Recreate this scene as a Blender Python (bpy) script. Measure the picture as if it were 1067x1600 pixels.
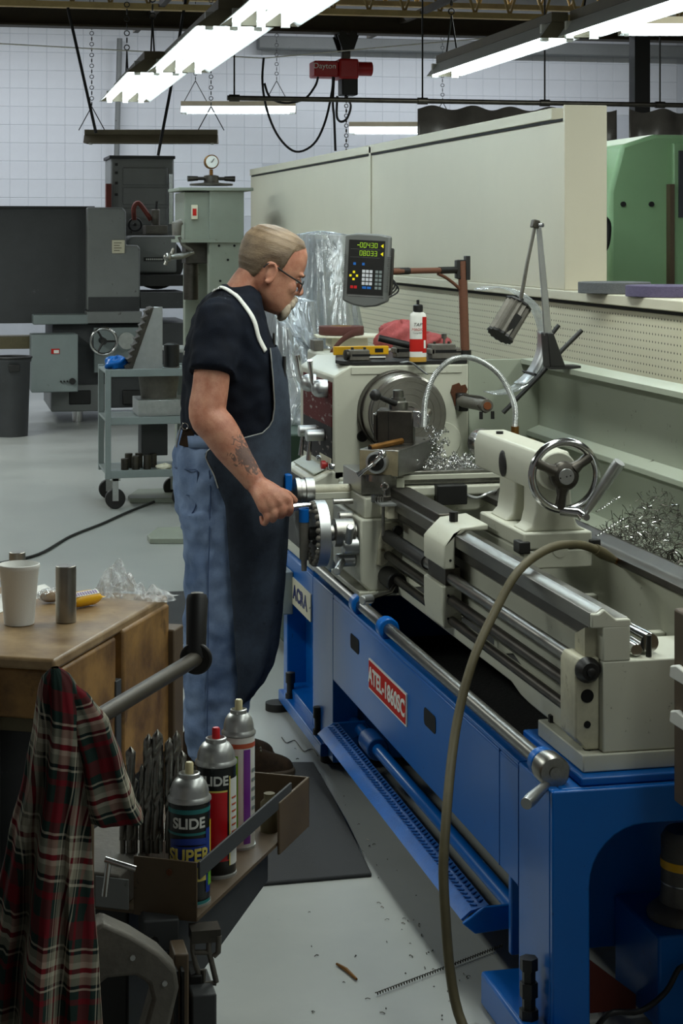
import bpy, bmesh, math, random
from mathutils import Vector, Matrix
random.seed(7)
for o in list(bpy.data.objects): bpy.data.objects.remove(o, do_unlink=True)
SC = bpy.context.scene
COL = SC.collection
PI = math.pi

# ------------------------------------------------------------------ camera
FPX, U0, V0, EYE = 2880.0, 533.5, 366.0, 1.68       # focal length in pixels, principal point, eye height
YAW = math.atan(638.0 / FPX)
SY, CY = math.sin(YAW), math.cos(YAW)
cam = bpy.data.cameras.new('camera')
cam.lens = FPX / 1600 * 36.0
cam.sensor_width = 36.0
cam.shift_y = -(800 - V0) / 1600.0
cam.clip_end = 200
camo = bpy.data.objects.new('camera', cam)
COL.objects.link(camo)
camo.location = (0, 0, EYE)
camo.rotation_euler = (PI / 2, 0, -YAW)
SC.camera = camo

# ------------------------------------------------------------------ light
w = bpy.data.worlds.new('world'); SC.world = w
w.use_nodes = True
bg = w.node_tree.nodes['Background']
bg.inputs[0].default_value = (0.70, 0.72, 0.70, 1)
bg.inputs[1].default_value = 0.14
def area(name, x, y, z, sx, sy, power, col=(0.93, 1.0, 0.93)):
    l = bpy.data.lights.new(name, 'AREA'); l.shape = 'RECTANGLE'
    l.size = sx; l.size_y = sy; l.energy = power; l.color = col
    o = bpy.data.objects.new(name, l); COL.objects.link(o); o.location = (x, y, z)
    return o
# the rows of fluorescent fixtures go on overhead, above the top of the frame
area('row_or_added_light', 1.45, 4.6, 2.62, 0.30, 2.3, 34)
area('row_or_added_light', -1.0, 5.6, 2.62, 0.30, 2.3, 42)
area('row_or_added_light', 1.50, 2.1, 2.62, 0.30, 2.3, 14)
area('row_or_added_light', 2.99, 4.9, 2.62, 0.26, 2.3, 24)
area('row_or_added_light', 2.99, 2.4, 2.62, 0.26, 2.3, 12)
area('row_or_added_light', -1.0, 9.5, 2.62, 0.26, 2.3, 40)
area('row_or_added_light', -1.0, 13.6, 2.62, 0.26, 2.3, 90)
area('row_or_added_light', -0.2, 18.3, 4.3, 4.5, 0.3, 140, (0.88, 0.94, 1.0))
area('row_or_added_light', 5.5, 18.3, 4.4, 4.5, 0.3, 128, (0.88, 0.94, 1.0))
area('row_or_added_light', 4.8, 11.4, 3.5, 2.3, 0.3, 80)  # added unseen lamp, outside the rows, to brighten curtain and green machine

SC.view_settings.view_transform = 'Standard'
SC.view_settings.look = 'None'
SC.view_settings.gamma = 1
SC.view_settings.use_curve_mapping = False
SC.view_settings.exposure = 0.0

# ------------------------------------------------------------------ helpers
def at(u, v, x=None, y=None, z=None, d=None):
    r = (u - U0) / FPX; up = (V0 - v) / FPX
    dx, dy, dz = SY + r * CY, CY - r * SY, up
    if d is not None: t = d
    elif z is not None: t = (z - EYE) / dz
    elif x is not None: t = x / dx
    else: t = y / dy
    return Vector((t * dx, t * dy, EYE + t * dz))
def lin(c):
    return tuple((q / 255 / 12.92) if q <= 10 else ((q / 255 + .055) / 1.055) ** 2.4 for q in c)

class MB:
    """collects shapes; build() links them as ONE mesh object"""
    def __init__(s): s.v = []; s.f = []; s.uv = {}
    def add(s, vs, fs):
        b = len(s.v); s.v += [Vector(q) for q in vs]; s.f += [tuple(b + i for i in f) for f in fs]; return s
    def box(s, x0, x1, y0, y1, z0, z1):
        return s.add([(x0,y0,z0),(x1,y0,z0),(x1,y1,z0),(x0,y1,z0),(x0,y0,z1),(x1,y0,z1),(x1,y1,z1),(x0,y1,z1)],
                     [(0,3,2,1),(4,5,6,7),(0,1,5,4),(1,2,6,5),(2,3,7,6),(3,0,4,7)])
    def obox(s, c, size, M=None):
        b = MB().box(-size[0]/2, size[0]/2, -size[1]/2, size[1]/2, -size[2]/2, size[2]/2)
        T = Matrix.Translation(Vector(c)) @ (M.to_4x4() if M else Matrix())
        return s.merge(b, T)
    def merge(s, o, M=None):
        b = len(s.v)
        s.v += [(M @ q) if M else q.copy() for q in o.v]; s.f += [tuple(b + i for i in f) for f in o.f]
        for k, q in o.uv.items(): s.uv[b + k] = q
        return s
    @staticmethod
    def frame(a):
        a = Vector(a).normalized()
        t = Vector((0,0,1)) if abs(a.z) < .9 else Vector((1,0,0))
        e = a.cross(t).normalized(); return e, a.cross(e).normalized()
    def cyl(s, p0, p1, r0, r1=None, n=20, cap=True):
        p0 = Vector(p0); p1 = Vector(p1); r1 = r0 if r1 is None else r1
        L = (p1 - p0).length
        return s.rev([(r0, 0), (r1, L)], p0, p1 - p0, n, cap)
    def rev(s, prof, p0, axis, n=24, cap=True):
        p0 = Vector(p0); a = Vector(axis).normalized(); e, g = s.frame(a)
        vs = []; fs = []
        for r, t in prof:
            for k in range(n):
                q = 2 * PI * k / n
                vs.append(p0 + a * t + (e * math.cos(q) + g * math.sin(q)) * max(r, 1e-5))
        m = len(prof)
        for i in range(m - 1):
            for k in range(n):
                k2 = (k + 1) % n
                fs.append((i*n+k, i*n+k2, (i+1)*n+k2, (i+1)*n+k))
        if cap:
            fs.append(tuple(range(n - 1, -1, -1))); fs.append(tuple((m-1)*n + k for k in range(n)))
        return s.add(vs, fs)
    def tube(s, pts, r, n=8, cap=True, smooth=0):
        pts = [Vector(p) for p in pts]
        if smooth: pts = spline(pts, smooth)
        rr = r if isinstance(r, (list, tuple)) else [r] * len(pts)
        if len(rr) != len(pts): rr = [rr[0] + (rr[-1] - rr[0]) * i / (len(pts) - 1) for i in range(len(pts))]
        t0 = (pts[1] - pts[0]).normalized(); e, g = s.frame(t0)
        vs = []; fs = []
        for i, p in enumerate(pts):
            t = (pts[min(i+1, len(pts)-1)] - pts[max(i-1, 0)]).normalized()
            e = (e - t * e.dot(t)).normalized(); g = t.cross(e)
            for k in range(n):
                q = 2 * PI * k / n; vs.append(p + (e * math.cos(q) + g * math.sin(q)) * rr[i])
        for i in range(len(pts) - 1):
            for k in range(n):
                k2 = (k + 1) % n; fs.append((i*n+k, i*n+k2, (i+1)*n+k2, (i+1)*n+k))
        if cap:
            fs.append(tuple(range(n - 1, -1, -1))); fs.append(tuple((len(pts)-1)*n + k for k in range(n)))
        return s.add(vs, fs)
    def prism(s, poly, ax, a0, a1):
        def P3(p, a): return {'x': (a, p[0], p[1]), 'y': (p[0], a, p[1]), 'z': (p[0], p[1], a)}[ax]
        n = len(poly)
        vs = [P3(p, a0) for p in poly] + [P3(p, a1) for p in poly]
        fs = [tuple(range(n)), tuple(range(2*n-1, n-1, -1))] + [(i, n+i, n+(i+1)%n, (i+1)%n) for i in range(n)]
        return s.add(vs, fs)
    def sph(s, c, r, n=16, m=10):
        r = r if isinstance(r, (tuple, list)) else (r, r, r); c = Vector(c)
        vs = []; fs = []
        for i in range(m + 1):
            t = PI * i / m
            for k in range(n):
                q = 2 * PI * k / n
                vs.append(c + Vector((r[0]*max(math.sin(t),1e-4)*math.cos(q), r[1]*max(math.sin(t),1e-4)*math.sin(q), r[2]*math.cos(t))))
        for i in range(m):
            for k in range(n):
                k2 = (k+1) % n; fs.append((i*n+k, (i+1)*n+k, (i+1)*n+k2, i*n+k2))
        return s.add(vs, fs)
    def torus(s, c, axis, R, r, n=32, m=10, r2=None):
        c = Vector(c); a = Vector(axis).normalized(); e, g = s.frame(a); r2 = r2 or r
        vs = []; fs = []
        for i in range(n):
            q = 2*PI*i/n; d = e*math.cos(q) + g*math.sin(q)
            for k in range(m):
                t = 2*PI*k/m; vs.append(c + d*(R + r*math.cos(t)) + a*(r2*math.sin(t)))
        for i in range(n):
            for k in range(m):
                i2=(i+1)%n; k2=(k+1)%m; fs.append((i*m+k, i2*m+k, i2*m+k2, i*m+k2))
        return s.add(vs, fs)
    def loft(s, rings, cap=True, closed=True):
        n = len(rings[0]); b = len(s.v); fs = []
        for i in range(len(rings) - 1):
            for k in range(n if closed else n - 1):
                k2 = (k+1) % n; fs.append((i*n+k, i*n+k2, (i+1)*n+k2, (i+1)*n+k))
        if cap and closed:
            fs.append(tuple(range(n-1, -1, -1))); fs.append(tuple((len(rings)-1)*n + k for k in range(n)))
        return s.add([q for r in rings for q in r], fs)
    def grid(s, fn, nu, nv, uvs=None):
        b = len(s.v); vs = []; fs = []
        for i in range(nu + 1):
            for j in range(nv + 1):
                vs.append(fn(i/nu, j/nv))
                if uvs: s.uv[b + i*(nv+1) + j] = uvs(i/nu, j/nv)
        for i in range(nu):
            for j in range(nv):
                k = i*(nv+1)+j; fs.append((k, k+nv+1, k+nv+2, k+1))
        return s.add(vs, fs)
    def mesh(s, name, smooth=48, recalc=True):
        me = bpy.data.meshes.new(name)
        me.from_pydata([tuple(q) for q in s.v], [], s.f)
        if s.uv:
            ul = me.uv_layers.new(name='UVMap')
            for lp in me.loops: ul.data[lp.index].uv = s.uv.get(lp.vertex_index, (0, 0))
        if recalc:
            bm = bmesh.new(); bm.from_mesh(me); bmesh.ops.recalc_face_normals(bm, faces=bm.faces); bm.to_mesh(me); bm.free()
        if smooth:
            me.shade_smooth(); me.set_sharp_from_angle(angle=math.radians(smooth))
        return me
    def build(s, name, m, parent=None, bev=0, smooth=48, solid=0, subs=0, local=False, voxel=0, relax=0, seg=2):
        o = bpy.data.objects.new(name, s.mesh(name, smooth)); COL.objects.link(o)
        if m: o.data.materials.append(m)
        if parent is not None: attach(o, parent, local)
        if voxel:
            q = o.modifiers.new('remesh', 'REMESH'); q.mode = 'VOXEL'; q.voxel_size = voxel; q.use_smooth_shade = True
        if relax:
            q = o.modifiers.new('smooth', 'SMOOTH'); q.iterations = relax; q.factor = .5
        if solid:
            q = o.modifiers.new('solid', 'SOLIDIFY'); q.thickness = solid; q.offset = 0
        if bev:
            q = o.modifiers.new('bevel', 'BEVEL'); q.width = bev; q.segments = seg; q.limit_method = 'ANGLE'; q.angle_limit = math.radians(40); q.harden_normals = False
        if subs:
            q = o.modifiers.new('sub', 'SUBSURF'); q.levels = subs; q.render_levels = subs
        return o
WLOC = {}
def attach(o, parent, local=False):
    o.parent = parent
    if not local: o.location = -WLOC.get(parent.name, Vector((0, 0, 0)))
    # parts are written in world coordinates; their own parts sit on them without an offset
    WLOC[o.name] = Vector((0, 0, 0))
def spline(pts, k=6):
    pts = [Vector(p) for p in pts]; out = []
    for i in range(len(pts) - 1):
        a = pts[max(i-1, 0)]; b = pts[i]; c = pts[i+1]; d = pts[min(i+2, len(pts)-1)]
        for j in range(k):
            t = j / k
            out.append(.5*((2*b) + (c-a)*t + (2*a-5*b+4*c-d)*t*t + (3*b-a-3*c+d)*t*t*t))
    out.append(pts[-1]); return out
def interp(tab, z):
    """piecewise smooth lookup: tab = [(z, a, b, ..)] with rising z"""
    if z <= tab[0][0]: return tab[0][1:]
    for p, q in zip(tab, tab[1:]):
        if z <= q[0]:
            t = (z - p[0]) / (q[0] - p[0]); t = t*t*(3-2*t)*.5 + t*.5
            return tuple(i + (j - i) * t for i, j in zip(p[1:], q[1:]))
    return tab[-1][1:]
def tag(o, label, cat=None, group=None, kind=None):
    if label: o['label'] = label
    if cat: o['category'] = cat
    if group: o['group'] = group
    if kind: o['kind'] = kind
    return o
def thing(name, label, cat, loc=(0,0,0), rz=0, group=None):
    o = bpy.data.objects.new(name, None); COL.objects.link(o); o.empty_display_size = .05
    o.location = loc; o.rotation_euler = (0, 0, rz); WLOC[o.name] = Vector(loc)
    return tag(o, label, cat, group)
def copy_tree(o, parent=None):
    c = o.copy(); COL.objects.link(c)
    if parent is not None: c.parent = parent
    for ch in [q for q in bpy.data.objects if q.parent == o]: copy_tree(ch, c)
    return c
def rounded(x0, x1, z0, z1, r, k=4):
    out = []
    for cx, cz, a in ((x1-r, z1-r, 0), (x0+r, z1-r, 90), (x0+r, z0+r, 180), (x1-r, z0+r, 270)):
        for i in range(k+1):
            q = math.radians(a + 90*i/k); out.append((cx + r*math.cos(q), cz + r*math.sin(q)))
    return out

# ------------------------------------------------------------------ materials
def mat(name, rgb, rough=.5, metal=0, var=.12, scale=6, bump=0, bscale=60, rgb2=None, spots=0, sscale=25, srgb=(40,34,26), coat=0, emit=0, stretch=None, spec=None):
    m = bpy.data.materials.new(name); m.use_nodes = True
    N = m.node_tree.nodes; L = m.node_tree.links; b = N['Principled BSDF']
    c1 = lin(rgb); c2 = lin(rgb2) if rgb2 else tuple(q * (1 - var) for q in c1)
    tc = N.new('ShaderNodeTexCoord'); src = tc.outputs['Object']
    if stretch:
        mp = N.new('ShaderNodeMapping'); mp.inputs['Scale'].default_value = stretch; L.new(src, mp.inputs[0]); src = mp.outputs[0]
    if var or rgb2:
        nz = N.new('ShaderNodeTexNoise'); nz.inputs['Scale'].default_value = scale; nz.inputs['Detail'].default_value = 6; nz.inputs['Roughness'].default_value = .65
        L.new(src, nz.inputs['Vector'])
        cr = N.new('ShaderNodeValToRGB'); cr.color_ramp.elements[0].position = .35; cr.color_ramp.elements[1].position = .65
        cr.color_ramp.elements[0].color = (*c2, 1); cr.color_ramp.elements[1].color = (*c1, 1)
        L.new(nz.outputs['Fac'], cr.inputs[0]); out = cr.outputs[0]
        if spots:
            n2 = N.new('ShaderNodeTexNoise'); n2.inputs['Scale'].default_value = sscale; n2.inputs['Detail'].default_value = 8; n2.inputs['Roughness'].default_value = .7
            L.new(src, n2.inputs['Vector'])
            r2 = N.new('ShaderNodeValToRGB'); r2.color_ramp.elements[0].position = .66 - spots*.2; r2.color_ramp.elements[1].position = .74 - spots*.12
            mx = N.new('ShaderNodeMix'); mx.data_type = 'RGBA'
            L.new(n2.outputs['Fac'], r2.inputs[0]); L.new(r2.outputs[0], mx.inputs[0]); L.new(out, mx.inputs[6]); mx.inputs[7].default_value = (*lin(srgb), 1)
            out = mx.outputs[2]
        L.new(out, b.inputs['Base Color'])
        rr = N.new('ShaderNodeMapRange'); rr.inputs[3].default_value = max(rough - .08, .03); rr.inputs[4].default_value = min(rough + .1, 1)
        L.new(nz.outputs['Fac'], rr.inputs[0]); L.new(rr.outputs[0], b.inputs['Roughness'])
    else:
        b.inputs['Base Color'].default_value = (*c1, 1); b.inputs['Roughness'].default_value = rough
    b.inputs['Metallic'].default_value = metal
    if spec is not None: b.inputs['Specular IOR Level'].default_value = spec
    if coat: b.inputs['Coat Weight'].default_value = coat; b.inputs['Coat Roughness'].default_value = .15
    if emit: b.inputs['Emission Color'].default_value = (*c1, 1); b.inputs['Emission Strength'].default_value = emit
    if bump:
        n3 = N.new('ShaderNodeTexNoise'); n3.inputs['Scale'].default_value = bscale; n3.inputs['Detail'].default_value = 4
        L.new(src, n3.inputs['Vector'])
        bp = N.new('ShaderNodeBump'); bp.inputs['Strength'].default_value = bump; bp.inputs['Distance'].default_value = .004
        L.new(n3.outputs['Fac'], bp.inputs['Height']); L.new(bp.outputs[0], b.inputs['Normal'])
    return m
M = {}
def D(name, *a, **k): M[name] = mat(name, *a, **k)
D('blue', (0, 96, 180), .36, var=.10, scale=2.5, coat=.10, spots=.06, sscale=30, srgb=(20,40,70), spec=.28)
D('bluedark', (4, 88, 168), .45, var=.25, scale=12, bump=.2, bscale=150)
D('cream', (198, 198, 182), .42, var=.07, scale=4, spots=.08, sscale=40, srgb=(70,64,48))
D('creamdirty', (196, 192, 168), .5, var=.3, scale=14, spots=.35, sscale=14, srgb=(84,72,46))
D('pale', (162, 168, 152), .45, var=.08, scale=3, spots=.1, sscale=30, srgb=(80,80,68))
D('beige', (196, 190, 170), .55, var=.06, scale=2, bump=.15, bscale=8)
D('steel', (150, 148, 142), .32, 1, var=.2, scale=20, stretch=(4, .6, 4))
D('steeldark', (92, 88, 82), .42, 1, var=.35, scale=14)
D('chrome', (205, 205, 205), .16, 1, var=.1, scale=30)
D('turned', (168, 164, 156), .30, .9, var=.25, scale=8)
D('handle', (84, 78, 68), .5, .4, var=.3, scale=20)
D('castgrey', (112, 108, 100), .55, .35, var=.3, scale=20, bump=.2, bscale=120)
D('black', (22, 21, 20), .5, var=.3, scale=20)
D('blackpan', (15, 14, 13), .85, var=.5, scale=40, bump=.8, bscale=90, spots=.05, sscale=160, srgb=(80,80,76))
D('hole', (6, 6, 6), .9, var=0)
D('rubber', (46, 47, 49), .85, var=.12, scale=30, bump=.4, bscale=500)
D('greycab', (128, 138, 138), .5, var=.1, scale=3, spots=.08)
D('grinder', (124, 127, 126), .5, var=.15, scale=3, spots=.12, sscale=12)
D('grinderdark', (62, 64, 66), .6, var=.35, scale=2, spots=.1, sscale=10, srgb=(90,92,94))
D('green', (138, 172, 126), .42, var=.08, scale=2)
D('palegreen', (140, 146, 132), .5, var=.12, scale=4, spots=.15, sscale=10, srgb=(90,80,60))
D('darkgreen', (44, 66, 50), .55, var=.1)
D('rust', (92, 52, 28), .9, var=.4, scale=40, bump=.5)
D('copper', (150, 92, 60), .45, .8, var=.3)
D('stained', (158, 146, 118), .5, .3, var=.3, scale=20, spots=.2, srgb=(96,72,40))
D('brass', (132, 92, 44), .45, .8, var=.35, scale=30)
D('red', (172, 24, 26), .4, var=.1)
D('redplate', (190, 40, 34), .6, var=.12, scale=10, spec=.12)
D('white', (232, 232, 226), .5, var=.04)
D('offwhite', (214, 208, 184), .5, var=.08, scale=10)
D('navy', (24, 34, 96), .5, var=0)
D('yellow', (236, 178, 16), .4, var=.08)
D('brownpaint', (88, 72, 52), .55, var=.2, scale=14, spots=.1)
D('redbrown', (110, 44, 32), .6, var=.2)
D('olive', (92, 84, 58), .6, var=.2, scale=30)
D('gal', (188, 190, 188), .36, .75, var=.15, scale=30)
D('aluminium', (184, 186, 186), .35, .9, var=.12, scale=20)
D('floorblack', (34, 34, 36), .7, var=.2)
D('curtain', (84, 80, 76), .32, var=.3, scale=5)
D('beam', (64, 56, 44), .7, var=.25)
D('joist', (206, 178, 122), .7, var=.25)
D('ceiling', (70, 66, 58), .9, var=.2)
D('fixture', (120, 112, 92), .6, var=.2)
D('reflector', (236, 238, 236), .5, var=.02)
D('cable', (20, 20, 22), .5, var=0)
D('abrasive', (96, 98, 100), .95, var=.2, scale=120, bump=.6, bscale=300)
D('abrasive2', (92, 84, 112), .95, var=.2, scale=120, bump=.6, bscale=300)
D('emery', (98, 58, 52), .9, var=.15, scale=80, bump=.3, bscale=400)
D('cardboard', (150, 116, 72), .8, var=.15)
D('paper', (226, 222, 200), .8, var=.04)
D('rag', (184, 92, 92), .95, var=.25, scale=40, bump=.5, bscale=250)
D('tape', (112, 70, 50), .6, var=.25, scale=60, stretch=(1, 1, 8))
D('drogrey', (104, 106, 104), .5, var=.05)
D('foam', (240, 240, 236), .7, var=.02, bump=.1, bscale=400)
D('tubeglow', (235, 246, 255), .5, var=0, emit=7)
D('foot', (30, 28, 26), .7, var=.2)
def wood():
    m = mat('wood', (152, 114, 62), .5, var=.5, scale=9, rgb2=(92, 64, 34), spots=.5, sscale=7, srgb=(58,38,20), bump=.15, bscale=40, stretch=(1, 1, 1))
    return m
M['wood'] = wood()
M['woodtop'] = mat('woodtop', (164, 138, 102), .40, var=.3, scale=11, rgb2=(122, 96, 64), spots=.2, sscale=12, srgb=(84,62,40), bump=.08, bscale=60)
# ------------------------------------------------------------------ the setting
def floor_mat():
    m = mat('floorpaint', (166, 168, 164), .30, var=.10, scale=.9, rgb2=(150, 153, 150), spots=.10, sscale=5, srgb=(112,114,108))
    return m
M['floor'] = floor_mat()
def struct(o, label=None): o['kind'] = 'structure'; return o
struct(MB().box(-8, 11, -3, 20.7, -.1, 0).build('floor', M['floor'], smooth=0))
struct(MB().box(-8, 11, -3, 20.7, 4.9, 5.0).build('ceiling', M['ceiling'], smooth=0))
M['mortar'] = mat('mortar', (196, 200, 206), .8, var=.06)
M['block'] = mat('block', (214, 217, 222), .55, var=.06, scale=3, bump=.1, bscale=30)
YB = 20.5
wb = struct(MB().box(-8, 11, YB, YB + .2, 0, 4.9).build('wall_back', M['mortar'], smooth=0))
bm_ = MB().box(-.098, .098, -.004, .01, -.098, .098)
proto = bm_.build('block', M['block'], smooth=0)
bme = proto.data
q = proto.modifiers.new('bevel', 'BEVEL'); q.width = .003; q.segments = 1
first = True
for i in range(-2, 41):
    for j in range(0, 13):
        x = .52 + i * .2; z = 1.78 + j * .2
        d = x * SY + YB * CY; u = U0 + FPX * (x * CY - YB * SY) / d; v = V0 - FPX * (z - EYE) / d
        if u < -20 or u > 1085 or v > 352 or v < 34: continue
        if u > 665 and v > 190: continue
        if u > 400 and v > 265: continue
        b = proto if first else proto.copy()
        if not first: COL.objects.link(b)
        first = False
        b.parent = wb; b.location = (x, YB, z)

# pegboard material: one-inch grid of punched holes
def pegboard():
    m = mat('pegboard', (196, 190, 166), .6, var=.07, scale=2)
    N = m.node_tree.nodes; L = m.node_tree.links; b = N['Principled BSDF']
    old = b.inputs['Base Color'].links[0].from_socket
    tc = N.new('ShaderNodeTexCoord'); sp = N.new('ShaderNodeSeparateXYZ'); L.new(tc.outputs['Object'], sp.inputs[0])
    def cell(s):
        a = N.new('ShaderNodeMath'); a.operation = 'MULTIPLY'; a.inputs[1].default_value = 1/.0254; L.new(s, a.inputs[0])
        f = N.new('ShaderNodeMath'); f.operation = 'FRACT'; L.new(a.outputs[0], f.inputs[0])
        g = N.new('ShaderNodeMath'); g.operation = 'SUBTRACT'; g.inputs[1].default_value = .5; L.new(f.outputs[0], g.inputs[0])
        p = N.new('ShaderNodeMath'); p.operation = 'POWER'; p.inputs[1].default_value = 2; L.new(g.outputs[0], p.inputs[0]); return p.outputs[0]
    s = N.new('ShaderNodeMath'); s.operation = 'ADD'; L.new(cell(sp.outputs['Y']), s.inputs[0]); L.new(cell(sp.outputs['Z']), s.inputs[1])
    lt = N.new('ShaderNodeMath'); lt.operation = 'LESS_THAN'; lt.inputs[1].default_value = .020; L.new(s.outputs[0], lt.inputs[0])
    mx = N.new('ShaderNodeMix'); mx.data_type = 'RGBA'; L.new(lt.outputs[0], mx.inputs[0]); L.new(old, mx.inputs[6]); mx.inputs[7].default_value = (.02, .018, .014, 1)
    L.new(mx.outputs[2], b.inputs['Base Color']); return m
M['pegboard'] = pegboard()
pw = struct(MB().box(2.26, 2.34, 2.6, 13.2, 0, 1.44).build('wall_partition', M['pegboard'], smooth=0))
MB().box(2.235, 2.60, 2.6, 13.2, 1.44, 1.476).build('ledge', M['beige'], pw, bev=.004)
up = MB().box(2.25, 2.39, 6.37, 13.2, 1.476, 2.10).build('upper_panel', M['beige'], pw, bev=.003)
MB().box(2.243, 2.40, 6.52, 13.2, 2.105, 2.15).build('cap_board', M['beige'], pw, bev=.004)
MB().box(2.236, 2.40, 6.355, 6.372, 1.476, 2.15).build('end_board', M['beige'], pw, bev=.003)
MB().box(2.243, 2.251, 9.42, 9.46, 1.476, 2.14).build('seam_strip', M['beige'], pw)
MB().box(2.2455, 2.2505, 6.40, 13.15, 2.094, 2.104).build('shadow_joint', M['hole'], pw)
MB().box(2.25, 2.262, 2.6, 13.2, 1.428, 1.441).build('pegboard_gap', M['hole'], pw)

# overhead steel
be = MB()
be.box(-6, 11, 16.25, 16.45, 3.50, 3.515).box(-6, 11, 16.34, 16.36, 3.51, 3.66).box(-6, 11, 16.25, 16.45, 3.655, 3.67)
tag(be.build('steel_beam', M['beam']), 'long dark steel I-beam carrying the red hoist', 'beam')
tag(MB().box(at(405, 68, y=20.3).x, 11, 20.3, 20.484, 3.76, 3.90).build('cable_duct', M['grinder'], bev=.01), 'grey boxed duct running along the wall behind the steel beam', 'duct')
def joist(y, z, label):
    t = thing('bar_joist', label, 'joist', (2, y, z))
    MB().box(-6, 11, y-.05, y+.05, z, z+.05).build('bottom_chord', M['joist'], t)
    MB().box(-6, 11, y-.05, y+.05, z+.5, z+.55).build('top_chord', M['joist'], t)
    n = 0
    x = .5
    while x < 7.5:
        MB().cyl((x, y, z+.03), (x+.16, y, z+.52), .012, n=6).build('web_rod', M['joist'], t)
        MB().cyl((x+.16, y, z+.52), (x+.32, y, z+.03), .012, n=6).build('web_rod', M['joist'], t)
        x += .32
joist(15.6, 3.58, 'ochre open-web joist nearest above the red hoist')
joist(17.6, 3.92, 'ochre open-web joist farther back, above the dark beam')
for i, (x, lab) in enumerate(((1.86, 'thin steel brace between joists above the wall conduit'), (4.15, 'thin steel brace between joists right of the red hoist'))):
    tag(MB().box(x, x+.05, 9.5, 17.6, 3.60, 3.65).build('bridging_angle', M['beam']), lab, 'brace')
tag(MB().tube([at(187, 60, y=20.4), at(180, 330, y=20.4)], .03, 8).build('wall_conduit', M['grinder']), 'grey vertical conduit pipe on the white block wall', 'conduit')
tag(MB().box(5.88, 6.02, 14.9, 15.04, 0, 3.5).build('steel_column', M['black'], bev=.004), 'dark square steel column rising behind the curtain', 'column')

# ------------------------------------------------------------------ light fixtures
def fixture(c, L, rz, ntube, lit, wid, label, chains, tm=None, group=None):
    t = thing('fluorescent_fixture', label, 'light fixture', c, rz, group)
    h = wid/2
    prof = [(-h, 0), (-h*.45, .075), (h*.45, .075), (h, 0), (h-.004, -.001), (h*.44, .07), (-h*.44, .07), (-h+.004, -.001)]
    MB().prism([(a, b) for a, b in prof], 'y', -L/2, L/2).build('reflector', M['reflector'] if lit else M['fixture'], t, local=True)
    MB().box(-h*.42, h*.42, -L/2, L/2, .076, .125).build('housing', M['fixture'], t, local=True, bev=.003)
    for s in (-1, 1):
        MB().prism([(-h, 0), (-h*.45, .075), (h*.45, .075), (h, 0)], 'y', s*L/2-.002, s*L/2+.002).build('end_plate', M['fixture'], t, local=True)
    for k in range(ntube):
        x = (k - (ntube-1)/2) * (wid*.62/max(ntube-1, 1) if ntube > 1 else 0)
        MB().cyl((x, -L/2+.05, .015), (x, L/2-.05, .015), .019, n=14).build('tube', tm if lit else M['fixture'], t, local=True)
        for s in (-1, 1):
            MB().box(x-.018, x+.018, s*(L/2-.05)-.014, s*(L/2-.05)+.014, -.012, .07).build('socket', M['white'], t, local=True)
    for (cy, top) in chains:
        b = MB()
        b.tube([(0, cy-.12, .12), (0, cy, .34)], .005, 6).tube([(0, cy+.12, .12), (0, cy, .34)], .005, 6)
        top = max(top, 4.88 - c[2])
        n = int((top-.34)/.05)
        for i in range(n):
            b.torus((0, cy, .34 + .05*(i+.5)), (1, 0, 0) if i % 2 else (0, 1, 0), .018, .004, 8, 5)
        b.build('chain', M['black'], t, local=True)
    return t
M['glow1'] = mat('glow1', (228, 244, 250), .5, var=0, emit=11)
fixture((1.30, 11.9, 2.62), 2.4, -.022, 3, True, .36, 'long lit fluorescent fixture in the left row, its far end nearest the unlit fixture', [(-.9, 1.2), (1.0, 1.2)], M['glow1'])
fixture((1.36, 9.45, 2.62), 2.4, -.022, 3, True, .36, 'long lit fluorescent fixture in the left row, cut off by the top of the picture', [(-.9, 1.2)], M['glow1'])
fixture((2.95, 9.5, 2.62), 2.2, -.015, 2, True, .20, 'lit fluorescent fixture in the right row, its far end above the black curtain', [(.9, 1.2)], M['glow1'])
fixture((2.99, 7.25, 2.62), 2.2, -.015, 2, True, .20, 'lit fluorescent fixture in the right row, at the top right corner', [(.9, 1.2)], M['glow1'])
fixture((1.41, 7.0, 2.62), 2.4, -.022, 3, True, .36, 'nearest lit fluorescent fixture in the left row, mostly above the picture', [(-.9, 1.2)], M['glow1'])
a, b = at(133, 222, d=17.0), at(340, 226, d=17.0)
fixture((a+b)/2, (b-a).length, PI/2 + YAW*-1 + .0, 1, False, .22, 'unlit dark fluorescent fixture hanging in front of the block wall', [(-.55, 1.1), (.55, 1.1)])
a, b = at(283, 178, d=19.3), at(462, 176, d=19.3)
fixture((a+b)/2, (b-a).length, PI/2 - YAW, 1, True, .24, 'short lit fixture near the wall, left of the hoist cables', [(-.4, 1.0), (.45, 1.0)], M['glow1'])
a, b = at(545, 210, d=19.6), at(720, 208, d=19.6)
fixture((a+b)/2, (b-a).length, PI/2 - YAW, 1, True, .2, 'short lit fixture near the wall, half hidden by the black curtain', [(-.4, 1.0)], M['glow1'])
a, b = at(455, 40, d=19.3), at(800, 42, d=19.3)
fixture((a+b)/2, (b-a).length, PI/2 - YAW, 1, True, .16, 'long lit fixture high up between the joist and the dark beam', [], M['glow1'])
a, b = at(968, 52, d=13.0), at(1100, 56, d=13.0)
fixture((a+b)/2, (b-a).length, PI/2 - YAW, 1, True, .16, 'lit fixture high up at the right edge beside the dark column', [], M['glow1'])

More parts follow.
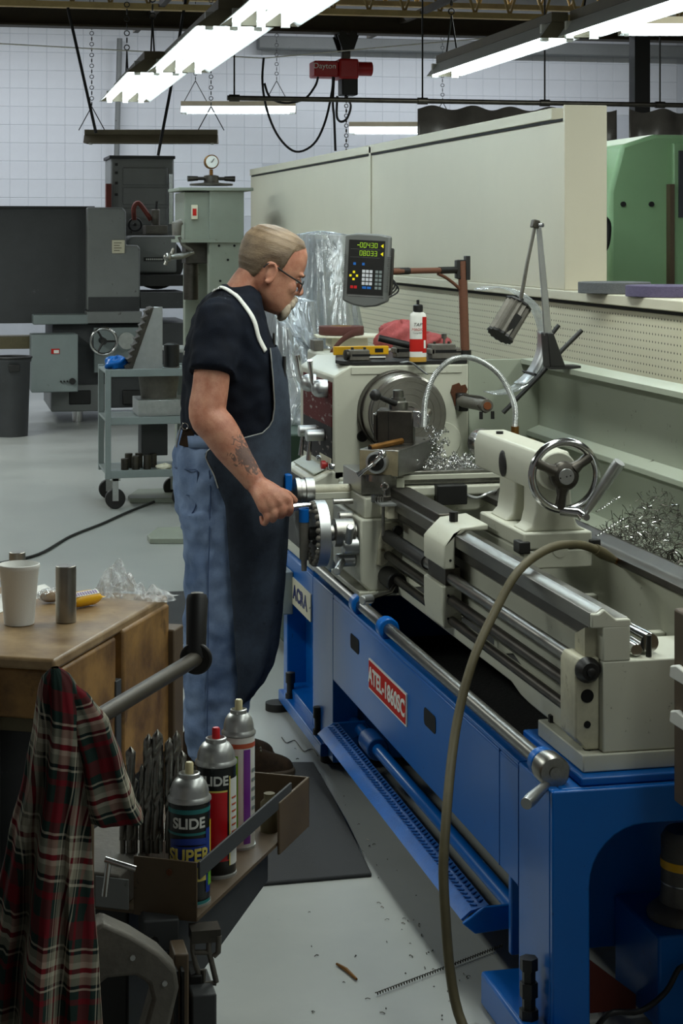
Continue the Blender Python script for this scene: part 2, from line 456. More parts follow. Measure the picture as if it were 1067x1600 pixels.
# ------------------------------------------------------------------ hoist, cables, curtain
yh = 16.35
def H(u, v, y=yh): return at(u, v, y=y)
t = thing('chain_hoist', 'red electric chain hoist hanging from the dark beam', 'hoist', H(533, 125))
a, b = H(487, 96), H(525, 122)
MB().box(a.x, b.x, yh-.12, yh+.12, b.z, a.z).build('motor_box', M['red'], t, bev=.015)
a, b = H(525, 93), H(556, 125)
gb = MB().box(a.x, b.x, yh-.13, yh+.13, b.z, a.z).build('gear_box', M['red'], t, bev=.02)
a, b = H(556, 96), H(581, 119)
MB().cyl((a.x, yh, (a.z+b.z)/2), (b.x, yh, (a.z+b.z)/2), (a.z-b.z)/2, n=20).build('brake_housing', M['red'], t, bev=.01)
a, b = H(531, 118), H(556, 150)
MB().box(a.x, b.x, yh-.09, yh+.09, b.z, a.z).build('chain_container', M['black'], t, bev=.012)
a = H(540, 95); b = H(540, 60)
MB().box(a.x-.04, a.x+.04, yh-.03, yh+.03, a.z-.02, b.z-.06).build('suspension_hook', M['steeldark'], t, bev=.01)
tr = MB()
for s in (-1, 1):
    tr.prism([(b.x-.10, b.z+.02), (b.x+.10, b.z+.02), (b.x+.05, b.z-.12), (b.x-.05, b.z-.12)], 'y', yh+s*.10-.008, yh+s*.10+.008)
    tr.cyl((b.x-.05, yh+s*.05, b.z+.03), (b.x-.05, yh+s*.11, b.z+.03), .035, n=12).cyl((b.x+.05, yh+s*.05, b.z+.03), (b.x+.05, yh+s*.11, b.z+.03), .035, n=12)
tr.build('trolley', M['black'], t)
ch = MB(); a = H(541, 150); zz = a.z
i = 0
while zz > 2.2:
    ch.torus((a.x, yh, zz), (1,0,0) if i % 2 else (0,1,0), .017, .0045, 8, 5); zz -= .045; i += 1
ch.build('load_chain', M['steeldark'], t)
def text(s, size, m, parent, M4, ext=.0006, name='lettering', spacing=1.0, align='CENTER', shear=0, bend=None, sx=1.0, bold=0):
    cu = bpy.data.curves.new('txt', 'FONT'); cu.body = s; cu.size = size; cu.extrude = ext; cu.align_x = align; cu.align_y = 'CENTER'; cu.space_character = spacing; cu.shear = shear; cu.offset = bold
    to = bpy.data.objects.new('txt', cu); COL.objects.link(to)
    bpy.context.view_layer.update()
    me = bpy.data.meshes.new_from_object(to.evaluated_get(bpy.context.evaluated_depsgraph_get()))
    bpy.data.objects.remove(to, do_unlink=True)
    if bend:
        bm = bmesh.new(); bm.from_mesh(me); bmesh.ops.triangulate(bm, faces=bm.faces)
        bmesh.ops.subdivide_edges(bm, edges=[e for e in bm.edges if e.calc_length() > .006], cuts=2, use_grid_fill=False); bm.to_mesh(me); bm.free()
    for q in me.vertices:
        p = q.co.copy(); p.x *= sx
        if bend:
            R, cx, cy, a0 = bend; an = a0 + p.x / R
            q.co = Vector((cx + (R + p.z) * math.sin(an), cy - (R + p.z) * math.cos(an), M4 + p.y))
        else: q.co = M4 @ p
    o = bpy.data.objects.new(name, me); COL.objects.link(o); me.materials.clear(); me.materials.append(m)
    attach(o, parent); return o
def plane_m(o, ex, ey):
    ex = Vector(ex).normalized(); ey = Vector(ey).normalized(); ez = ex.cross(ey)
    return Matrix.Translation(Vector(o)) @ Matrix((ex, ey, ez)).transposed().to_4x4()
p = H(503, 105); text('Dayton', .07, M['white'], t, plane_m((p.x, yh-.122, p.z), (1,0,0), (0,0,1)))
cables = [
 ([(412, 90), (410, 130), (418, 175), (436, 215), (462, 237), (490, 225), (508, 190), (519, 140), (520, 120)], 'black hoist cable drooping in a long loop against the wall'),
 ([(413, 130), (422, 152), (445, 161), (475, 155), (492, 135), (497, 120)], 'black hoist cable hanging in a short loop under the pipe'),
 ([(522, 116), (520, 160), (522, 185), (524, 236)], 'black pendant cable hanging straight down from the hoist'),
 ([(540, 150), (548, 165), (542, 185), (532, 190), (526, 180), (527, 150)], 'small black cable loop with plug under the hoist')]
for k, (pts, lab) in enumerate(cables):
    pp_ = [H(u, v, 16.15 + .012*k) for u, v in pts]
    if k >= 2: pp_[0] = H(*pts[0], 16.30)
    tag(MB().tube(pp_, .011, 6, smooth=5).build('hoist_cable', M['cable']), lab, 'cable')
tag(MB().tube([H(-40, 66, 16.16), H(412, 91, 16.16), H(640, 70, 16.16), H(780, 58, 16.16)], .006, 6).build('guide_wire', M['white']), 'thin pale guide wire strung across under the beam', 'wire')
for (pts, lab) in (([(106, 12), (128, 110), (150, 208)], 'black cord from the joist down to the unlit fixture'), ([(291, -8), (270, 120), (255, 200), (247, 243)], 'black cord hanging behind the left fixture row')):
    tag(MB().tube([H(u, v, 15.57) for u, v in pts], .014, 6, smooth=4).build('power_cord', M['cable']), lab, 'cord')

yc = 14.0
tr = thing('curtain_track', 'long dark pipe track hung from rods above the black curtain', 'track', at(700, 155, y=yc))
z0 = at(355, 153, y=yc).z
xa, xb = at(355, 153, y=yc).x, at(1090, 158, y=yc).x
MB().cyl((xa, yc, z0), (xb, yc, z0), .020, n=10).build('pipe', M['steeldark'], tr)
for u in (366, 660, 851, 1031):
    x = at(u, 150, y=yc).x
    MB().cyl((x, yc, z0), (x, yc, 3.62), .007, n=6).build('hanger_rod', M['black'], tr)
    MB().cyl((x-.04, yc, z0), (x+.04, yc, z0), .028, n=10).build('clamp', M['steeldark'], tr)
for k, (ua, ub, lab) in enumerate(((652, 962, 'black welding curtain left of the steel column'), (984, 1120, 'black welding curtain right of the steel column'))):
    x0, x1 = at(ua, 158, y=yc).x, at(ub, 158, y=yc).x
    n = int((x1-x0)/.02)
    def fn(s, tt, x0=x0, x1=x1):
        x = x0 + (x1-x0)*s; ph = x*13 + 1.6*math.sin(x*2.1)
        ztop = z0 - .03 - .035*(.5-.5*math.cos(x*2*PI/.32))
        return (x, yc + .05*math.sin(ph)*(.5+.5*tt) + .02*math.sin(ph*2.3+1)*tt, ztop + (1.15 - ztop)*tt)
    tag(MB().grid(fn, n, 6).build('curtain', M['curtain'], solid=.003, smooth=80), lab, 'curtain')
# ------------------------------------------------------------------ the lathe
LX = (1.5, 5.0, 0)
LT = thing('metal_lathe', 'large blue and cream metalworking lathe standing along the pegboard partition', 'lathe', LX)
FX = 1.217                       # front of the blue base
b = MB()
b.box(FX, 1.232, 3.752, 5.617, .29, .5445)                                   # front panel
b.box(FX, 1.252, 3.752, 5.617, .545, .557)                                  # folded top lip
b.box(FX, 1.30, 5.618, 5.93, .03, .557).box(FX, 1.30, 6.38, 6.446, .03, .557).box(FX, 1.30, 5.93, 6.38, .455, .557)
b.prism([(5.93, .03), (6.38, .03), (6.38, .10), (5.93, .10)], 'x', FX, 1.30)
b.box(1.285, 1.95, 5.63, 6.44, .03, .55)                                  # pedestal body behind the recess
b.box(FX, 1.24, 3.5485, 3.7515, .0, .5565)                                    # right pedestal front
arch = [(FX, 0), (FX, .557), (1.97, .557), (1.97, 0), (1.92, 0), (1.92, .39)]
for i in range(7):
    q = math.radians(90*i/6); arch.append((1.83 + .09*math.cos(q), .39 + .09*math.sin(q)))
for i in range(9):
    q = math.radians(90 + 90*i/8); arch.append((1.416 + .12*math.cos(q), .36 + .12*math.sin(q)))
arch.append((1.298, 0))
b.prism(arch, 'y', 3.53, 3.548)
b.box(1.2405, 1.95, 3.5485, 3.93, .535, .5565)                              # deck of the right pedestal
b.box(1.285, 1.95, 3.55, 3.93, .557, .575)                               # raised pad
b.box(1.235, 1.95, 3.86, 3.88, .10, .54)                                  # inner wall
b.box(1.94, 1.955, 3.53, 6.44, .29, .557)
base = b.build('base', M['blue'], LT, bev=.004)
MB().box(1.253, 1.94, 3.93, 5.66, .40, .41).box(1.232, 1.253, 3.93, 5.62, .40, .545).build('chip_pan', M['blackpan'], LT)
for ya, yb, lab in ((3.885, 3.889, 0), (3.75, 3.7535, 0)):
    MB().box(FX-.0012, FX+.002, ya, yb, .292, .55).build('panel_seam', M['bluedark'], base)
for (ua, va, ub, vb) in ((548, 992, 561, 1020), (663, 1110, 681, 1142)):
    p, q = at(ua, va, x=FX), at(ub, vb, x=FX); zm = (p.z+q.z)/2
    MB().prism(rounded(q.y, p.y, zm-.022, zm+.022, .012), 'x', FX-.0015, FX+.004).build('drain_slot', M['hole'], base)
# name plates
def plate(ua, ub, va, vb, mname, name, rim, bolts=True):
    p, q = at(ua, va, x=FX), at(ub, vb, x=FX)
    za, zb = p.z, at(ua, vb, x=FX).z
    return p.y, q.y
ya, yb = at(455, 900, x=FX).y, at(487, 930, x=FX).y
pl = MB().prism(rounded(yb, ya, .402, .494, .004), 'x', FX-.004, FX).build('name_plate', M['offwhite'], base)
text('ACRA', .066, M['navy'], pl, plane_m((FX-.0045, (ya+yb)/2, .447), (0,-1,0), (0,0,1)), spacing=1.1, sx=1.30, ext=.001, bold=.0022)
for s in (ya-.008, yb+.008): MB().cyl((FX-.006, s, .448), (FX-.003, s, .448), .003, n=8).build('rivet', M['steel'], pl)
ya, yb = at(578, 1040, x=FX).y, at(637, 1090, x=FX).y
pl = MB().prism(rounded(yb, ya, .385, .472, .003), 'x', FX-.004, FX).build('model_plate', M['white'], base)
MB().prism(rounded(yb+.006, ya-.006, .390, .467, .002), 'x', FX-.0052, FX-.003).build('plate_face', M['redplate'], pl)
text('ATEL-1860SC', .062, M['white'], pl, plane_m((FX-.006, (ya+yb)/2, .427), (0,-1,0), (0,0,1)), sx=1.16, ext=.0008, bold=.0016)
# left pedestal feet and studs
b = MB().box(1.195, 1.30, 5.70, 6.43, .028, .068)
b.build('foot_rail', M['blue'], base, bev=.004)
for u, v in ((459, 1070), (503, 1122)):
    p = at(u, v + 22, x=1.225)
    MB().rev([(.018,0),(.018,.018),(.013,.018),(.013,.055),(.017,.055),(.017,.09),(.008,.092)], (1.213, p.y, .066), (0,0,1), 12).build('levelling_bolt', M['black'], base)
MB().cyl((1.19, 6.41, 0), (1.19, 6.41, .026), .045, n=20).build('levelling_pad', M['foot'], base)
MB().cyl((1.25, 5.75, 0), (1.25, 5.75, .03), .045, n=20).build('levelling_pad', M['foot'], base)
MB().box(1.165, 1.26, 3.45, 3.86, .0, .075).build('foot_rail', M['blue'], base, bev=.008)
MB().rev([(.02,0),(.02,.02),(.014,.02),(.014,.045),(.019,.045),(.019,.075),(.014,.075),(.014,.10),(.019,.10),(.019,.125)], (1.19, 3.60, .075), (0,0,1), 6).build('levelling_bolt', M['black'], base)
p = at(442, 880, y=6.45)
MB().box(1.160, 1.2165, 6.26, 6.47, .365, .512).build('switch_box', M['greycab'], base, bev=.004)
# treadle
tre = MB()
tre.prism([(1.150, .150), (1.172, .168), (1.215, .178), (1.215, .172), (1.173, .162), (1.155, .146)], 'y', 3.96, 5.53)
tre = tre.build('foot_brake_treadle', M['bluedark'], LT)
MB().prism([(1.150, .145), (1.20, .178), (1.30, .180), (1.32, .155), (1.26, .125), (1.18, .12)], 'y', 3.945, 3.957).build('treadle_arm', M['blue'], tre, bev=.003)
MB().prism([(1.150, .145), (1.20, .178), (1.30, .180), (1.32, .155), (1.26, .125), (1.18, .12)], 'y', 5.53, 5.542).build('treadle_arm', M['blue'], tre, bev=.003)
MB().cyl((1.285, 3.76, .155), (1.285, 5.62, .155), .018, n=14).build('pivot_rod', M['blue'], tre)
MB().cyl((1.285, 5.30, .155), (1.285, 5.42, .155), .034, n=16).build('pivot_collar', M['bluedark'], tre, bev=.004)
rnd = random.Random(3)
tp = MB()
for i in range(62):
    for j in range(2):
        y = 3.98 + i*.025 + .012*j; x = 1.185 + .02*j; z = .1725 + (x-1.18)*.2
        tp.obox((x, y, z), (.016, .006, .003), Matrix.Rotation((1 if j else -1)*.7, 3, 'Z'))
o = tp.build('tread_studs', M['bluedark'], tre); o['kind'] = 'stuff'
# control rod with hub and lever
rod = MB().cyl((1.236, 3.62, .583), (1.236, 6.02, .583), .0165, n=16).build('control_rod', M['steel'], LT)
for u in (562, 605):
    y = at(u, 965, x=1.236).y
    MB().cyl((1.236, y-.022, .583), (1.236, y+.022, .583), .030, n=18).build('rod_bearing', M['blue'], rod, bev=.004)
hub = MB().rev([(.026,0),(.034,.006),(.034,.05),(.030,.056),(.012,.056),(.012,.060)], (1.236, 3.625, .583), (0,-1,0), 22).build('lever_hub', M['steel'], rod)
MB().cyl((1.236, 3.63, .583), (1.236, 3.66, .583), .031, n=22).build('hub_collar', M['blue'], hub, bev=.003)
p0 = Vector((1.228, 3.585, .560)); p1 = at(822, 1256, y=3.50)
MB().tube([p0, p0.lerp(p1, .35), p0.lerp(p1, .8), p1], [.008, .011, .014, .012], 12).build('lever_grip', M['aluminium'], hub)
# ---- bed
wall = [(3.60, .612), (3.60, .866), (6.05, .866), (6.05, .575), (5.72, .60), (5.60, .66), (5.3, .672), (4.25, .672), (4.10, .64), (3.96, .60), (3.93, .612)]
b = MB()
b.prism(wall, 'x', 1.362, 1.388).prism(wall, 'x', 1.655, 1.68)
b.box(1.345, 1.70, 3.585, 3.63, .613, .80)                                # end casting
b.box(1.345, 1.405, 3.585, 3.66, .80, .872)
b.box(1.30, 1.72, 3.580, 3.87, .576, .612)                                # foot
for y in (4.0, 4.45, 4.9, 5.35): b.box(1.388, 1.655, y, y+.03, .62, .76)
b.prism([(1.321, .870), (1.321, .899), (1.335, .899), (1.348, .908), (1.366, .893), (1.374, .886), (1.405, .886), (1.408, .873), (1.400, .868)], 'y', 3.585, 3.60)
bed = b.build('bed', M['cream'], LT, bev=.003)
MB().prism([(5.6,.660),(3.70,.660),(3.70,.613),(3.93,.613),(4.00,.614),(4.06,.618),(4.13,.632),(5.6,.632)], 'x', 1.322, 1.3615).build('bed_skirt', M['cream'], bed, bev=.003)
wp = [(1.321, .868), (1.321, .899), (1.335, .9), (1.348, .909), (1.366, .893), (1.374, .887), (1.405, .887), (1.408, .873), (1.400, .866)]
MB().prism(wp, 'y', 3.60, 5.70).build('front_way', M['steel'], bed, bev=.001)
MB().prism([(3.043-x, z) for x, z in wp], 'y', 3.585, 5.70).build('rear_way', M['steeldark'], bed, bev=.001)
MB().box(1.338, 1.362, 3.66, 5.9, .836, .868).build('rack', M['steeldark'], bed)
for z, r, nm, mn in ((.784, .0155, 'lead_screw', 'steel'), (.727, .0135, 'feed_rod', 'steeldark'), (.674, .0115, 'feed_rod', 'steeldark')):
    MB().cyl((1.318, 3.66, z), (1.318, 6.0, z), r, n=16).build(nm, M[mn], bed)
eb = MB().prism([(1.292, .64), (1.292, .79), (1.300, .805), (1.345, .805), (1.345, .615), (1.315, .615)], 'y', 3.605, 3.70).build('rod_bracket', M['creamdirty'], bed, bev=.004)
MB().rev([(.027,0),(.027,.006),(.018,.022),(.009,.022),(.009,.030),(.006,.032)], (1.318, 3.606, .781), (0,-1,0), 20).build('bearing_cap', M['black'], eb)
for z, r in ((.727, .014), (.668, .0075)):
    MB().cyl((1.318, 3.6035, z), (1.318, 3.612, z), r, n=16).build('bore', M['hole'], eb)
for z in (.625, .635): pass
MB().prism([(3.68, .84), (3.68, .80), (3.62, .80), (3.62, .865)], 'x', 1.318, 1.345).build('rack_bracket', M['creamdirty'], bed)
for (x, y) in ((1.325, 3.62), (1.325, 3.84)):
    MB().cyl((x, y, .612), (x, y, .628), .011, n=6).build('foot_bolt', M['black'], bed)
sw = MB()
# spare tooling lying on the bed end
t = thing('morse_taper_sleeve', 'bright ground taper sleeve lying on the end of the lathe bed', 'tool', (1.47, 3.7, .82))
p0, p1 = Vector((1.435, 3.63, .822)), Vector((1.44, 3.90, .822))
MB().rev([(.0,0),(.020,0),(.0215,.004),(.0185,.15),(.013,.152),(.013,.175),(.016,.177),(.016,.23),(.0,.232)], p0+Vector((.03,0,.002)), p1-p0, 20, cap=False).build('shank', M['chrome'], t)
t2 = MB().rev([(0,0),(.012,0),(.0135,.003),(.0135,.09),(0,.091)], (1.428, 3.61, .815), (.05,1,0), 16, cap=False)
tag(t2.build('tool_bit', M['chrome']), 'short bright boring tool lying beside the taper sleeve', 'tool')
tag(MB().cyl((1.455, 3.61, .80), (1.455, 3.61, .845), .006, n=10).build('dowel_pin', M['black']), 'small black pin standing on the bed end', 'pin')
MB().box(1.408, 1.655, 3.63, 3.80, .70, .798).build('bed_shelf', M['cream'], bed, bev=.004)
MB().box(1.389, 1.654, 3.80, 5.9, .615, .62).build('bed_trough', M['blackpan'], bed)
# ---- headstock
b = MB()
b.prism([(1.302, .86), (1.302, 1.205), (1.362, 1.242), (1.77, 1.242), (1.77, .86)], 'y', 6.0, 6.57)
b.box(1.32, 1.76, 5.98, 6.50, .66, .87)
hs = b.build('headstock', M['cream'], LT, bev=.006)
MB().prism([(1.232, .557), (1.232, .858), (1.302, .892), (1.34, .892), (1.34, .557)], 'y', 6.0, 6.47).build('gear_box', M['cream'], hs, bev=.006)
MB().prism([(1.248, .872), (1.290, .8905), (1.290, .8925), (1.248, .875)], 'y', 6.06, 6.42).build('bevel_inset', M['pale'], hs)
gp = MB().box(1.2295, 1.233, 6.04, 6.44, .60, .845).build('gear_chart', M['black'], hs)
MB().box(1.362, 1.745, 5.996, 6.002, 1.212, 1.236).build('cover_strip', M['cream'], hs, bev=.001)
top = MB().prism([(1.365, 6.0), (1.765, 6.0), (1.765, 6.55), (1.43, 6.55), (1.33, 6.10)], 'z', 1.243, 1.253).build('rubber_top', M['black'], hs)
MB().cyl((1.40, 5.999, 1.005), (1.40, 5.994, 1.005), .019, n=20).build('plug', M['black'], hs, bev=.002)
MB().cyl((1.68, 6.0, .985), (1.68, 5.996, .985), .062, n=32).build('round_cover', M['cream'], hs, bev=.002)
# charts on the front
def chartmat():
    m = bpy.data.materials.new('chart'); m.use_nodes = True
    N = m.node_tree.nodes; L = m.node_tree.links; bb = N['Principled BSDF']; bb.inputs['Roughness'].default_value = .65; bb.inputs['Specular IOR Level'].default_value = .15
    tc = N.new('ShaderNodeTexCoord'); mp = N.new('ShaderNodeMapping'); mp.inputs['Scale'].default_value = (1, 22, 75); L.new(tc.outputs['Object'], mp.inputs[0])
    nz = N.new('ShaderNodeTexNoise'); nz.inputs['Scale'].default_value = 1.0; nz.inputs['Detail'].default_value = 2; L.new(mp.outputs[0], nz.inputs['Vector'])
    br = N.new('ShaderNodeValToRGB'); br.color_ramp.elements[0].position = .62; br.color_ramp.elements[1].position = .70; L.new(nz.outputs['Fac'], br.inputs[0])
    sp = N.new('ShaderNodeSeparateXYZ'); L.new(tc.outputs['Object'], sp.inputs[0])
    g = N.new('ShaderNodeMath'); g.operation = 'GREATER_THAN'; g.inputs[1].default_value = 1.035; L.new(sp.outputs['Z'], g.inputs[0])
    mx = N.new('ShaderNodeMix'); mx.data_type = 'RGBA'; L.new(g.outputs[0], mx.inputs[0]); mx.inputs[6].default_value = (*lin((40,38,40)),1); mx.inputs[7].default_value = (*lin((84,22,22)),1)
    m2 = N.new('ShaderNodeMix'); m2.data_type = 'RGBA'; L.new(br.outputs[0], m2.inputs[0]); L.new(mx.outputs[2], m2.inputs[6]); m2.inputs[7].default_value = (*lin((140,132,128)),1)
    L.new(m2.outputs[2], bb.inputs['Base Color']); return m
M['chart'] = chartmat()
MB().box(1.2985, 1.303, 6.02, 6.50, .905, 1.185).build('speed_chart', M['chart'], hs)
for u, v, du, dv in ((486, 598, -22, -43), (504, 607, -20, -44)):
    p = at(u, v, x=1.285)
    k = MB().rev([(.031,0),(.031,.028),(.026,.042),(.016,.051),(0,.053)], (1.30, p.y, p.z), (-1,0,0), 22).build('gear_selector', M['aluminium'], hs)
    e = at(u+du, v+dv, x=1.235)
    MB().tube([Vector((1.255, p.y, p.z)), Vector((1.25, p.y, p.z)).lerp(e, .3), e], [.006, .007, .0095], 10).build('lever', M['chrome'], k)
for u, v in ((477, 673), (489, 680)):
    p = at(u, v, x=1.26)
    k = MB().cyl((1.30, p.y, p.z), (1.235, p.y, p.z), .020, n=20).build('feed_selector', M['aluminium'], hs, bev=.004)
    MB().tube([Vector((1.25, p.y, p.z-.015)), Vector((1.245, p.y+.005, p.z-.085))], [.006, .009], 10).build('lever', M['chrome'], k)
for u, v, mn in ((498, 716, 'chrome'), (509, 726, 'red'), (517, 729, 'chrome')):
    p = at(u, v, x=1.29)
    MB().rev([(.011,0),(.011,.012),(.008,.018),(0,.019)] if mn != 'red' else [(.008,0),(.008,.01),(.014,.012),(.014,.026),(0,.028)], (1.30, p.y, p.z), (-1,0,0), 14).build('push_button', M[mn], hs)
MB().box(1.296, 1.303, 6.02, 6.20, .893, .93).build('button_strip', M['offwhite'], hs)
# chuck
SX, SZ = 1.52, 1.088
prof = [(.132,0),(.132,.10),(.128,.104),(.128,.118),(.124,.122)]
for r in (.108, .086, .066): prof += [(r+.002,.122),(r+.001,.1205),(r,.1205),(r-.001,.122)]
prof += [(.044,.122),(.042,.126),(.030,.126),(.028,.10),(0,.10)]
ck = MB().rev(prof, (SX, 5.965, SZ), (0,-1,0), 56, cap=False).build('chuck', M['turned'], LT, smooth=25)
MB().cyl((SX, 5.955, SZ), (SX, 6.0, SZ), .138, n=48).build('chuck_backplate', M['steeldark'], ck, bev=.002)
MB().cyl((SX, 5.84, SZ), (SX, 5.72, SZ), .018, n=20).build('workpiece', M['chrome'], ck, bev=.002)
for i in range(3):
    q = math.radians(90 + 120*i + 20)
    MB().obox((SX+.10*math.cos(q), 5.90, SZ+.10*math.sin(q)), (.012, .012, .012)).build('key_socket', M['hole'], ck)
# guard pivot on the headstock face
g0 = at(700, 615, y=5.99)
MB().prism([(1.705,1.145),(1.712,1.17),(1.735,1.178),(1.742,1.168),(1.757,1.172),(1.765,1.155),(1.752,1.13),(1.745,1.10),(1.72,1.10),(1.712,1.13)], 'y', 5.993, 6.001).build('rust_patch', M['rust'], hs)
gp = MB().box(1.722, 1.755, 5.95, 6.0, 1.085, 1.145).build('guard_pivot', M['black'], hs, bev=.004)
pa, pb = Vector((1.738, 5.97, 1.118)), at(761, 634, y=5.60)
MB().cyl(pa, pb, .020, n=18).build('pivot_tube', M['castgrey'], gp)
dr = (pb-pa).normalized()
MB().cyl(pb, pb+dr*.006, .0125, n=16).build('tube_bore', M['copper'], gp)
MB().tube([pa+Vector((.0,-.02,.022)), pb+Vector((.0,.05,.022)), pb+Vector((.022,.02,0)), pb+Vector((0,.02,-.022)), pb+Vector((-.022,.03,0))], .004, 8, smooth=4).build('clamp_wire', M['steeldark'], gp)
for s in (-.02, .018): MB().cyl(pb+Vector((s,.0,-.018)), pb+Vector((s,0,-.042)), .006, n=8).build('clamp_screw', M['black'], gp)
# ---- carriage
cr = MB()
cr.prism([(1.235, .648), (1.235, .835), (1.386, .835), (1.386, .62), (1.262, .62)], 'y', 5.316, 5.70)
cr.box(1.25, 1.40, 5.33, 5.70, .835, .897)
cr.box(1.40, 1.72, 5.40, 5.66, .885, .915)
ca = cr.build('carriage', M['cream'], LT, bev=.006)
MB().box(1.228, 1.392, 5.305, 5.70, .607, .622).build('apron_sill', M['cream'], ca, bev=.003)
MB().prism([(1.283,.70),(1.290,.775),(1.305,.825),(1.35,.825),(1.345,.755),(1.325,.735),(1.318,.705),(1.300,.695)], 'y', 5.308, 5.316).build('cover_plate', M['creamdirty'], ca, bev=.002)
MB().cyl((1.345, 5.316, .80), (1.345, 5.300, .80), .015, n=18).build('cap', M['black'], ca, bev=.003)
# wiper brackets on the front way
for nm, pl, ya, yb, mn in (('saddle_wing', [(1.290,.812),(1.290,.872),(1.300,.884),(1.335,.918),(1.41,.926),(1.41,.910),(1.35,.910),(1.335,.901),(1.3205,.900),(1.3205,.812)], 4.60, 4.80, 'cream'),
                       ('rod_support', [(1.296,.655),(1.290,.70),(1.290,.765),(1.345,.765),(1.345,.655)], 4.62, 4.80, 'cream')):
    o = MB().prism(pl, 'y', ya, yb).build(nm, M[mn], ca, bev=.004)
    zz = (.835,) if nm == 'saddle_wing' else (.68, .74)
    for z in zz: MB().cyl((1.308, ya+.002, z), (1.308, ya-.001, z), .0035, n=10).build('screw_hole', M['hole'], o)
MB().box(1.30, 1.34, 4.62, 4.79, .766, .812).build('wing_spacer', M['steeldark'], ca)
MB().cyl((1.345, 4.70, .92), (1.345, 4.70, .945), .012, n=6).build('lock_bolt', M['black'], ca)
MB().box(1.33, 1.39, 4.80, 5.33, .845, .925).build('way_cover', M['steeldark'], ca, bev=.003)
MB().cyl((1.318, 4.86, .784), (1.318, 5.32, .784), .020, n=16).build('screw_sleeve', M['black'], ca)
# cross slide and compound
cs = MB().box(1.25, 1.36, 5.37, 5.62, .90, .96).box(1.36, 1.735, 5.44, 5.58, .915, .957).box(1.36, 1.735, 5.425, 5.44, .921, .936).build('cross_slide', M['steel'], ca, bev=.002)
MB().box(1.36, 1.74, 5.415, 5.43, .934, .948).build('slide_strip', M['cream'], cs, bev=.001)
MB().box(1.36, 1.39, 5.395, 5.42, .915, .945).build('strip_end', M['cream'], cs, bev=.002)
a, c = at(679, 757, y=5.40), at(726, 786, y=5.40)
MB().box(a.x, c.x, 5.37, 5.41, c.z, a.z).build('limit_switch', M['black'], cs, bev=.003)
a, c = at(640, 770, y=5.43), at(765, 797, y=5.43)
MB().prism([(a.x, a.z), (c.x, a.z), (c.x, c.z+.02), (c.x-.04, c.z), (a.x+.06, c.z), (a.x, c.z+.03)], 'y', 5.43, 5.62).build('saddle_bridge', M['cream'], cs, bev=.006)
MB().tube([at(726, 772, y=5.39), at(745, 778, y=5.36), at(765, 770, y=5.36), at(785, 765, y=5.45)], .005, 6, smooth=4).build('switch_cable', M['gal'], cs)
# small tray fixed on the saddle
tb = MB().box(1.30, 1.385, 5.24, 5.34, .845, .885).build('saddle_block', M['offwhite'], ca, bev=.003)
MB().box(1.275, 1.385, 5.22, 5.35, .886, .892).build('clear_plate', M['gal'], tb)
MB().cyl((1.283, 5.228, .80), (1.283, 5.228, .888), .005, n=8).build('hanging_bolt', M['steel'], tb)
th = thing('spare_tool_holder', 'small finned cutting tool lying on the lathe saddle plate', 'tool', (1.29, 5.27, .893))
MB().obox((1.292, 5.27, .902), (.05, .016, .014), Matrix.Rotation(.3, 3, 'Z')).build('shank', M['steeldark'], th, bev=.002)
for i in range(4): MB().obox((1.262+.008*i, 5.262+.003*i, .904), (.003, .022, .022), Matrix.Rotation(.3, 3, 'Z')).build('fin', M['chrome'], th)
MB().torus((1.302, 5.285, .935), (0,1,0), .010, .003, 14, 6).cyl((1.302,5.285,.905),(1.302,5.285,.925),.004,n=8).build('ring', M['chrome'], th)
# compound rest, turned towards the chuck
R35 = Matrix.Rotation(math.radians(-33), 4, 'Z')
cp = Matrix.Translation((1.337, 5.40, 0)) @ R35
def cpb(*a): return MB().merge(MB().box(*a), cp)
co = cpb(-.062, .062, -.075, .30, .958, 1.038).build('compound_rest', M['steel'], cs, bev=.003)
cpb(-.060, .060, -.078, -.074, .962, 1.034).build('face_plate', M['stained'], co)
MB().merge(MB().rev([(.045,0),(.045,.02)], (0, -.06, .945), (0,0,1), 28), cp).build('swivel_base', M['steel'], co)
cen = Vector((0, -.078, 1.002))
dm = MB().rev([(.033,0),(.033,.022),(.026,.024),(.026,.018),(0,.018)], cen, (0,-1,0), 28, cap=False)
MB().merge(dm, cp).build('dial', M['aluminium'], co)
MB().merge(MB().rev([(.024,0),(.024,.003)], cen+Vector((0,-.019,0)), (0,-1,0), 24), cp).build('dial_centre', M['black'], co)
hb = MB().cyl(cen+Vector((0,-.02,0)), cen+Vector((0,-.05,0)), .009, n=14)
hb.tube([cen+Vector((.0,-.045,0)), cen+Vector((.030,-.05,.030))], [.006,.008], 10).sph(cen+Vector((.030,-.052,.030)), .013, 14, 8)
hb.tube([cen+Vector((0,-.045,0)), cen+Vector((-.02,-.05,-.016)), cen+Vector((-.045,-.055,-.034))], [.006,.005,.009], 10)
MB().merge(hb, cp).build('crank', M['chrome'], co)
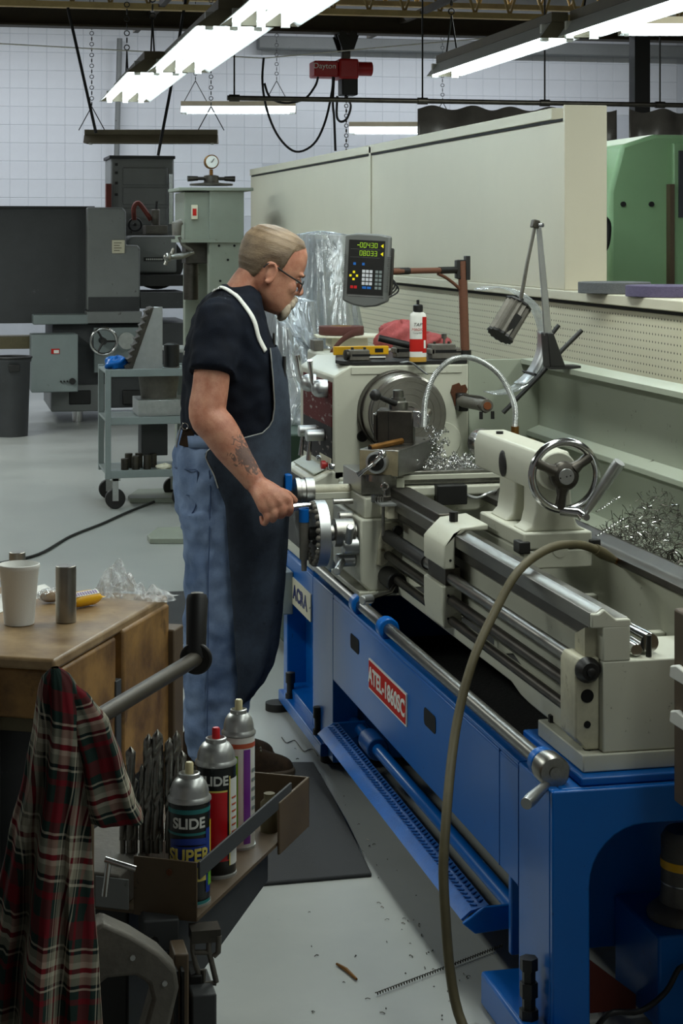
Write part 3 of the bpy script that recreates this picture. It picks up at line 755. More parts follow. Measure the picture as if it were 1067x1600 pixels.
# tool post
tp = Matrix.Translation((1.392, 5.50, 0)) @ Matrix.Rotation(math.radians(-18), 4, 'Z')
def tpm(o): return MB().merge(o, tp)
po = tpm(MB().box(-.056, .054, -.055, .055, 1.038, 1.142).box(-.068, -.056, -.045, .045, 1.05, 1.13)).build('tool_post', M['steeldark'], co, bev=.004)
tpm(MB().box(-.0572, -.0568, -.05, .05, 1.04, 1.14).box(-.022, -.020, -.0565, -.054, 1.042, 1.14)).build('slot', M['hole'], po)
tpm(MB().rev([(.03,0),(.03,.022),(.022,.026),(.022,.036),(.017,.036),(.017,.058),(.012,.060),(0,.060)], (.005,0,1.142), (0,0,1), 18)).build('clamp_nut', M['steel'], po)
tpm(MB().tube([(-.0,-.02,1.160), (-.035,-.06,1.178), (-.05,-.085,1.188)], [.010,.008,.007], 10).sph((-.058,-.098,1.193), .018, 16, 10)).build('clamp_handle', M['black'], po)
for z in (1.065, 1.095, 1.125): tpm(MB().cyl((-.070, -.02, z), (-.067, -.02, z), .006, n=8)).build('set_screw', M['chrome'], po)
bb_ = tpm(MB().box(.052, .075, -.045, .05, 1.09, 1.14).cyl((.085,-.07,1.118), (.085, .09, 1.118), .021, n=20).cyl((.085,-.085,1.118),(.085,-.07,1.118), .017, n=20)).build('boring_bar', M['chrome'], po, bev=.002)
tpm(MB().cyl((.085,-.0862,1.118),(.085,-.083,1.118), .006, n=12)).build('bar_bore', M['hole'], bb_)
br = MB().cyl(at(578, 700, y=5.36), at(628, 689, y=5.42), .0095, n=14)
bro = thing('brass_rod', 'old brass tube lying on top of the compound rest', 'rod', at(600, 694, y=5.39))
br.build('body', M['brass'], bro)
pp = at(578, 700, y=5.36); MB().cyl(pp, pp+Vector((-.002,-.004,0)), .0055, n=10).build('bore', M['hole'], bro)
# hand wheels
def wheel_x(c, R, rr, rw, spokes, mrim, mhub, parent, name, face):
    w_ = MB().rev([(R-rr,0),(R,0.002),(R,rw),(R-rr,rw+.002),(R-rr*1.2,rw*.5),(R-rr,0)], Vector(c), face, 44, cap=False).build(name, M[mrim], parent, smooth=30)
    f = Vector(face)
    h = MB().rev([(.020,0),(.020,.05),(.014,.054),(0,.054)], Vector(c), face, 18)
    h.build('hub', M[mhub], w_)
    e, g = MB.frame(f)
    for i in range(spokes):
        q = 2*PI*i/spokes + .5; d = e*math.cos(q)+g*math.sin(q)
        MB().tube([Vector(c)+d*.015+f*rw*.5, Vector(c)+d*(R-rr*.6)+f*rw*.5], [.012,.009], 8).build('spoke', M[mhub], w_)
    return w_
hw = wheel_x((1.14, 5.37, .79), .098, .016, .034, 3, 'aluminium', 'black', ca, 'apron_handwheel', (-1,0,0))
MB().cyl((1.235, 5.37, .79), (1.14, 5.37, .79), .024, n=18).build('wheel_shaft', M['steel'], hw)
MB().cyl((1.225, 5.37, .79), (1.165, 5.37, .79), .042, n=24).build('graduated_dial', M['steel'], hw, bev=.003)
hd = Vector((1.112, 5.375, .872))
MB().tube([hd, hd+Vector((-.03,0,0)), hd+Vector((-.075,0,-.004)), hd+Vector((-.115,0,-.004))], [.008,.010,.012,.010], 12).build('wheel_grip', M['chrome'], hw)
rt = MB()
for i in range(26):
    q = 2*PI*i/26; rt.sph((1.103, 5.37+.088*math.cos(q), .79+.088*math.sin(q)), (.010,.009,.009), 8, 5)
o = rt.build('rim_grips', M['castgrey'], hw); o['kind'] = 'stuff'
# dark gear wheel behind the hand wheel on the gear box
MB().rev([(.07,0),(.082,.004),(.082,.016),(.05,.018),(.02,.03),(0,.03)], (1.232, 6.16, .715), (-1,0,0), 28).build('gear_shift_wheel', M['black'], hs)
# upright steel handle with blue band
p = at(475, 805, x=1.075)
uh = MB().rev([(.008,0),(.009,.03),(.0135,.035),(.0145,.14),(.012,.17),(.012,.175)], (1.075, p.y, p.z-.165), (0,0,1), 14).build('upright_handle', M['castgrey'], ca)
MB().cyl((1.075, p.y, p.z-.02), (1.075, p.y, p.z+.018), .0155, n=14).build('blue_band', M['blue'], uh)
MB().cyl((1.075, p.y, p.z+.012), (1.145, p.y-.02, p.z+.012), .006, n=8).build('handle_stud', M['steel'], uh)
# cross-slide hand wheel with dial on a long tube
cy_ = 5.53; cz = .893
tbx = MB().cyl((1.13, cy_, cz), (1.30, cy_, cz), .020, n=18).build('cross_feed_tube', M['creamdirty'], ca)
MB().box(1.13, 1.28, cy_-.021, cy_+.021, cz-.024, cz-.002).build('tube_cover', M['cream'], tbx, bev=.003)
dl = MB().rev([(.043,0),(.043,.026),(.039,.028),(.039,.040),(.043,.042),(.043,.056),(.036,.060),(.028,.066),(0,.066)], (1.135, cy_, cz), (-1,0,0), 32, cap=False).build('graduated_dial', M['steel'], tbx)
MB().rev([(.014,0),(.014,.022),(0,.026)], (1.073, cy_, cz+.01), (-1,0,0), 16).build('dial_knob', M['chrome'], dl)
MB().box(1.046, 1.068, cy_-.018, cy_+.018, cz+.005, cz+.055).build('blue_clip', M['blue'], dl, bev=.003)
MB().tube([Vector((1.06,cy_,cz+.015)), Vector((1.02,cy_+.02,cz+.035))], [.006,.007], 8).sph((1.012,cy_+.02,cz+.04), .015, 14, 8).build('ball_crank', M['chrome'], dl)
for (x0,y0,z0,x1,y1,z1,r) in ((1.235,5.47,.745,1.175,5.47,.745,.020),(1.235,5.43,.79,1.17,5.43,.79,.017)): pass
# silver levers on the apron
def apron_lever(c, ln, d, rh, label):
    k = MB().cyl((1.236, c[0], c[1]), (1.236-ln, c[0], c[1]), rh, n=22).build('lever_boss', M['aluminium'], ca, bev=.004)
    p0 = Vector((1.236-ln*.65, c[0], c[1])); p1 = p0 + Vector(d)
    MB().cyl(p0, p1, .0115, n=16).build('lever_arm', M['aluminium'], k, bev=.003)
p = at(562, 862, x=1.215); apron_lever((5.345, p.z), .05, at(548, 823, y=5.27)-Vector((1.204, 5.345, p.z)), .026, '')
p = at(548, 878, x=1.20); apron_lever((5.385, .705), .06, at(526, 893, y=5.29)-Vector((1.197, 5.385, .705)), .020, '')
for u, v in ((531, 829), (536, 808)):
    p = at(u, v, x=1.21); MB().cyl((1.24, p.y, p.z), (1.195, p.y, p.z), .017, n=18).build('apron_knob', M['steel'], ca, bev=.003)
MB().cyl((1.24, 5.44, .872), (1.18, 5.44, .872), .008, n=12).build('lock_screw', M['steel'], ca)
hn = MB().cyl((1.318, 5.20, .665), (1.318, 5.32, .665), .030, n=18).build('half_nut_boss', M['black'], ca, bev=.004)
MB().tube([Vector((1.318,5.22,.66)), at(610,925,y=5.15), at(575,936,y=5.08)], [.006,.006,.007], 8).build('half_nut_lever', M['steel'], hn)
pe = at(575, 936, y=5.08); MB().cyl(pe+Vector((.012,.004,0)), pe+Vector((-.022,-.014,0)), .0135, n=16).build('lever_knob', M['aluminium'], hn, bev=.003)
# ---- tailstock
TX = 1.52
ts = MB()
ts.prism([(TX-.048, 1.035), (TX-.052, 1.10), (TX-.040, 1.135), (TX+.040, 1.135), (TX+.052, 1.10), (TX+.048, 1.035)], 'y', 4.40, 4.93)
ts.prism([(TX-.078,.934),(TX-.056,.948),(TX-.047,.985),(TX-.046,1.05),(TX+.046,1.05),(TX+.050,.985),(TX+.064,.948),(TX+.090,.934)], 'y', 4.401, 4.50)
ts.prism([(TX-.070,.934), (TX-.050,.955), (TX-.043,1.0), (TX-.043, 1.04), (TX+.045, 1.04), (TX+.06, .934)], 'y', 4.58, 4.72)
ts.prism([(TX-.02, .93), (TX-.02, 1.04), (TX+.045, 1.04), (TX+.06, .93)], 'y', 4.49, 4.60)
tl = ts.build('tailstock', M['cream'], LT, bev=.008, seg=3)
MB().box(TX-.085, TX+.095, 4.38, 4.76, .893, .935).build('tailstock_body_base', M['cream'], tl, bev=.005)
MB().box(TX-.085, TX+.095, 4.38, 4.76, .845, .891).build('tailstock_sole', M['cream'], tl, bev=.004)
for x in (TX-.10, TX+.085): MB().box(x, x+.03, 4.372, 4.42, .885, .915).build('way_wiper', M['black'], tl, bev=.003)
MB().cyl((TX+.01, 4.378, .892), (TX+.01, 4.381, .892), .020, n=24).build('clamp_ring', M['cream'], tl)
MB().sph((TX-.052, 4.66, 1.075), (.006, .03, .035), 16, 10).build('oval_badge', M['black'], tl)
MB().cyl((TX-.01, 4.82, 1.135), (TX-.01, 4.82, 1.142), .010, n=10).build('oil_cap', M['black'], tl)
MB().cyl((TX+.01, 4.47, 1.135), (TX+.01, 4.47, 1.142), .010, n=10).build('oil_cap', M['black'], tl)
MB().rev([(.030,0),(.030,.03),(.042,.032),(.043,.075),(.040,.080),(.040,.105),(.030,.125),(.016,.14),(0,.14)], (TX, 4.925, SZ), (0,1,0), 22).build('drill_chuck', M['chrome'], tl)
MB().tube([Vector((TX,5.06,SZ)), Vector((TX,5.14,SZ))], [.007,.003], 8).build('centre_drill', M['chrome'], tl)
for q in (0, 2.1, 4.2): MB().cyl(Vector((TX+.024*math.cos(q),5.05,SZ+.024*math.sin(q))), Vector((TX+.010*math.cos(q),5.095,SZ+.010*math.sin(q))), .006, n=8).build('chuck_jaw', M['steel'], tl)
MB().cyl((TX, 4.40, SZ), (TX, 4.365, SZ), .050, n=28).build('bearing_flange', M['cream'], tl, bev=.004)
wc = Vector((TX+.005, 4.335, SZ-.006))
tw = MB().torus(wc, (0,1,0), .084, .0105, 44, 10).build('tailstock_handwheel', M['chrome'], tl)
MB().rev([(.030,-.02),(.036,0),(.036,.02),(.030,.026),(0,.026)], wc+Vector((0,.012,0)), (0,-1,0), 24, cap=True).build('hub', M['steeldark'], tw)
MB().cyl(wc+Vector((0,-.014,0)), wc+Vector((0,-.018,0)), .020, n=24).build('hub_cap', M['aluminium'], tw, bev=.001)
for a in (-.016,-.0,.010): MB().cyl(wc+Vector((a,-.0185,.2*a)), wc+Vector((a,-.0175,.2*a)), .002, n=8).build('cap_hole', M['hole'], tw)
for q in (35, 155, 262):
    d = Vector((math.cos(math.radians(q)), 0, math.sin(math.radians(q))))
    MB().tube([wc+d*.028, wc+d*.05, wc+d*.082], [.018,.012,.014], 10).build('spoke', M['steeldark'], tw)
kb = at(911, 806, y=4.31)
MB().tube([wc+Vector((-.01,0,-.086)), wc.lerp(kb,.75)+Vector((0,0,-.016)), kb+Vector((0,.0,0))], [.012,.014,.016], 12).build('crank_boss', M['chrome'], tw)
MB().cyl(kb+Vector((0,-.010,0)), kb+Vector((0,-.026,0)), .0085, n=16).build('crank_screw', M['chrome'], tw)
ke = at(968, 722, y=4.24)
MB().tube([kb, kb.lerp(ke,.2), kb.lerp(ke,.6), kb.lerp(ke,.9), ke], [.008,.010,.0135,.0155,.0145], 14).build('crank_grip', M['aluminium'], tw)
# ---- splash back
sb = MB()
sb.box(2.02, 2.035, 3.2, 6.0, .80, 1.25)
sb.box(1.77, 2.035, 6.0, 6.012, .80, 1.255)
sb.box(1.72, 2.03, 3.6, 6.0, .795, .805)
spb = sb.build('splash_back', M['pale'], LT, bev=.002)
MB().prism([(1.955,1.240),(1.955,1.256),(2.04,1.262),(2.04,1.254),(1.968,1.248),(1.962,1.240)], 'y', 3.2, 6.0).build('top_ledge', M['pale'], spb)
MB().prism([(1.975,.995),(1.975,1.012),(2.02,1.03),(2.02,.985)], 'y', 3.2, 6.0).build('lower_rail', M['pale'], spb, bev=.002)
MB().box(1.935, 1.95, 3.53, 6.4, .40, .80).build('rear_skirt', M['pale'], spb)
# coolant nozzle on a flexible steel hose
hp = [(1.715,1.098),(1.716,1.15),(1.70,1.20),(1.66,1.262),(1.59,1.305),(1.52,1.305),(1.465,1.26),(1.437,1.19),(1.431,1.13),(1.430,1.105)]
HY = 5.32
fh = MB().tube([(x, HY + .0, z) for x, z in hp], .0075, 12, smooth=6).build('coolant_hose', M['gal'], LT)
rg = MB(); sp_ = spline([Vector((x, HY, z)) for x, z in hp], 16)
for i in range(0, len(sp_)-1): 
    rg.torus(sp_[i], (sp_[i+1]-sp_[i]), .0072, .0018, 10, 5)
o = rg.build('hose_rings', M['gal'], fh); o['kind'] = 'stuff'
MB().cyl((1.715,HY,1.045),(1.715,HY,1.10), .012, n=10).cyl((1.715,HY,1.055),(1.715,HY,1.075), .017, n=6).build('valve', M['brass'], fh)
MB().tube([(1.715,HY,1.06),(1.75,HY+.02,1.055),(1.80,HY+.05,1.04),(1.84,HY+.1,.98),(1.86,HY+.1,.90)], .008, 8, smooth=4).build('supply_pipe', M['brass'], fh)
MB().box(1.705,1.725,HY-.004,HY+.05,.915,1.05).build('hose_post', M['steeldark'], fh)
# ------------------------------------------------------------------ digital readout on its arm
DR = thing('digital_readout', 'grey digital readout with green figures on a taped swing arm', 'readout', (1.52, 6.2, 1.253))
pc = at(574, 421, y=6.02)
DM = Matrix.Translation(pc) @ Matrix.Rotation(-.40, 4, 'Z') @ Matrix.Rotation(.05, 4, 'Y')
def dm(o): return MB().merge(o, DM)
W2, H2 = .076, .118
out = [(-W2, H2-.006), (-W2*.5, H2+.002), (W2*.5, H2+.002), (W2, H2-.004), (W2, -H2+.014), (W2*.5, -H2-.004), (0, -H2-.009), (-W2*.5, -H2-.004), (-W2, -H2+.010)]
cs_ = dm(MB().prism(out, 'y', -.024, .022)).build('case', M['drogrey'], DR, bev=.006)
dm(MB().box(W2-.03, W2+.006, .0, .05, -.085, .075)).build('rear_cover', M['black'], DR, bev=.006)
pn = dm(MB().box(-.062, .060, -.0255, -.023, -.084, .098)).build('front_panel', M['black'], DR)
rb = MB()
for i in range(20):
    z = .045 - i*.006; rb.box(-W2-.0015, -W2+.012, -.0255, .01, z, z+.003).box(W2-.012, W2+.0015, -.0255, .01, z, z+.003)
o = dm(rb).build('grip_ribs', M['drogrey'], DR); o['kind'] = 'stuff'
M['ledgreen'] = mat('ledgreen', (150, 190, 40), .5, var=0, emit=.55)
M['ledyellow'] = mat('ledyellow', (232, 214, 20), .5, var=0, emit=.3)
M['keywhite'] = mat('keywhite', (214, 216, 222), .5, var=0)
M['keygrey'] = mat('keygrey', (132, 142, 142), .5, var=0)
M['keyblue'] = mat('keyblue', (40, 110, 196), .4, var=0)
M['keyred'] = mat('keyred', (206, 36, 40), .4, var=0)
SEG = {'0':'abcdef','3':'abgcd','4':'fgbc','8':'abcdefg'}
def digit(ch, x, z, w, h):
    m_ = MB(); q = .0013
    S = {'a':(0,h,w,h),'d':(0,0,w,0),'g':(0,h/2,w,h/2),'f':(0,h/2,0,h),'b':(w,h/2,w,h),'e':(0,0,0,h/2),'c':(w,0,w,h/2)}
    for s in SEG[ch]:
        x0,z0,x1,z1 = S[s]; m_.box(x+x0-q/2, x+x1+q/2, -.0262, -.0252, z+z0-q/2, z+z1+q/2)
    return m_
for row, (st, z) in enumerate((('00430', .074), ('08033', .047))):
    for i, ch in enumerate(st): dm(digit(ch, -.024 + i*.0125, z, .0075, .015)).build('digit', M['ledgreen'], pn)
dm(MB().box(-.034, -.026, -.0262, -.0252, .080, .082)).build('minus_sign', M['ledgreen'], pn)
for z in (.074, .047): dm(MB().box(-.0115, -.0098, -.0262, -.0252, z-.002, z)).build('decimal_point', M['ledgreen'], pn)
for z in (.081, .054):
    dm(MB().prism([(.046, z), (.055, z+.007), (.055, z-.007)], 'y', -.0265, -.0252)).build('axis_key', M['ledyellow'], pn)
for z in (.069, .042): dm(MB().box(-.056, .044, -.0258, -.0252, z-.002, z-.0012)).build('window_line', M['drogrey'], pn)
def key(x, z, w, h, m): dm(MB().box(x-w/2, x+w/2, -.0265, -.0252, z-h/2, z+h/2)).build('key', M[m], pn)
for r in range(4):
    for c in range(3): key(-.008 + c*.0125, -.006 - r*.0135, .0098, .0100, 'keywhite')
for r in range(5):
    for c in range(2): key(.0365 + c*.0125, -.006 - r*.0135, .0092, .0092, 'keygrey')
for c in range(2): key(-.004 + c*.0165, -.0605, .0135, .008, 'keyblue'); key(-.046 + c*.0125, -.0600, .0095, .009, 'keyred')
for x in (-.040, -.010): key(x, .018, .0085, .0085, 'keyblue')
for dx, dz in ((0, .012), (0, -.012), (-.011, 0), (.011, 0)): key(-.041+dx, -.022+dz, .0075, .0075, 'ledyellow')
dm(MB().box(-.058, .062, -.0252, -.0235, -.0905, -.0865)).build('panel_rim', M['aluminium'], DR)
# arm and post
px_ = at(727, 560, y=6.25); PXX = px_.x; PYY = 6.25
zt = at(722, 408, y=PYY).z; za = at(700, 422, y=PYY).z
po = MB().cyl((PXX, PYY, 1.243), (PXX-.012, PYY, zt), .016, n=14).build('post', M['tape'], DR)
MB().cyl((PXX-.003, PYY, 1.253), (PXX-.003, PYY, 1.272), .024, n=14).build('post_foot', M['black'], DR)
a = at(612, 424, y=6.07); bq = Vector((PXX-.03, PYY, za))
ar = MB().tube([a, a.lerp(bq, .3), bq], .0105, 10).build('arm', M['tape'], DR)
MB().tube([a+Vector((-.03,-.01,0)), a.lerp(bq, .25)], .0125, 10).build('arm_end', M['black'], DR)
MB().tube([a.lerp(bq,.72), bq+Vector((.0,0,0))], .0125, 10).build('arm_end', M['black'], DR)
kn = MB().box(bq.x-.006, bq.x+.008, PYY-.014, PYY+.014, za-.03, za+.035).box(bq.x+.028, bq.x+.044, PYY-.016, PYY+.016, za-.035, za+.05).box(bq.x, bq.x+.036, PYY-.012, PYY+.012, za+.024, za+.036).box(bq.x, bq.x+.036, PYY-.012, PYY+.012, za-.032, za-.020)
kn.build('knuckle', M['black'], DR, bev=.002)
MB().tube([a.lerp(bq,.70)+Vector((0,0,-.012)), a.lerp(bq,.85)+Vector((0,0,-.03)), bq+Vector((.015,0,-.075)), bq+Vector((.022,0,-.13))], .006, 8, smooth=4).build('signal_cable', M['tape'], DR)
for k in range(3):
    MB().tube([a+Vector((-.02,0,-.01)), a+Vector((.012+.006*k,0,-.04-.01*k)), a+Vector((-.005,.0,-.07-.008*k)), a+Vector((-.03,.01,-.09))], .003, 6, smooth=5).build('wire', M['cable'], DR)

# ------------------------------------------------------------------ work lamp and swung-up guard
YL = 5.52
def Lp(u, v, y=YL): return at(u, v, y=y)
WL = thing('work_lamp', 'grey ribbed machine lamp on a jointed arm above the splash back', 'lamp', Lp(862, 555))
c0, c1 = Lp(809, 477), Lp(779, 521)
ax = (c1-c0).normalized() ; ax = (ax + Vector((0,-.22,0))).normalized()
e, g = MB.frame(ax)
def ribbed(r0, r1, n, L0, L1):
    rings = []
    for t_ in (L0, L1):
        rings.append([c0 + ax*t_ + (e*math.cos(2*PI*k/(2*n)) + g*math.sin(2*PI*k/(2*n)))*(r0 if k % 2 else r1) for k in range(2*n)])
    return MB().loft(rings)
hd = ribbed(.036, .043, 14, 0, .112).build('lamp_head', M['castgrey'], WL, smooth=20)
ribbed(.043, .046, 10, -.006, .0).build('end_plate', M['black'], hd, smooth=20)
ribbed(.038, .045, 14, .112, .120).build('lens_rim', M['black'], hd, smooth=20)
MB().obox(c0+ax*.06+Vector((-.0,-.041,-.012)), (.02,.01,.075), Matrix.Rotation(.6,3,'Y')).build('label_strip', M['black'], hd)
jt = Lp(836, 350); pv = c0 - ax*.006
MB().tube([pv, pv-ax*.02], .008, 10).build('swivel', M['black'], hd)
ra = MB().tube([pv-ax*.012, pv.lerp(jt,.5), jt], [.0065,.0065,.0065], 8).build('upper_rod', M['steel'], WL)
MB().obox(jt, (.022,.03,.026), Matrix.Rotation(.2,3,'Y')).build('joint', M['steeldark'], WL, bev=.003)
MB().cyl(jt+Vector((.008,-.02,-.004)), jt+Vector((.016,-.03,-.004)), .007, n=8).build('joint_bolt', M['chrome'], WL)
lb = Lp(858, 525); j2 = jt+Vector((.012,.008,0))
fl = MB().prism([(j2.x-.006, j2.z), (j2.x+.010, j2.z), (lb.x+.012, lb.z), (lb.x-.014, lb.z)], 'y', YL+.004, YL+.012)
fl.build('flat_bar', M['aluminium'], WL, bev=.002)
bk = Lp(862, 545)
MB().prism([(lb.x-.012, lb.z+.01), (lb.x+.008, lb.z+.01), (bk.x+.04, 1.262), (bk.x-.012, 1.262)], 'y', YL-.02, YL+.05).build('bracket', M['black'], WL, bev=.003)
MB().box(bk.x-.01, 1.99, YL-.02, YL+.05, 1.256, 1.266).build('bracket_foot', M['black'], WL)
MB().cyl(lb+Vector((.004,-.008,.004)), lb+Vector((.004,.016,.004)), .008, n=8).build('pivot_bolt', M['chrome'], WL)
def clear_mat(name, tint, t=.72, rough=.12, bump=0, bscale=20, op=(.8,.82,.84)):
    m = bpy.data.materials.new(name); m.use_nodes = True; N = m.node_tree.nodes; L = m.node_tree.links
    N.remove(N['Principled BSDF']); o_ = N['Material Output']
    tr_ = N.new('ShaderNodeBsdfTransparent'); tr_.inputs[0].default_value = (*tint, 1)
    gl = N.new('ShaderNodeBsdfGlossy'); gl.inputs[0].default_value = (.9,.92,.94,1); gl.inputs['Roughness'].default_value = rough
    df = N.new('ShaderNodeBsdfDiffuse'); df.inputs[0].default_value = (*op, 1)
    tl_ = N.new('ShaderNodeBsdfTranslucent'); tl_.inputs[0].default_value = (*op, 1)
    m0 = N.new('ShaderNodeMixShader'); m0.inputs[0].default_value = .5; L.new(df.outputs[0], m0.inputs[1]); L.new(tl_.outputs[0], m0.inputs[2])
    m1 = N.new('ShaderNodeMixShader'); m1.inputs[0].default_value = .55; L.new(m0.outputs[0], m1.inputs[1]); L.new(gl.outputs[0], m1.inputs[2])
    m2 = N.new('ShaderNodeMixShader'); L.new(m1.outputs[0], m2.inputs[1]); L.new(tr_.outputs[0], m2.inputs[2])
    m2.inputs[0].default_value = t
    if bump:
        tc = N.new('ShaderNodeTexCoord'); nz = N.new('ShaderNodeTexNoise'); nz.inputs['Scale'].default_value = bscale; nz.inputs['Detail'].default_value = 5; nz.inputs['Distortion'].default_value = .6
        mp = N.new('ShaderNodeMapping'); mp.inputs['Scale'].default_value = (1,1,.35); L.new(tc.outputs['Object'], mp.inputs[0]); L.new(mp.outputs[0], nz.inputs['Vector'])
        bp = N.new('ShaderNodeBump'); bp.inputs['Strength'].default_value = bump; bp.inputs['Distance'].default_value = .03; L.new(nz.outputs['Fac'], bp.inputs['Height'])
        L.new(bp.outputs[0], gl.inputs['Normal']); L.new(bp.outputs[0], df.inputs['Normal'])
        rp = N.new('ShaderNodeMapRange'); rp.inputs[1].default_value = .35; rp.inputs[2].default_value = .7; rp.inputs[3].default_value = min(t+.2,.95); rp.inputs[4].default_value = max(t-.3, .05)
        L.new(nz.outputs['Fac'], rp.inputs[0]); L.new(rp.outputs[0], m2.inputs[0])
    L.new(m2.outputs[0], o_.inputs['Surface']); return m
M['clear'] = clear_mat('clear', (.96,.98,.98), .48, .10)
M['sheet'] = clear_mat('sheet', (.95,.97,.99), .42, .25, bump=.9, bscale=9)
M['lens'] = clear_mat('lens', (.98,.98,.98), .90, .05)
M['wrap'] = clear_mat('wrap', (.97,.98,.99), .55, .10, bump=.9, bscale=60)
GD = thing('chuck_guard', 'clear curved chuck guard swung up behind the lathe headstock', 'guard', Lp(772, 640, 5.62))
gc = Lp(772, 531, 5.64)
def arc(R, q, y): return (gc.x + R*math.cos(q), y, gc.z + R*1.02*math.sin(q))
def gfn(s, t_): q = math.radians(108 - 205*s); return arc(.166, q, 5.58 + .11*t_)
MB().grid(gfn, 40, 4).build('curved_shield', M['clear'], GD, solid=.004)
def gf2(s, t_): q = math.radians(8 - 68*s); return arc(.161, q, 5.585 + .10*t_)
MB().grid(gf2, 16, 2).build('metal_strip', M['aluminium'], GD, solid=.003)
q = math.radians(-42); 
MB().tube([Vector(arc(.172,q,5.575)), Vector(arc(.172,q,5.70)), Vector(arc(.155,q,5.70)), Vector(arc(.155,q,5.575)), Vector(arc(.172,q,5.575))], .003, 6).build('strip_band', M['black'], GD)
MB().tube([Lp(786, 645, 5.56), Lp(840, 590, 5.56), Lp(880, 545, 5.56), Lp(909, 516, 5.56)], .0075, 8).build('guard_bar', M['black'], GD)
MB().tube([Lp(848, 540, 5.66), Lp(873, 508, 5.66)], .0075, 8).build('guard_bar', M['black'], GD)
MB().tube([Lp(862, 556, 5.56), Lp(866, 548, 5.62), Lp(858, 541, 5.66)], .006, 8).build('bar_link', M['black'], GD)

# ------------------------------------------------------------------ things on the headstock
ZT = 1.254
MB().box(1.385, 1.77, 6.57, 6.86, .60, 1.245).build('end_gear_cover', M['cream'], hs, bev=.01)
def top_at(u, v): return at(u, v, z=ZT)
pr = thing('emery_roll', 'brown emery cloth roll lying on white paper with its tail hanging', 'roll', top_at(532, 548))
c = top_at(533, 541); c.z = ZT + .045
MB().rev([(.040,0),(.084,0),(.086,.002),(.086,.030),(.084,.032),(.040,.032),(.040,0)], c, (0,0,1), 44, cap=False).build('roll', M['emery'], pr)
MB().rev([(.036,0),(.0405,0),(.0405,.033),(.036,.033),(.036,0)], c, (0,0,1), 32, cap=False).build('core', M['cardboard'], pr)
tl0 = c + Vector((.078,-.035,.016)); 
tail = [c+Vector((.085,-.012,.016)), c+Vector((.055,-.070,.014)), c+Vector((.0,-.13,.004)), c+Vector((-.06,-.19,-.03)), c+Vector((-.10,-.22,-.075)), c+Vector((-.12,-.23,-.13))]
ts_ = spline(tail, 6)
MB().grid(lambda s, t_: ts_[int(round(s*(len(ts_)-1)))] + Vector((.0,.0,.028*(t_-.5))) + Vector((.012*(t_-.5)*s,0,0)), len(ts_)-1, 1).build('tail', M['emery'], pr, solid=.0015)
c = top_at(538, 541)
tag(MB().prism([(c.x-.12,c.y-.06),(c.x-.05,c.y-.10),(c.x+.10,c.y-.09),(c.x+.17,c.y+.06),(c.x+.10,c.y+.14),(c.x-.10,c.y+.09)], 'z', ZT+.036, ZT+.043).build('paper_pad', M['paper'], bev=.001), 'pad of cream paper under the emery roll', 'paper')
tag(MB().box(c.x-.06, c.x+.08, c.y-.05, c.y+.06, ZT, ZT+.0355).build('card_box', M['paper'], bev=.002), 'small white carton under the paper pad', 'box')
a = top_at(482, 553)
tag(MB().box(1.385, 1.42, 6.72, 6.80, 1.246, 1.285).build('steel_block', M['castgrey'], bev=.002), 'small grey steel block at the headstock corner behind the levers', 'block')
a, b_ = top_at(522, 556), top_at(612, 556)
lv = thing('spirit_level', 'bright yellow level bar lying across the headstock top', 'level', (a+b_)/2)
MB().box(a.x, b_.x, a.y-.0, a.y+.022, ZT+.002, ZT+.032).build('body', M['yellow'], lv, bev=.002)
MB().box(b_.x-.05, b_.x-.02, a.y-.001, a.y+.02, ZT+.010, ZT+.024).build('vial_window', M['black'], lv)
def holder(u, v, w, d_, h, lab, screws, knob=None, rz=0):
    c_ = top_at(u, v)
    t_ = thing('tool_holder', lab, 'tool holder', (c_.x, c_.y, ZT), rz)
    MB().box(-w/2, w/2, -d_/2, d_/2, 0, h).box(-w/2-.006, -w/2+.012, -d_/2, d_/2, h*.3, h*.7).build('body', M['castgrey'], t_, bev=.003, local=True)
    MB().box(-w*.35, w*.5+.002, -d_/2-.001, d_/2+.001, h*.42, h*.62).build('slot', M['hole'], t_, local=True)
    for i in range(screws): MB().cyl((-w*.3+w*.6*i/max(screws-1,1), 0, h), (-w*.3+w*.6*i/max(screws-1,1), 0, h+.008), .005, n=8).build('set_screw', M['steeldark'], t_, local=True)
    if knob: MB().rev([(.004,0),(.004,.018),(.009,.018),(.010,.034),(0,.036)], (w*.1, 0, h), (0,0,1), 12).build('height_screw', M['steel'], t_, local=True)
    return t_
h1 = holder(560, 563, .07, .05, .036, 'tool holder with round knurled end, nearest the yellow level', 2, rz=-.1)
MB().rev([(.014,0),(.018,.004),(.018,.014),(.010,.016),(0,.016)], (-.035, -.02, .02), (-1,-.3,0), 16).build('knurled_knob', M['steeldark'], h1, local=True)
holder(627, 558, .05, .05, .048, 'square tool holder between the yellow level and the bottle', 2)
holder(690, 560, .085, .055, .050, 'tool holder with tall height screw right of the bottle', 2, True)
holder(708, 555, .045, .05, .026, 'low dark tool holder at the right end of the headstock top', 1)
c = top_at(588, 562)
bts = thing('drill_scrap', 'small bright boring bit lying in front of the yellow level', 'tool', c)
MB().cyl(c+Vector((-.03,0,.007)), c+Vector((.03,-.005,.007)), .006, n=10).build('bit', M['steel'], bts)
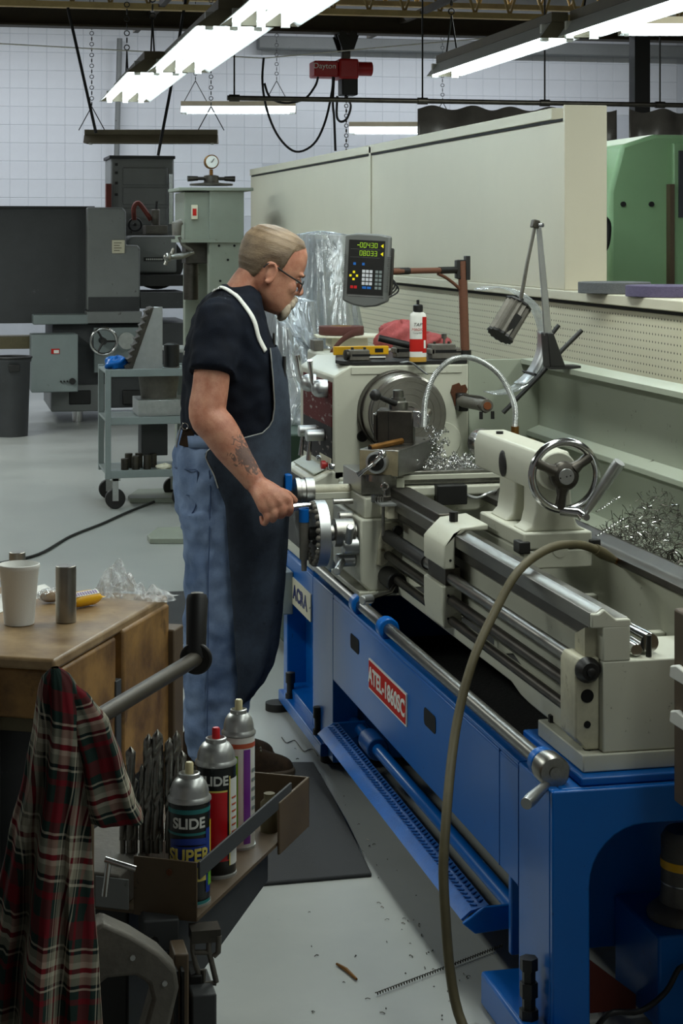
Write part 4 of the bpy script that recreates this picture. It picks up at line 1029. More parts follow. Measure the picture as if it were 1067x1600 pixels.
# rag
def blob(c_, r, seed, m, name, flat=.6, amp=.2, nn=36, mm=22):
    rr = random.Random(seed); ph = [(rr.uniform(1,4), rr.uniform(2,7), rr.uniform(0,6), rr.uniform(.3,1)) for _ in range(7)]
    o_ = MB(); vs = []
    for i in range(mm+1):
        th = PI*i/mm
        for k in range(nn):
            q = 2*PI*k/nn
            f = 1 + amp*sum(a4*math.sin(a1*th*2+a2*math.floor(1+a1)*0+round(a2)*q+a3) for a1,a2,a3,a4 in ph)/3
            vs.append(Vector((r[0]*f*math.sin(th)*math.cos(q), r[1]*f*math.sin(th)*math.sin(q), max(r[2]*f*math.cos(th), -r[2]*flat))) + Vector(c_))
    fs = [(i*nn+k, (i+1)*nn+k, (i+1)*nn+(k+1)%nn, i*nn+(k+1)%nn) for i in range(mm) for k in range(nn)]
    return o_.add(vs, fs)
c = at(627, 545, z=ZT); rgt = thing('shop_rag', 'crumpled pink shop rag behind the white bottle', 'rag', (c.x, c.y, ZT))
blob((c.x, c.y+.02, ZT+.040), (.085,.06,.062), 5, None, '').build('cloth', M['rag'], rgt, smooth=60)
blob((c.x+.11, c.y+.03, ZT+.022), (.075,.05,.036), 9, None, '').build('cloth_tail', M['rag'], rgt, smooth=60)
c2 = at(606, 536, z=ZT+.05)
bs = thing('boring_bar_tool', 'black cylindrical bar resting against the pink rag', 'tool', c2)
MB().cyl(c2+Vector((-.05,-.07,.022)), c2+Vector((.055,-.085,-.004)), .012, n=14).build('bar', M['black'], bs)
MB().cyl(c2+Vector((.05,-.084,-.002)), c2+Vector((.085,-.09,-.012)), .008, n=12).build('tip', M['steel'], bs)
# bottle
c = top_at(653, 565); bo = thing('tapping_fluid_bottle', 'white bottle with black cap and red label on the headstock', 'bottle', c)
def ov(z, w, d_=None): d_ = d_ or w*.62; return [c + Vector((w*math.cos(2*PI*k/28), d_*math.sin(2*PI*k/28), z)) for k in range(28)]
MB().loft([ov(0,.026),ov(.004,.0285),ov(.150,.0285),ov(.160,.026),ov(.166,.017,.015),ov(.174,.014,.014)]).build('body', M['white'], bo)
MB().rev([(.0165,0),(.0165,.022),(.014,.024),(.005,.026),(.005,.040),(0,.041)], c+Vector((0,0,.166)), (0,0,1), 18).build('cap', M['black'], bo)
def lab(z0_, z1_, a0_, a1_, m_, nm, off=.0006):
    def f(s, t_):
        q = a0_ + (a1_-a0_)*s; return c + Vector(((.0285+off)*math.cos(q), (.0285*.62+off)*math.sin(q), z0_+(z1_-z0_)*t_))
    return MB().grid(f, 16, 1).build(nm, m_, bo)
M['amber'] = mat('amber', (196, 150, 60), .3, var=.05)
lab(.0, .016, PI*1.0, PI*2.0, M['amber'], 'fluid_band')
lab(.016, .034, PI*1.0, PI*2.0, M['white'], 'label_foot', .0005)
lab(.034, .076, PI*1.0, PI*1.62, M['redplate'], 'red_label')
lab(.030, .150, PI*1.62, PI*1.97, M['redplate'], 'red_label')
lab(.045, .072, PI*1.68, PI*1.80, M['white'], 'barcode_patch', .0009)
fr = plane_m(c+Vector((-.007,-.0186,.124)), (1,-.10,0), (0,0,1)); text('TAP', .016, M['black'], bo, fr, shear=.3, ext=.0003)
fr = plane_m(c+Vector((-.007,-.0186,.108)), (1,-.10,0), (0,0,1)); text('MAGIC', .0125, M['red'], bo, fr, shear=.25, ext=.0003)
fr = plane_m(c+Vector((-.007,-.0186,.097)), (1,-.10,0), (0,0,1)); text('Cutting Fluid', .0055, M['black'], bo, fr, ext=.0003)
c = top_at(640, 568)
tag(MB().grid(lambda s, t_: (c.x-.03+.075*s, c.y-.02+.035*t_-.05*s**2, ZT+.003 - .055*max(0,s-.35)**1.3 + .004*math.sin(s*5)), 12, 2).build('leather_strap', M['grinder'], solid=.003), 'grey strap hanging over the headstock edge above the chuck', 'strap')

# ------------------------------------------------------------------ chips, hose
def curls(n, region, seed, size, m_, name, label, zjit=.02, rr_=.0009):
    rr = random.Random(seed); o_ = MB()
    for _ in range(n):
        p = region(rr); R = rr.uniform(.4,1)*size; turns = rr.uniform(.6,2.2); dr = Vector((rr.uniform(-1,1), rr.uniform(-1,1), rr.uniform(-.3,.6))).normalized(); e_, g_ = MB.frame(dr)
        k = int(6*turns)+3
        o_.tube([p + (e_*math.cos(2*PI*turns*i/k)+g_*math.sin(2*PI*turns*i/k))*R + dr*R*1.6*i/k + Vector((0,0,R)) for i in range(k+1)], rr.uniform(.6,1.6)*rr_, 4, cap=False)
    return tag(o_.build(name, m_), label, 'metal chips', kind='stuff')
curls(330, lambda r: Vector((r.uniform(1.40,1.74), r.uniform(5.43,5.60), .958 + .03*r.random()**2)), 1, .007, M['chrome'], 'steel_chips', 'heap of fine bright steel chips on the cross slide')
curls(90, lambda r: Vector((r.gauss(1.535,.014), r.uniform(5.5,5.6), .97 + .10*r.random())), 8, .006, M['chrome'], 'steel_chips', 'spray of bright steel chips piled up below the chuck')
def slivers(n, region, seed, L_, m_, name, label, r_=.0007):
    rr = random.Random(seed); o_ = MB()
    for _ in range(n):
        p = region(rr); d = Vector((rr.uniform(-1,1), rr.uniform(-1,1), rr.uniform(-.4,.8))).normalized(); pts = [p]
        for k in range(rr.randint(2,5)):
            d = (d + Vector((rr.uniform(-1,1), rr.uniform(-1,1), rr.uniform(-.8,.8)))*.8).normalized(); q = pts[-1]+d*L_*rr.uniform(.5,1.2); q.z = max(q.z, .808); q.x = min(q.x, 2.015); pts.append(q)
        o_.tube(pts, rr.uniform(.6,1.5)*r_, 4, cap=False)
    return tag(o_.build(name, m_), label, 'metal chips', kind='stuff')
slivers(1300, lambda r: (lambda x, y: Vector((x, y, .809 + .17*r.random()*math.exp(-((x-1.94)/.12)**2-((y-4.75)/.17)**2))))(r.uniform(1.75,2.0), r.gauss(4.75,.15)), 2, .010, M['steeldark'], 'steel_swarf', 'heap of grey swarf behind the tailstock against the splash back')
slivers(260, lambda r: (lambda x, y: Vector((x, y, .809 + .15*r.random()*math.exp(-((x-1.94)/.12)**2-((y-4.75)/.17)**2))))(r.uniform(1.75,2.0), r.gauss(4.75,.14)), 22, .009, M['chrome'], 'bright_swarf', 'bright slivers of swarf among the grey heap behind the tailstock')
curls(60, lambda r: Vector((r.uniform(1.77,1.93), r.uniform(3.95,4.40), .808 + .05*r.random())), 4, .022, M['steeldark'], 'long_swarf', 'tangle of long curled swarf beside the red panel', rr_=.0016)
ch_ = MB()
for (u0,v0,u1,v1) in ((930,800,968,775),(930,838,976,808)):
    p0, p1 = at(u0,v0,y=4.5), at(u1,v1,y=4.5)
    k = 40; ch_.tube([p0.lerp(p1,i/k)+Vector((.003*math.cos(i*1.6),0,.003*math.sin(i*1.6))) for i in range(k+1)], .0012, 4)
tag(ch_.build('coiled_chips', M['chrome']), 'two thin coiled chips standing out of the swarf heap', 'metal chips', kind='stuff')
hpts = [(1.135,3.35,.012),(1.09,3.45,.012),(1.04,3.60,.10),at(694,1400,y=3.66),at(697,1280,y=3.72),at(712,1140,y=3.85),at(738,1035,y=3.92),at(775,952,y=3.99),at(812,890,y=4.04),at(860,856,y=4.10),at(905,851,y=4.18),at(938,862,y=4.22)]
ah = thing('air_hose', 'olive air hose arching over the lathe bed down to the floor', 'hose', (1.1, 3.4, 0))
MB().tube(hpts, .0105, 10, smooth=8).build('hose', M['olive'], ah)
pe, p2 = at(930, 858, y=4.21), at(958, 874, y=4.26); 
MB().tube([pe, pe.lerp(p2,.4), p2], [.013,.0145,.010], 10).build('hose_end', M['olive'], ah)
MB().cyl(p2, p2+(p2-pe)*.5, .008, n=10).build('air_fitting', M['brass'], ah)

# ------------------------------------------------------------------ ledge, machines behind the partition
for (u, v, r_, h_, mn, lab) in ((937, 455, .125, .038, 'abrasive', 'dark grey grinding wheel lying on the partition ledge'), (1030, 464, .14, .036, 'abrasive2', 'purple grey grinding wheel lying on the ledge at the right edge')):
    c = at(u, v, z=1.512)
    c = Vector((2.30, 6.02, 1.477)) if u < 1000 else Vector((2.35, 5.66, 1.477))
    tag(MB().rev([(.016,0),(r_,0),(r_,h_),(.016,h_),(.016,0)], c, (0,0,1), 40, cap=False).build('grinding_wheel', M[mn], bev=.002), lab, 'grinding wheel')
yg = 9.0
def G(u, v): p = at(u, v, y=yg); return (p.x, p.z)
gm = thing('green_machine', 'light green machine enclosure standing behind the partition at right', 'machine', (3.8, 9.3, 0))
MB().prism([G(953,300), G(972,226), G(1022,210), (4.7, G(1022,210)[1]), (4.7, 0), (G(953,300)[0], 0)], 'y', yg, yg+1.2).build('enclosure', M['green'], gm, bev=.02)
MB().prism([G(947,258), G(965,256), (G(965,256)[0], 0), (G(947,258)[0], 0)], 'y', yg+.15, yg+.9).build('side_cover', M['green'], gm, bev=.01)
MB().prism([G(1049,224), (4.7, G(1049,224)[1]), (4.7, .8), (G(1049,224)[0], .8)], 'y', yg-.03, yg).build('door_frame', M['green'], gm, bev=.006)
MB().prism([G(1056,236), (4.65, G(1056,236)[1]), (4.65, G(1056,340)[1]), (G(1056,340)[0], G(1056,340)[1])], 'y', yg-.045, yg-.03).build('door_window', M['grinderdark'], gm)
a = G(1041, 288); c_ = G(1048, 288)
MB().box(a[0], c_[0], yg-.05, yg-.0, .9, a[1]).build('door_edge', M['brownpaint'], gm)
for u in (973, 1017): p = G(u, 319); MB().cyl((p[0], yg, p[1]), (p[0], yg-.012, p[1]), .014, n=10).build('bolt', M['black'], gm)
p = [Vector((at(938,400,y=8.8).x, 8.8, 0)), at(938,420,y=8.8), at(938,400,y=8.8), at(947,380,y=8.8), at(949,350,y=8.8), at(938,342,y=8.8), at(930,360,y=8.8)]
tag(MB().tube(p, .02, 8, smooth=5).build('corrugated_hose', M['black']), 'black hose loop between the partition end and green machine', 'hose')

# right edge: small tool cabinet with two pull handles, red panel on top
tc_ = thing('tool_cabinet', 'brown steel cabinet with white pull handles at the right edge', 'cabinet', (1.6, 3.2, 0))
xl = at(1052, 1000, y=3.40).x
MB().box(xl, 1.85, 3.12, 3.40, .565, .945).build('body', M['brownpaint'], tc_, bev=.005)
MB().box(xl+.012, 1.84, 3.112, 3.122, .585, .925).build('drawer_front', M['brownpaint'], tc_, bev=.003)
for v in (1040, 1110):
    z_ = at(1060, v, y=3.40).z
    MB().prism([(3.30, z_-.02),(3.395, z_-.02),(3.39, z_+.004),(3.36, z_+.012),(3.31, z_+.008)], 'x', xl-.012, xl).build('pull_handle', M['white'], tc_, bev=.004)
MB().box(1.62, 1.72, 3.18, 3.30, 0, .565).build('leg', M['brownpaint'], tc_)
MB().box(1.50, 1.82, 3.12, 3.36, 0, .03).build('foot', M['brownpaint'], tc_)
xr = at(1054, 880, y=3.52).x
rp = MB().prism(rounded(xr, xr+.35, .945, 1.065, .01), 'y', 3.385, 3.392).build('red_panel', M['redbrown'], tc_)
MB().cyl((xr+.010, 3.383, 1.040), (xr+.010, 3.386, 1.040), .005, n=10).build('keyhole', M['white'], rp)
# coolant tank and pump in the pedestal
ct = thing('coolant_tank', 'blue coolant tank inside the lathe pedestal', 'tank', (1.7, 3.7, 0))
p = at(1012, 1448, y=3.66)
MB().box(p.x, 1.90, 3.60, 3.855, .02, p.z).build('tank', M['blue'], ct, bev=.006)
MB().prism([(1.30,.02),(p.x-.003,.02),(p.x-.003,.05),(1.32,.17),(1.30,.17)], 'y', 3.72, 3.73).build('red_baffle', M['redbrown'], ct)
pm = thing('coolant_pump', 'grey round coolant pump motor on the blue tank', 'pump', (p.x+.095, 3.70, p.z))
MB().rev([(.085,0),(.085,.012),(.065,.03),(.058,.032),(.055,.06),(.055,.17),(.045,.185),(0,.186)], (p.x+.105, 3.70, p.z+.001), (0,0,1), 28).build('motor', M['castgrey'], pm)
MB().rev([(.0565,0),(.0565,.018)], (p.x+.105, 3.70, p.z+.108), (0,0,1), 28, cap=False).build('yellow_band', M['yellow'], pm)
MB().rev([(.0562,0),(.0562,.003)], (p.x+.105, 3.70, p.z+.075), (0,0,1), 28, cap=False).build('band', M['gal'], pm)
tag(MB().tube([(1.315,3.60,.012), at(950,1585,y=3.57), at(1000,1580,y=3.57), at(1040,1550,y=3.57), at(1066,1510,y=3.57), (p.x+.09,3.58,.12)], .006, 8, smooth=5).build('pump_cable', M['cable']), 'black cable in front of the blue coolant tank', 'cable')

# ------------------------------------------------------------------ machine under clear plastic sheeting
pmn = thing('covered_machine', 'machine tool draped in clear plastic sheeting behind the lathe headstock', 'machine', (1.7, 8.2, 0))
YM = 8.2
def Xm(u): return at(u, 400, y=YM).x
def Zm(v): return at(500, v, y=YM).z
MB().box(Xm(492), Xm(546), YM+.05, YM+.45, Zm(560), Zm(374)).build('control_tower', M['greycab'], pmn, bev=.01)
MB().box(Xm(425), Xm(500), YM+.0, YM+.6, Zm(600), Zm(480)).build('work_table', M['grinder'], pmn, bev=.01)
MB().box(1.37, 1.95, 7.25, 8.5, .04, .88).build('cabinet_base', M['darkgreen'], pmn, bev=.01)
rr = random.Random(12); PH = [rr.uniform(0,6.28) for _ in range(12)]
def drape(u0,u1,v0,y0,y1,ub0,ub1,v1,yb0,yb1,n=120,m=26,amp=.03,sag=.35):
    rings = []
    for j in range(m+1):
        t_ = j/m; f = t_**(1+sag)
        x0_, x1_ = Xm(u0)+(Xm(ub0)-Xm(u0))*f, Xm(u1)+(Xm(ub1)-Xm(u1))*f
        a0_, a1_ = y0+(yb0-y0)*f, y1+(yb1-y1)*f
        cx_, cy2, hx, hy = (x0_+x1_)/2, (a0_+a1_)/2, (x1_-x0_)/2, (a1_-a0_)/2
        z_ = Zm(v0)+(Zm(v1)-Zm(v0))*t_; ring = []
        for k in range(n):
            q = 2*PI*k/n; cq, sq = math.cos(q), math.sin(q); ex = .35+.2*t_
            fold = 1 + amp*(.12+t_)*(1.3*abs(math.sin(5.5*q+PH[0]+.8*t_)) - 1.1*abs(math.sin(9.5*q+PH[1]-1.4*t_)) + .5*math.sin(27*q+PH[2]) + .6*math.sin(4*q+PH[3]+3*t_))
            ring.append(Vector((cx_+hx*fold*math.copysign(abs(cq)**ex,cq), cy2+hy*fold*math.copysign(abs(sq)**ex,sq), z_ + .012*math.sin(7*q+PH[4])*(1-t_)*0)))
        rings.append(ring)
    top = [[Vector((rings[0][k].x*(1-s)+s*(Xm(u0)+Xm(u1))/2, rings[0][k].y*(1-s)+s*(y0+y1)/2, Zm(v0)+.02*s+.010*math.sin(5*k)*s*(1-s))) for k in range(n)] for s in (.95,.6,.3)]
    return MB().loft(top+rings, cap=False)
drape(486,550,367,YM-.02,YM+.5, 462,585,600,YM-.15,YM+.65, amp=.045).build('plastic_sheet', M['sheet'], pmn, smooth=50)
drape(424,494,470,YM-.1,YM+.5, 408,520,700,YM-.35,YM+.7, amp=.05, sag=0).build('plastic_sheet', M['sheet'], pmn, smooth=50)
def gath(s, t_):
    a_ = at(420+60*s, 478+30*math.sin(3*s)+6*math.sin(17*t_+5*s), y=YM-.25); b2 = at(500-20*s, 545+60*s+5*math.sin(23*t_), y=YM-.30)
    return a_.lerp(b2, t_) + Vector((0, -.06*math.sin(PI*t_) + .02*math.sin(40*s), .03*math.sin(22*s+2*t_)*t_))
MB().grid(gath, 40, 14).build('plastic_fold', M['sheet'], pmn, smooth=50)
def hang(s, t_):
    u_ = 446 + 50*s; v_ = 600 + 95*t_ + 10*math.sin(3+9*s)
    return at(u_ + 8*math.sin(6*t_+2*s), v_, y=7.6) + Vector((0, .03*math.sin(26*s+5*t_) + .03*math.sin(13*t_+8*s), 0))
MB().grid(hang, 30, 24).build('plastic_skirt', M['sheet'], pmn, smooth=50)
# ------------------------------------------------------------------ surface grinder at the back
YG = 16.6
def X(u, y): return at(u, 400, y=y).x
def Z(v, y, u=200): return at(u, v, y=y).z
def ubox(u0, u1, v0, v1, y0, y1, ur=None):
    """box whose front face at depth y0 spans the given pixels"""
    return MB().box(X(u0,y0), X(u1,y0), y0, y1, Z(v1,y0,(u0+u1)/2), Z(v0,y0,(u0+u1)/2))
gr = thing('surface_grinder', 'large grey surface grinder against the block wall', 'grinder', (X(180,YG), YG+.8, 0))
co_ = ubox(173, 272, 246, 372, 17.6, 18.2).build('column', M['grinder'], gr, bev=.02)
ubox(171, 274, 243, 248, 17.58, 18.22).build('column_cap', M['grinderdark'], gr, bev=.005)
for v in (262, 293, 325): 
    ubox(192, 262, v, v+27, 17.585, 17.60).build('column_panel', M['grinder'], co_, bev=.008)
for v in (255, 268, 284, 302): ubox(180, 184, v, v+4, 17.585, 17.60).build('bolt', M['black'], co_)
ubox(264, 270, 272, 350, 17.5, 17.55).build('slide_bar', M['chrome'], co_)
ubox(166, 174, 287, 325, 17.5, 17.6).build('red_hose_guard', M['redbrown'], co_)
# splash guard: long dark panel and rounded grey hood
ubox(-60, 146, 325, 505, 16.75, 16.80).build('splash_panel', M['grinderdark'], gr, bev=.004)
ubox(-60, 148, 322, 326, 16.73, 16.81).build('panel_rim', M['black'], gr)
x0, x1, x2, x3 = X(136,YG), X(197,YG), X(219,YG), X(140,YG)
zt_, zs, zb = Z(324,YG), Z(383,YG), Z(485,YG)
MB().prism([(x0, zb), (x0, zt_), (x1-.03, zt_), (x1, zt_-.04), (x1, zs), (x2-.02, zs), (x2, zs-.03), (x2, zb)], 'y', YG, YG+.9).build('splash_hood', M['grinder'], gr, bev=.015)
ubox(138, 218, 464, 487, YG-.01, YG).build('hood_skirt', M['grinderdark'], gr)
pl_ = ubox(175, 195, 375, 396, YG-.02, YG).build('maker_plate', M['offwhite'], gr, bev=.006)
for i in range(4): ubox(178, 178+12-(i%2)*3, 379+i*4, 380+i*4, YG-.022, YG-.019).build('print_line', M['olive'], pl_)
# wheel head
yh_ = 16.9
MB().prism([(X(200,yh_), Z(427,yh_)), (X(200,yh_), Z(374,yh_)), (X(206,yh_), Z(368,yh_)), (X(276,yh_), Z(368,yh_)), (X(276,yh_), Z(427,yh_))], 'y', yh_, yh_+.7).build('wheel_head', M['grinder'], gr, bev=.02)
ub = ubox(225, 257, 402, 408, yh_-.012, yh_).build('head_badge', M['black'], gr)
for k_ in range(9): ubox(228+3*k_, 230+3*k_, 403.8, 406.4, yh_-.014, yh_-.011).build('badge_letter', M['white'], ub)
MB().cyl((X(246,yh_), yh_+.05, Z(410,yh_)), (X(246,yh_), yh_+.15, Z(410,yh_)), .25, n=36).build('grinding_wheel', M['black'], gr)
hw_ = MB().torus((X(211,17.2), 17.2, Z(351,17.2)), (0,1,0), .058, .010, 24, 8).cyl((X(211,17.2),17.2,Z(351,17.2)),(X(211,17.2),17.3,Z(351,17.2)),.015,n=10)
hw_.build('small_handwheel', M['black'], gr)
MB().box(X(228,17.0), X(262,17.0), 17.0, 17.25, Z(366,17.0), Z(352,17.0)).cyl((X(245,17.0),17.1,Z(352,17.0)), (X(245,17.0),17.1,Z(327,17.0)), .04, n=14).build('dresser', M['castgrey'], gr, bev=.006)
MB().cyl((X(246,17.0),17.1,Z(327,17.0)),(X(247,17.0),17.1,Z(314,17.0)),.012,n=8).build('dresser_knob', M['black'], gr)
MB().tube([at(210,344,y=17.1), at(209,325,y=17.1), at(216,317,y=17.1), at(227,330,y=17.1), at(236,344,y=17.1)], .022, 8, smooth=4).build('coolant_hose', M['redbrown'], gr)
ubox(218, 290, 430, 447, YG+.1, YG+.8).build('wheel_guard_gap', M['black'], gr)
ubox(219, 290, 456, 482, YG, YG+.7).build('work_table', M['grinderdark'], gr, bev=.008)
ubox(52, 138, 492, 507, YG-.12, YG+.9).build('table_wing', M['greycab'], gr, bev=.008)
ubox(136, 222, 487, 505, YG-.12, YG+.9).build('table_apron', M['grinder'], gr, bev=.006)
MB().box(X(82,YG), X(300,YG), YG, YG+1.1, .12, Z(505,YG)).build('machine_base', M['grinderdark'], gr, bev=.01)
MB().box(X(80,YG-.05), X(165,YG-.05), YG-.05, YG+1.1, .10, Z(600,YG-.05)).build('base_foot', M['grinder'], gr, bev=.01)
for u0, u1 in ((108, 142), (192, 222)): ubox(u0, u1, 610, 632, YG-.06, YG).build('base_pocket', M['black'], gr, bev=.008)
ubox(0, 82, 526, 545, YG, YG+.3).build('side_rail', M['olive'], gr)
MB().cyl((X(122,YG),YG+.05,.0), (X(122,YG),YG+.05,.12), .05, n=12).build('levelling_foot', M['chrome'], gr)
MB().cyl((X(250,YG),YG+.05,.0), (X(250,YG),YG+.05,.12), .05, n=12).build('levelling_foot', M['chrome'], gr)
eb_ = ubox(49, 122, 523, 613, YG-.35, YG-.02).build('electrical_box', M['greycab'], gr, bev=.008)
ubox(80, 93, 545, 553, YG-.356, YG-.35).build('warning_label', M['redplate'], eb_)
ubox(84, 92, 547, 552, YG-.358, YG-.355).build('label_text', M['white'], eb_)
for u, r_ in ((95, .008), (100, .008), (105, .008), (113, .028)):
    MB().cyl((X(u,YG-.35), YG-.35, Z(594,YG-.35)), (X(u,YG-.35), YG-.38, Z(594,YG-.35)), r_, n=12).build('knob', M['black'], eb_)
ubox(147, 222, 512, 582, YG-.1, YG).build('control_plate', M['greycab'], gr, bev=.006)
yw = YG-.3
hwg = MB().torus((X(162,yw), yw, Z(533,yw)), (0,1,0), .115, .014, 36, 8).build('table_handwheel', M['chrome'], gr)
MB().cyl((X(162,yw), yw, Z(533,yw)), (X(162,yw), YG-.1, Z(533,yw)), .03, n=14).build('hub', M['black'], hwg)
for i in range(3):
    q = 2*PI*i/3; MB().tube([Vector((X(162,yw),yw+.01,Z(533,yw))), Vector((X(162,yw)+.11*math.cos(q),yw,Z(533,yw)+.11*math.sin(q)))], .01, 6).build('spoke', M['black'], hwg)
MB().cyl((X(197,YG-.1), YG-.1, Z(532,YG-.1)), (X(197,YG-.1), YG-.16, Z(532,YG-.1)), .075, n=28).build('dial', M['gal'], gr)
# lidded waste bin
cb = Vector((X(18, 15.6), 15.6, 0)); rb_ = .16
tc2 = thing('waste_bin', 'dark grey round waste bin at the left edge', 'bin', cb)
zt2 = Z(552, 15.6)
MB().rev([(.135,0),(.155,zt2-.06),(.165,zt2-.05),(.165,zt2-.02),(.155,zt2-.02),(.15,zt2-.06),(.13,.02),(0,.02)], cb, (0,0,1), 28, cap=False).build('body', M['grinderdark'], tc2)
MB().torus(cb+Vector((0,0,zt2-.02)), (0,0,1), .162, .012, 28, 8).build('rim', M['black'], tc2)
MB().box(cb.x-.03, cb.x+.06, cb.y-.185, cb.y-.15, zt2-.13, zt2-.07).build('handle', M['black'], tc2, bev=.006)

# ------------------------------------------------------------------ green shop press
YP = 12.0
pr = thing('hydraulic_press', 'pale green hydraulic press with round gauge behind the man', 'press', (X(335,YP), YP+.3, 0))
ubox(327, 381, 297, 640, YP, YP+.10).build('front_upright', M['palegreen'], pr, bev=.004)
ubox(288, 330, 300, 376, YP+.02, YP+.5).build('head_housing', M['palegreen'], pr, bev=.006)
ubox(280, 396, 293, 298, YP-.03, YP+.55).build('top_plate', M['palegreen'], pr, bev=.003)
ubox(289, 326, 398, 640, YP+.45, YP+.55).build('rear_upright', M['palegreen'], pr, bev=.004)
MB().box(X(290,YP), X(381,YP), YP, YP+.55, .0, .45).build('base_frame', M['palegreen'], pr, bev=.006)
ubox(283, 382, 374, 379, YP-.02, YP+.5).build('head_shelf', M['palegreen'], pr)
for u, v in ((342,384),(366,384),(356,406),(344,439)): p = at(u,v,y=YP); MB().cyl((p.x,YP,p.z),(p.x,YP-.006,p.z),.008,n=8).build('bolt_hole', M['hole'], pr)
tg = ubox(299, 309, 320, 343, YP+.0, YP+.02).build('paper_tag', M['offwhite'], pr, bev=.004)
ubox(301, 307, 326, 337, YP-.002, YP).build('tag_print', M['redplate'], tg)
cp_ = at(330, 290, y=YP+.25)
MB().cyl((cp_.x-.13, YP+.25, cp_.z-.0), (cp_.x-.13, YP+.25, cp_.z), .01, n=6) 
MB().rev([(.145,0),(.145,.012),(.09,.016),(.05,.02),(.05,.065),(.03,.07),(0,.07)], (cp_.x, YP+.25, cp_.z), (0,0,1), 24).build('cylinder_cap', M['steeldark'], pr)
hz = at(330, 279, y=YP+.25).z
hb_ = MB().tube([(cp_.x-.115,YP+.25,hz), (cp_.x+.115,YP+.25,hz)], .011, 8)
for s in (-1,1): hb_.tube([(cp_.x+s*.09,YP+.25,hz), (cp_.x+s*.16,YP+.25,hz-.002)], [.016,.02], 10)
hb_.build('cap_handle', M['steeldark'], pr)
gz = at(330, 253, y=YP+.25).z
gg = MB().cyl((cp_.x, YP+.22, gz), (cp_.x, YP+.28, gz), .048, n=28).build('gauge', M['brass'], pr, bev=.004)
MB().cyl((cp_.x, YP+.215, gz), (cp_.x, YP+.219, gz), .040, n=28).build('gauge_face', M['white'], gg)
MB().obox((cp_.x+.006, YP+.213, gz+.008), (.004,.002,.034), Matrix.Rotation(.6,3,'Y')).build('gauge_needle', M['black'], gg)
MB().cyl((cp_.x, YP+.25, gz-.05), (cp_.x, YP+.25, cp_.z+.06), .012, n=10).build('gauge_stem', M['brass'], pr)
ra_ = MB().box(X(290,YP+.2), X(326,YP+.2), YP+.2, YP+.4, Z(412,YP+.2), Z(378,YP+.2)).cyl((X(308,YP),YP+.3,Z(412,YP+.2)), (X(308,YP),YP+.3,Z(470,YP+.2)), .05, n=18)
ra_.build('ram', M['steeldark'], pr, bev=.004)
MB().tube([at(262,402,y=YP), at(285,400,y=YP), at(303,394,y=YP)], [.018,.022,.010], 8).sph(at(262,402,y=YP), .03, 12, 8).tube([at(262,404,y=YP),at(258,414,y=YP)],.012,8).tube([at(268,397,y=YP),at(272,388,y=YP)],.012,8).build('pump_lever', M['steel'], pr)
MB().tube([at(276,368,y=YP), at(276,350,y=YP), at(284,346,y=YP)], [.03,.035,.02], 10).tube([at(280,370,y=YP),at(285,382,y=YP),at(300,392,y=YP)], .012, 8).build('pump_body', M['castgrey'], pr)
ubox(262, 300, 545, 551, YP-.05, YP+.35).build('bed_bar', M['gal'], pr, bev=.004)
# feet of the press on the floor
for (ua, ub_, va, vb, lab) in ((203, 300, 764, 786, 'flat green steel foot plate on the floor under the trolley'), (234, 330, 824, 850, 'flat green steel foot plate on the floor behind the man\'s legs')):
    a_ = at(ua, vb, z=0); c_ = at(ub_, vb, z=0); f_ = at(ua+12, va, z=.03)
    tag(MB().prism([(a_.x, a_.y), (c_.x, c_.y), (c_.x+.02, f_.y), (f_.x, f_.y), (a_.x, a_.y+.12)], 'z', 0, .03).build('steel_plate', M['palegreen'], bev=.004), lab, 'plate')

# ------------------------------------------------------------------ shop trolley
YT = 11.3
tr = thing('shop_trolley', 'grey steel three-shelf trolley on black castors', 'trolley', (X(230,YT), YT+.25, 0))
xa_, xb_ = X(165,YT), X(300,YT); 
zsh = [Z(580,YT), Z(655,YT), Z(738,YT)]
for k, z_ in enumerate(zsh):
    MB().box(xa_, xb_, YT+.012, YT+.5, z_-.015, z_+.0).box(xa_, xb_, YT, YT+.0115, z_-.035, z_+.012).build('shelf', M['greycab'], tr, bev=.003)
for (x_, y_) in ((xa_-.002, YT-.003), (xb_-.03, YT-.003), (xa_-.002, YT+.47), (xb_-.03, YT+.47)):
    MB().box(x_, x_+.035, y_, y_+.035, zsh[2]-.04, zsh[0]+.01).build('corner_post', M['greycab'], tr, bev=.002)
for (x_, y_) in ((xa_+.06, YT+.02), (xb_-.06, YT+.02), (xa_+.06, YT+.46), (xb_-.06, YT+.46)):
    c_ = MB().cyl((x_, y_-.02, .062), (x_, y_+.02, .062), .062, n=24).build('castor', M['black'], tr, bev=.006)
    MB().box(x_-.018, x_+.018, y_-.03, y_-.022, .05, zsh[2]-.036).box(x_-.018, x_+.018, y_+.022, y_+.03, .05, zsh[2]-.036).box(x_-.03, x_+.03, y_-.03, y_+.03, zsh[2]-.05, zsh[2]-.035).build('castor_fork', M['gal'], c_)
zt3 = zsh[0]+.001
a_, c_ = X(206,YT+.1), X(254,YT+.1)
ap = thing('angle_plate', 'pale triangular angle plate standing on the trolley top', 'angle plate', ((a_+c_)/2, YT+.2, zt3))
MB().prism([(a_, zt3), (c_, zt3), (c_, Z(480,YT+.1)), (c_-.055, Z(480,YT+.1))], 'y', YT+.1, YT+.13).build('side_plate', M['aluminium'], ap, bev=.003)
MB().prism([(a_-.03, zt3), (a_, zt3), (c_-.055, Z(480,YT+.1)), (c_-.08, Z(482,YT+.1))], 'y', YT+.08, YT+.3).build('toothed_face', M['steeldark'], ap, bev=.003)
tk = MB()
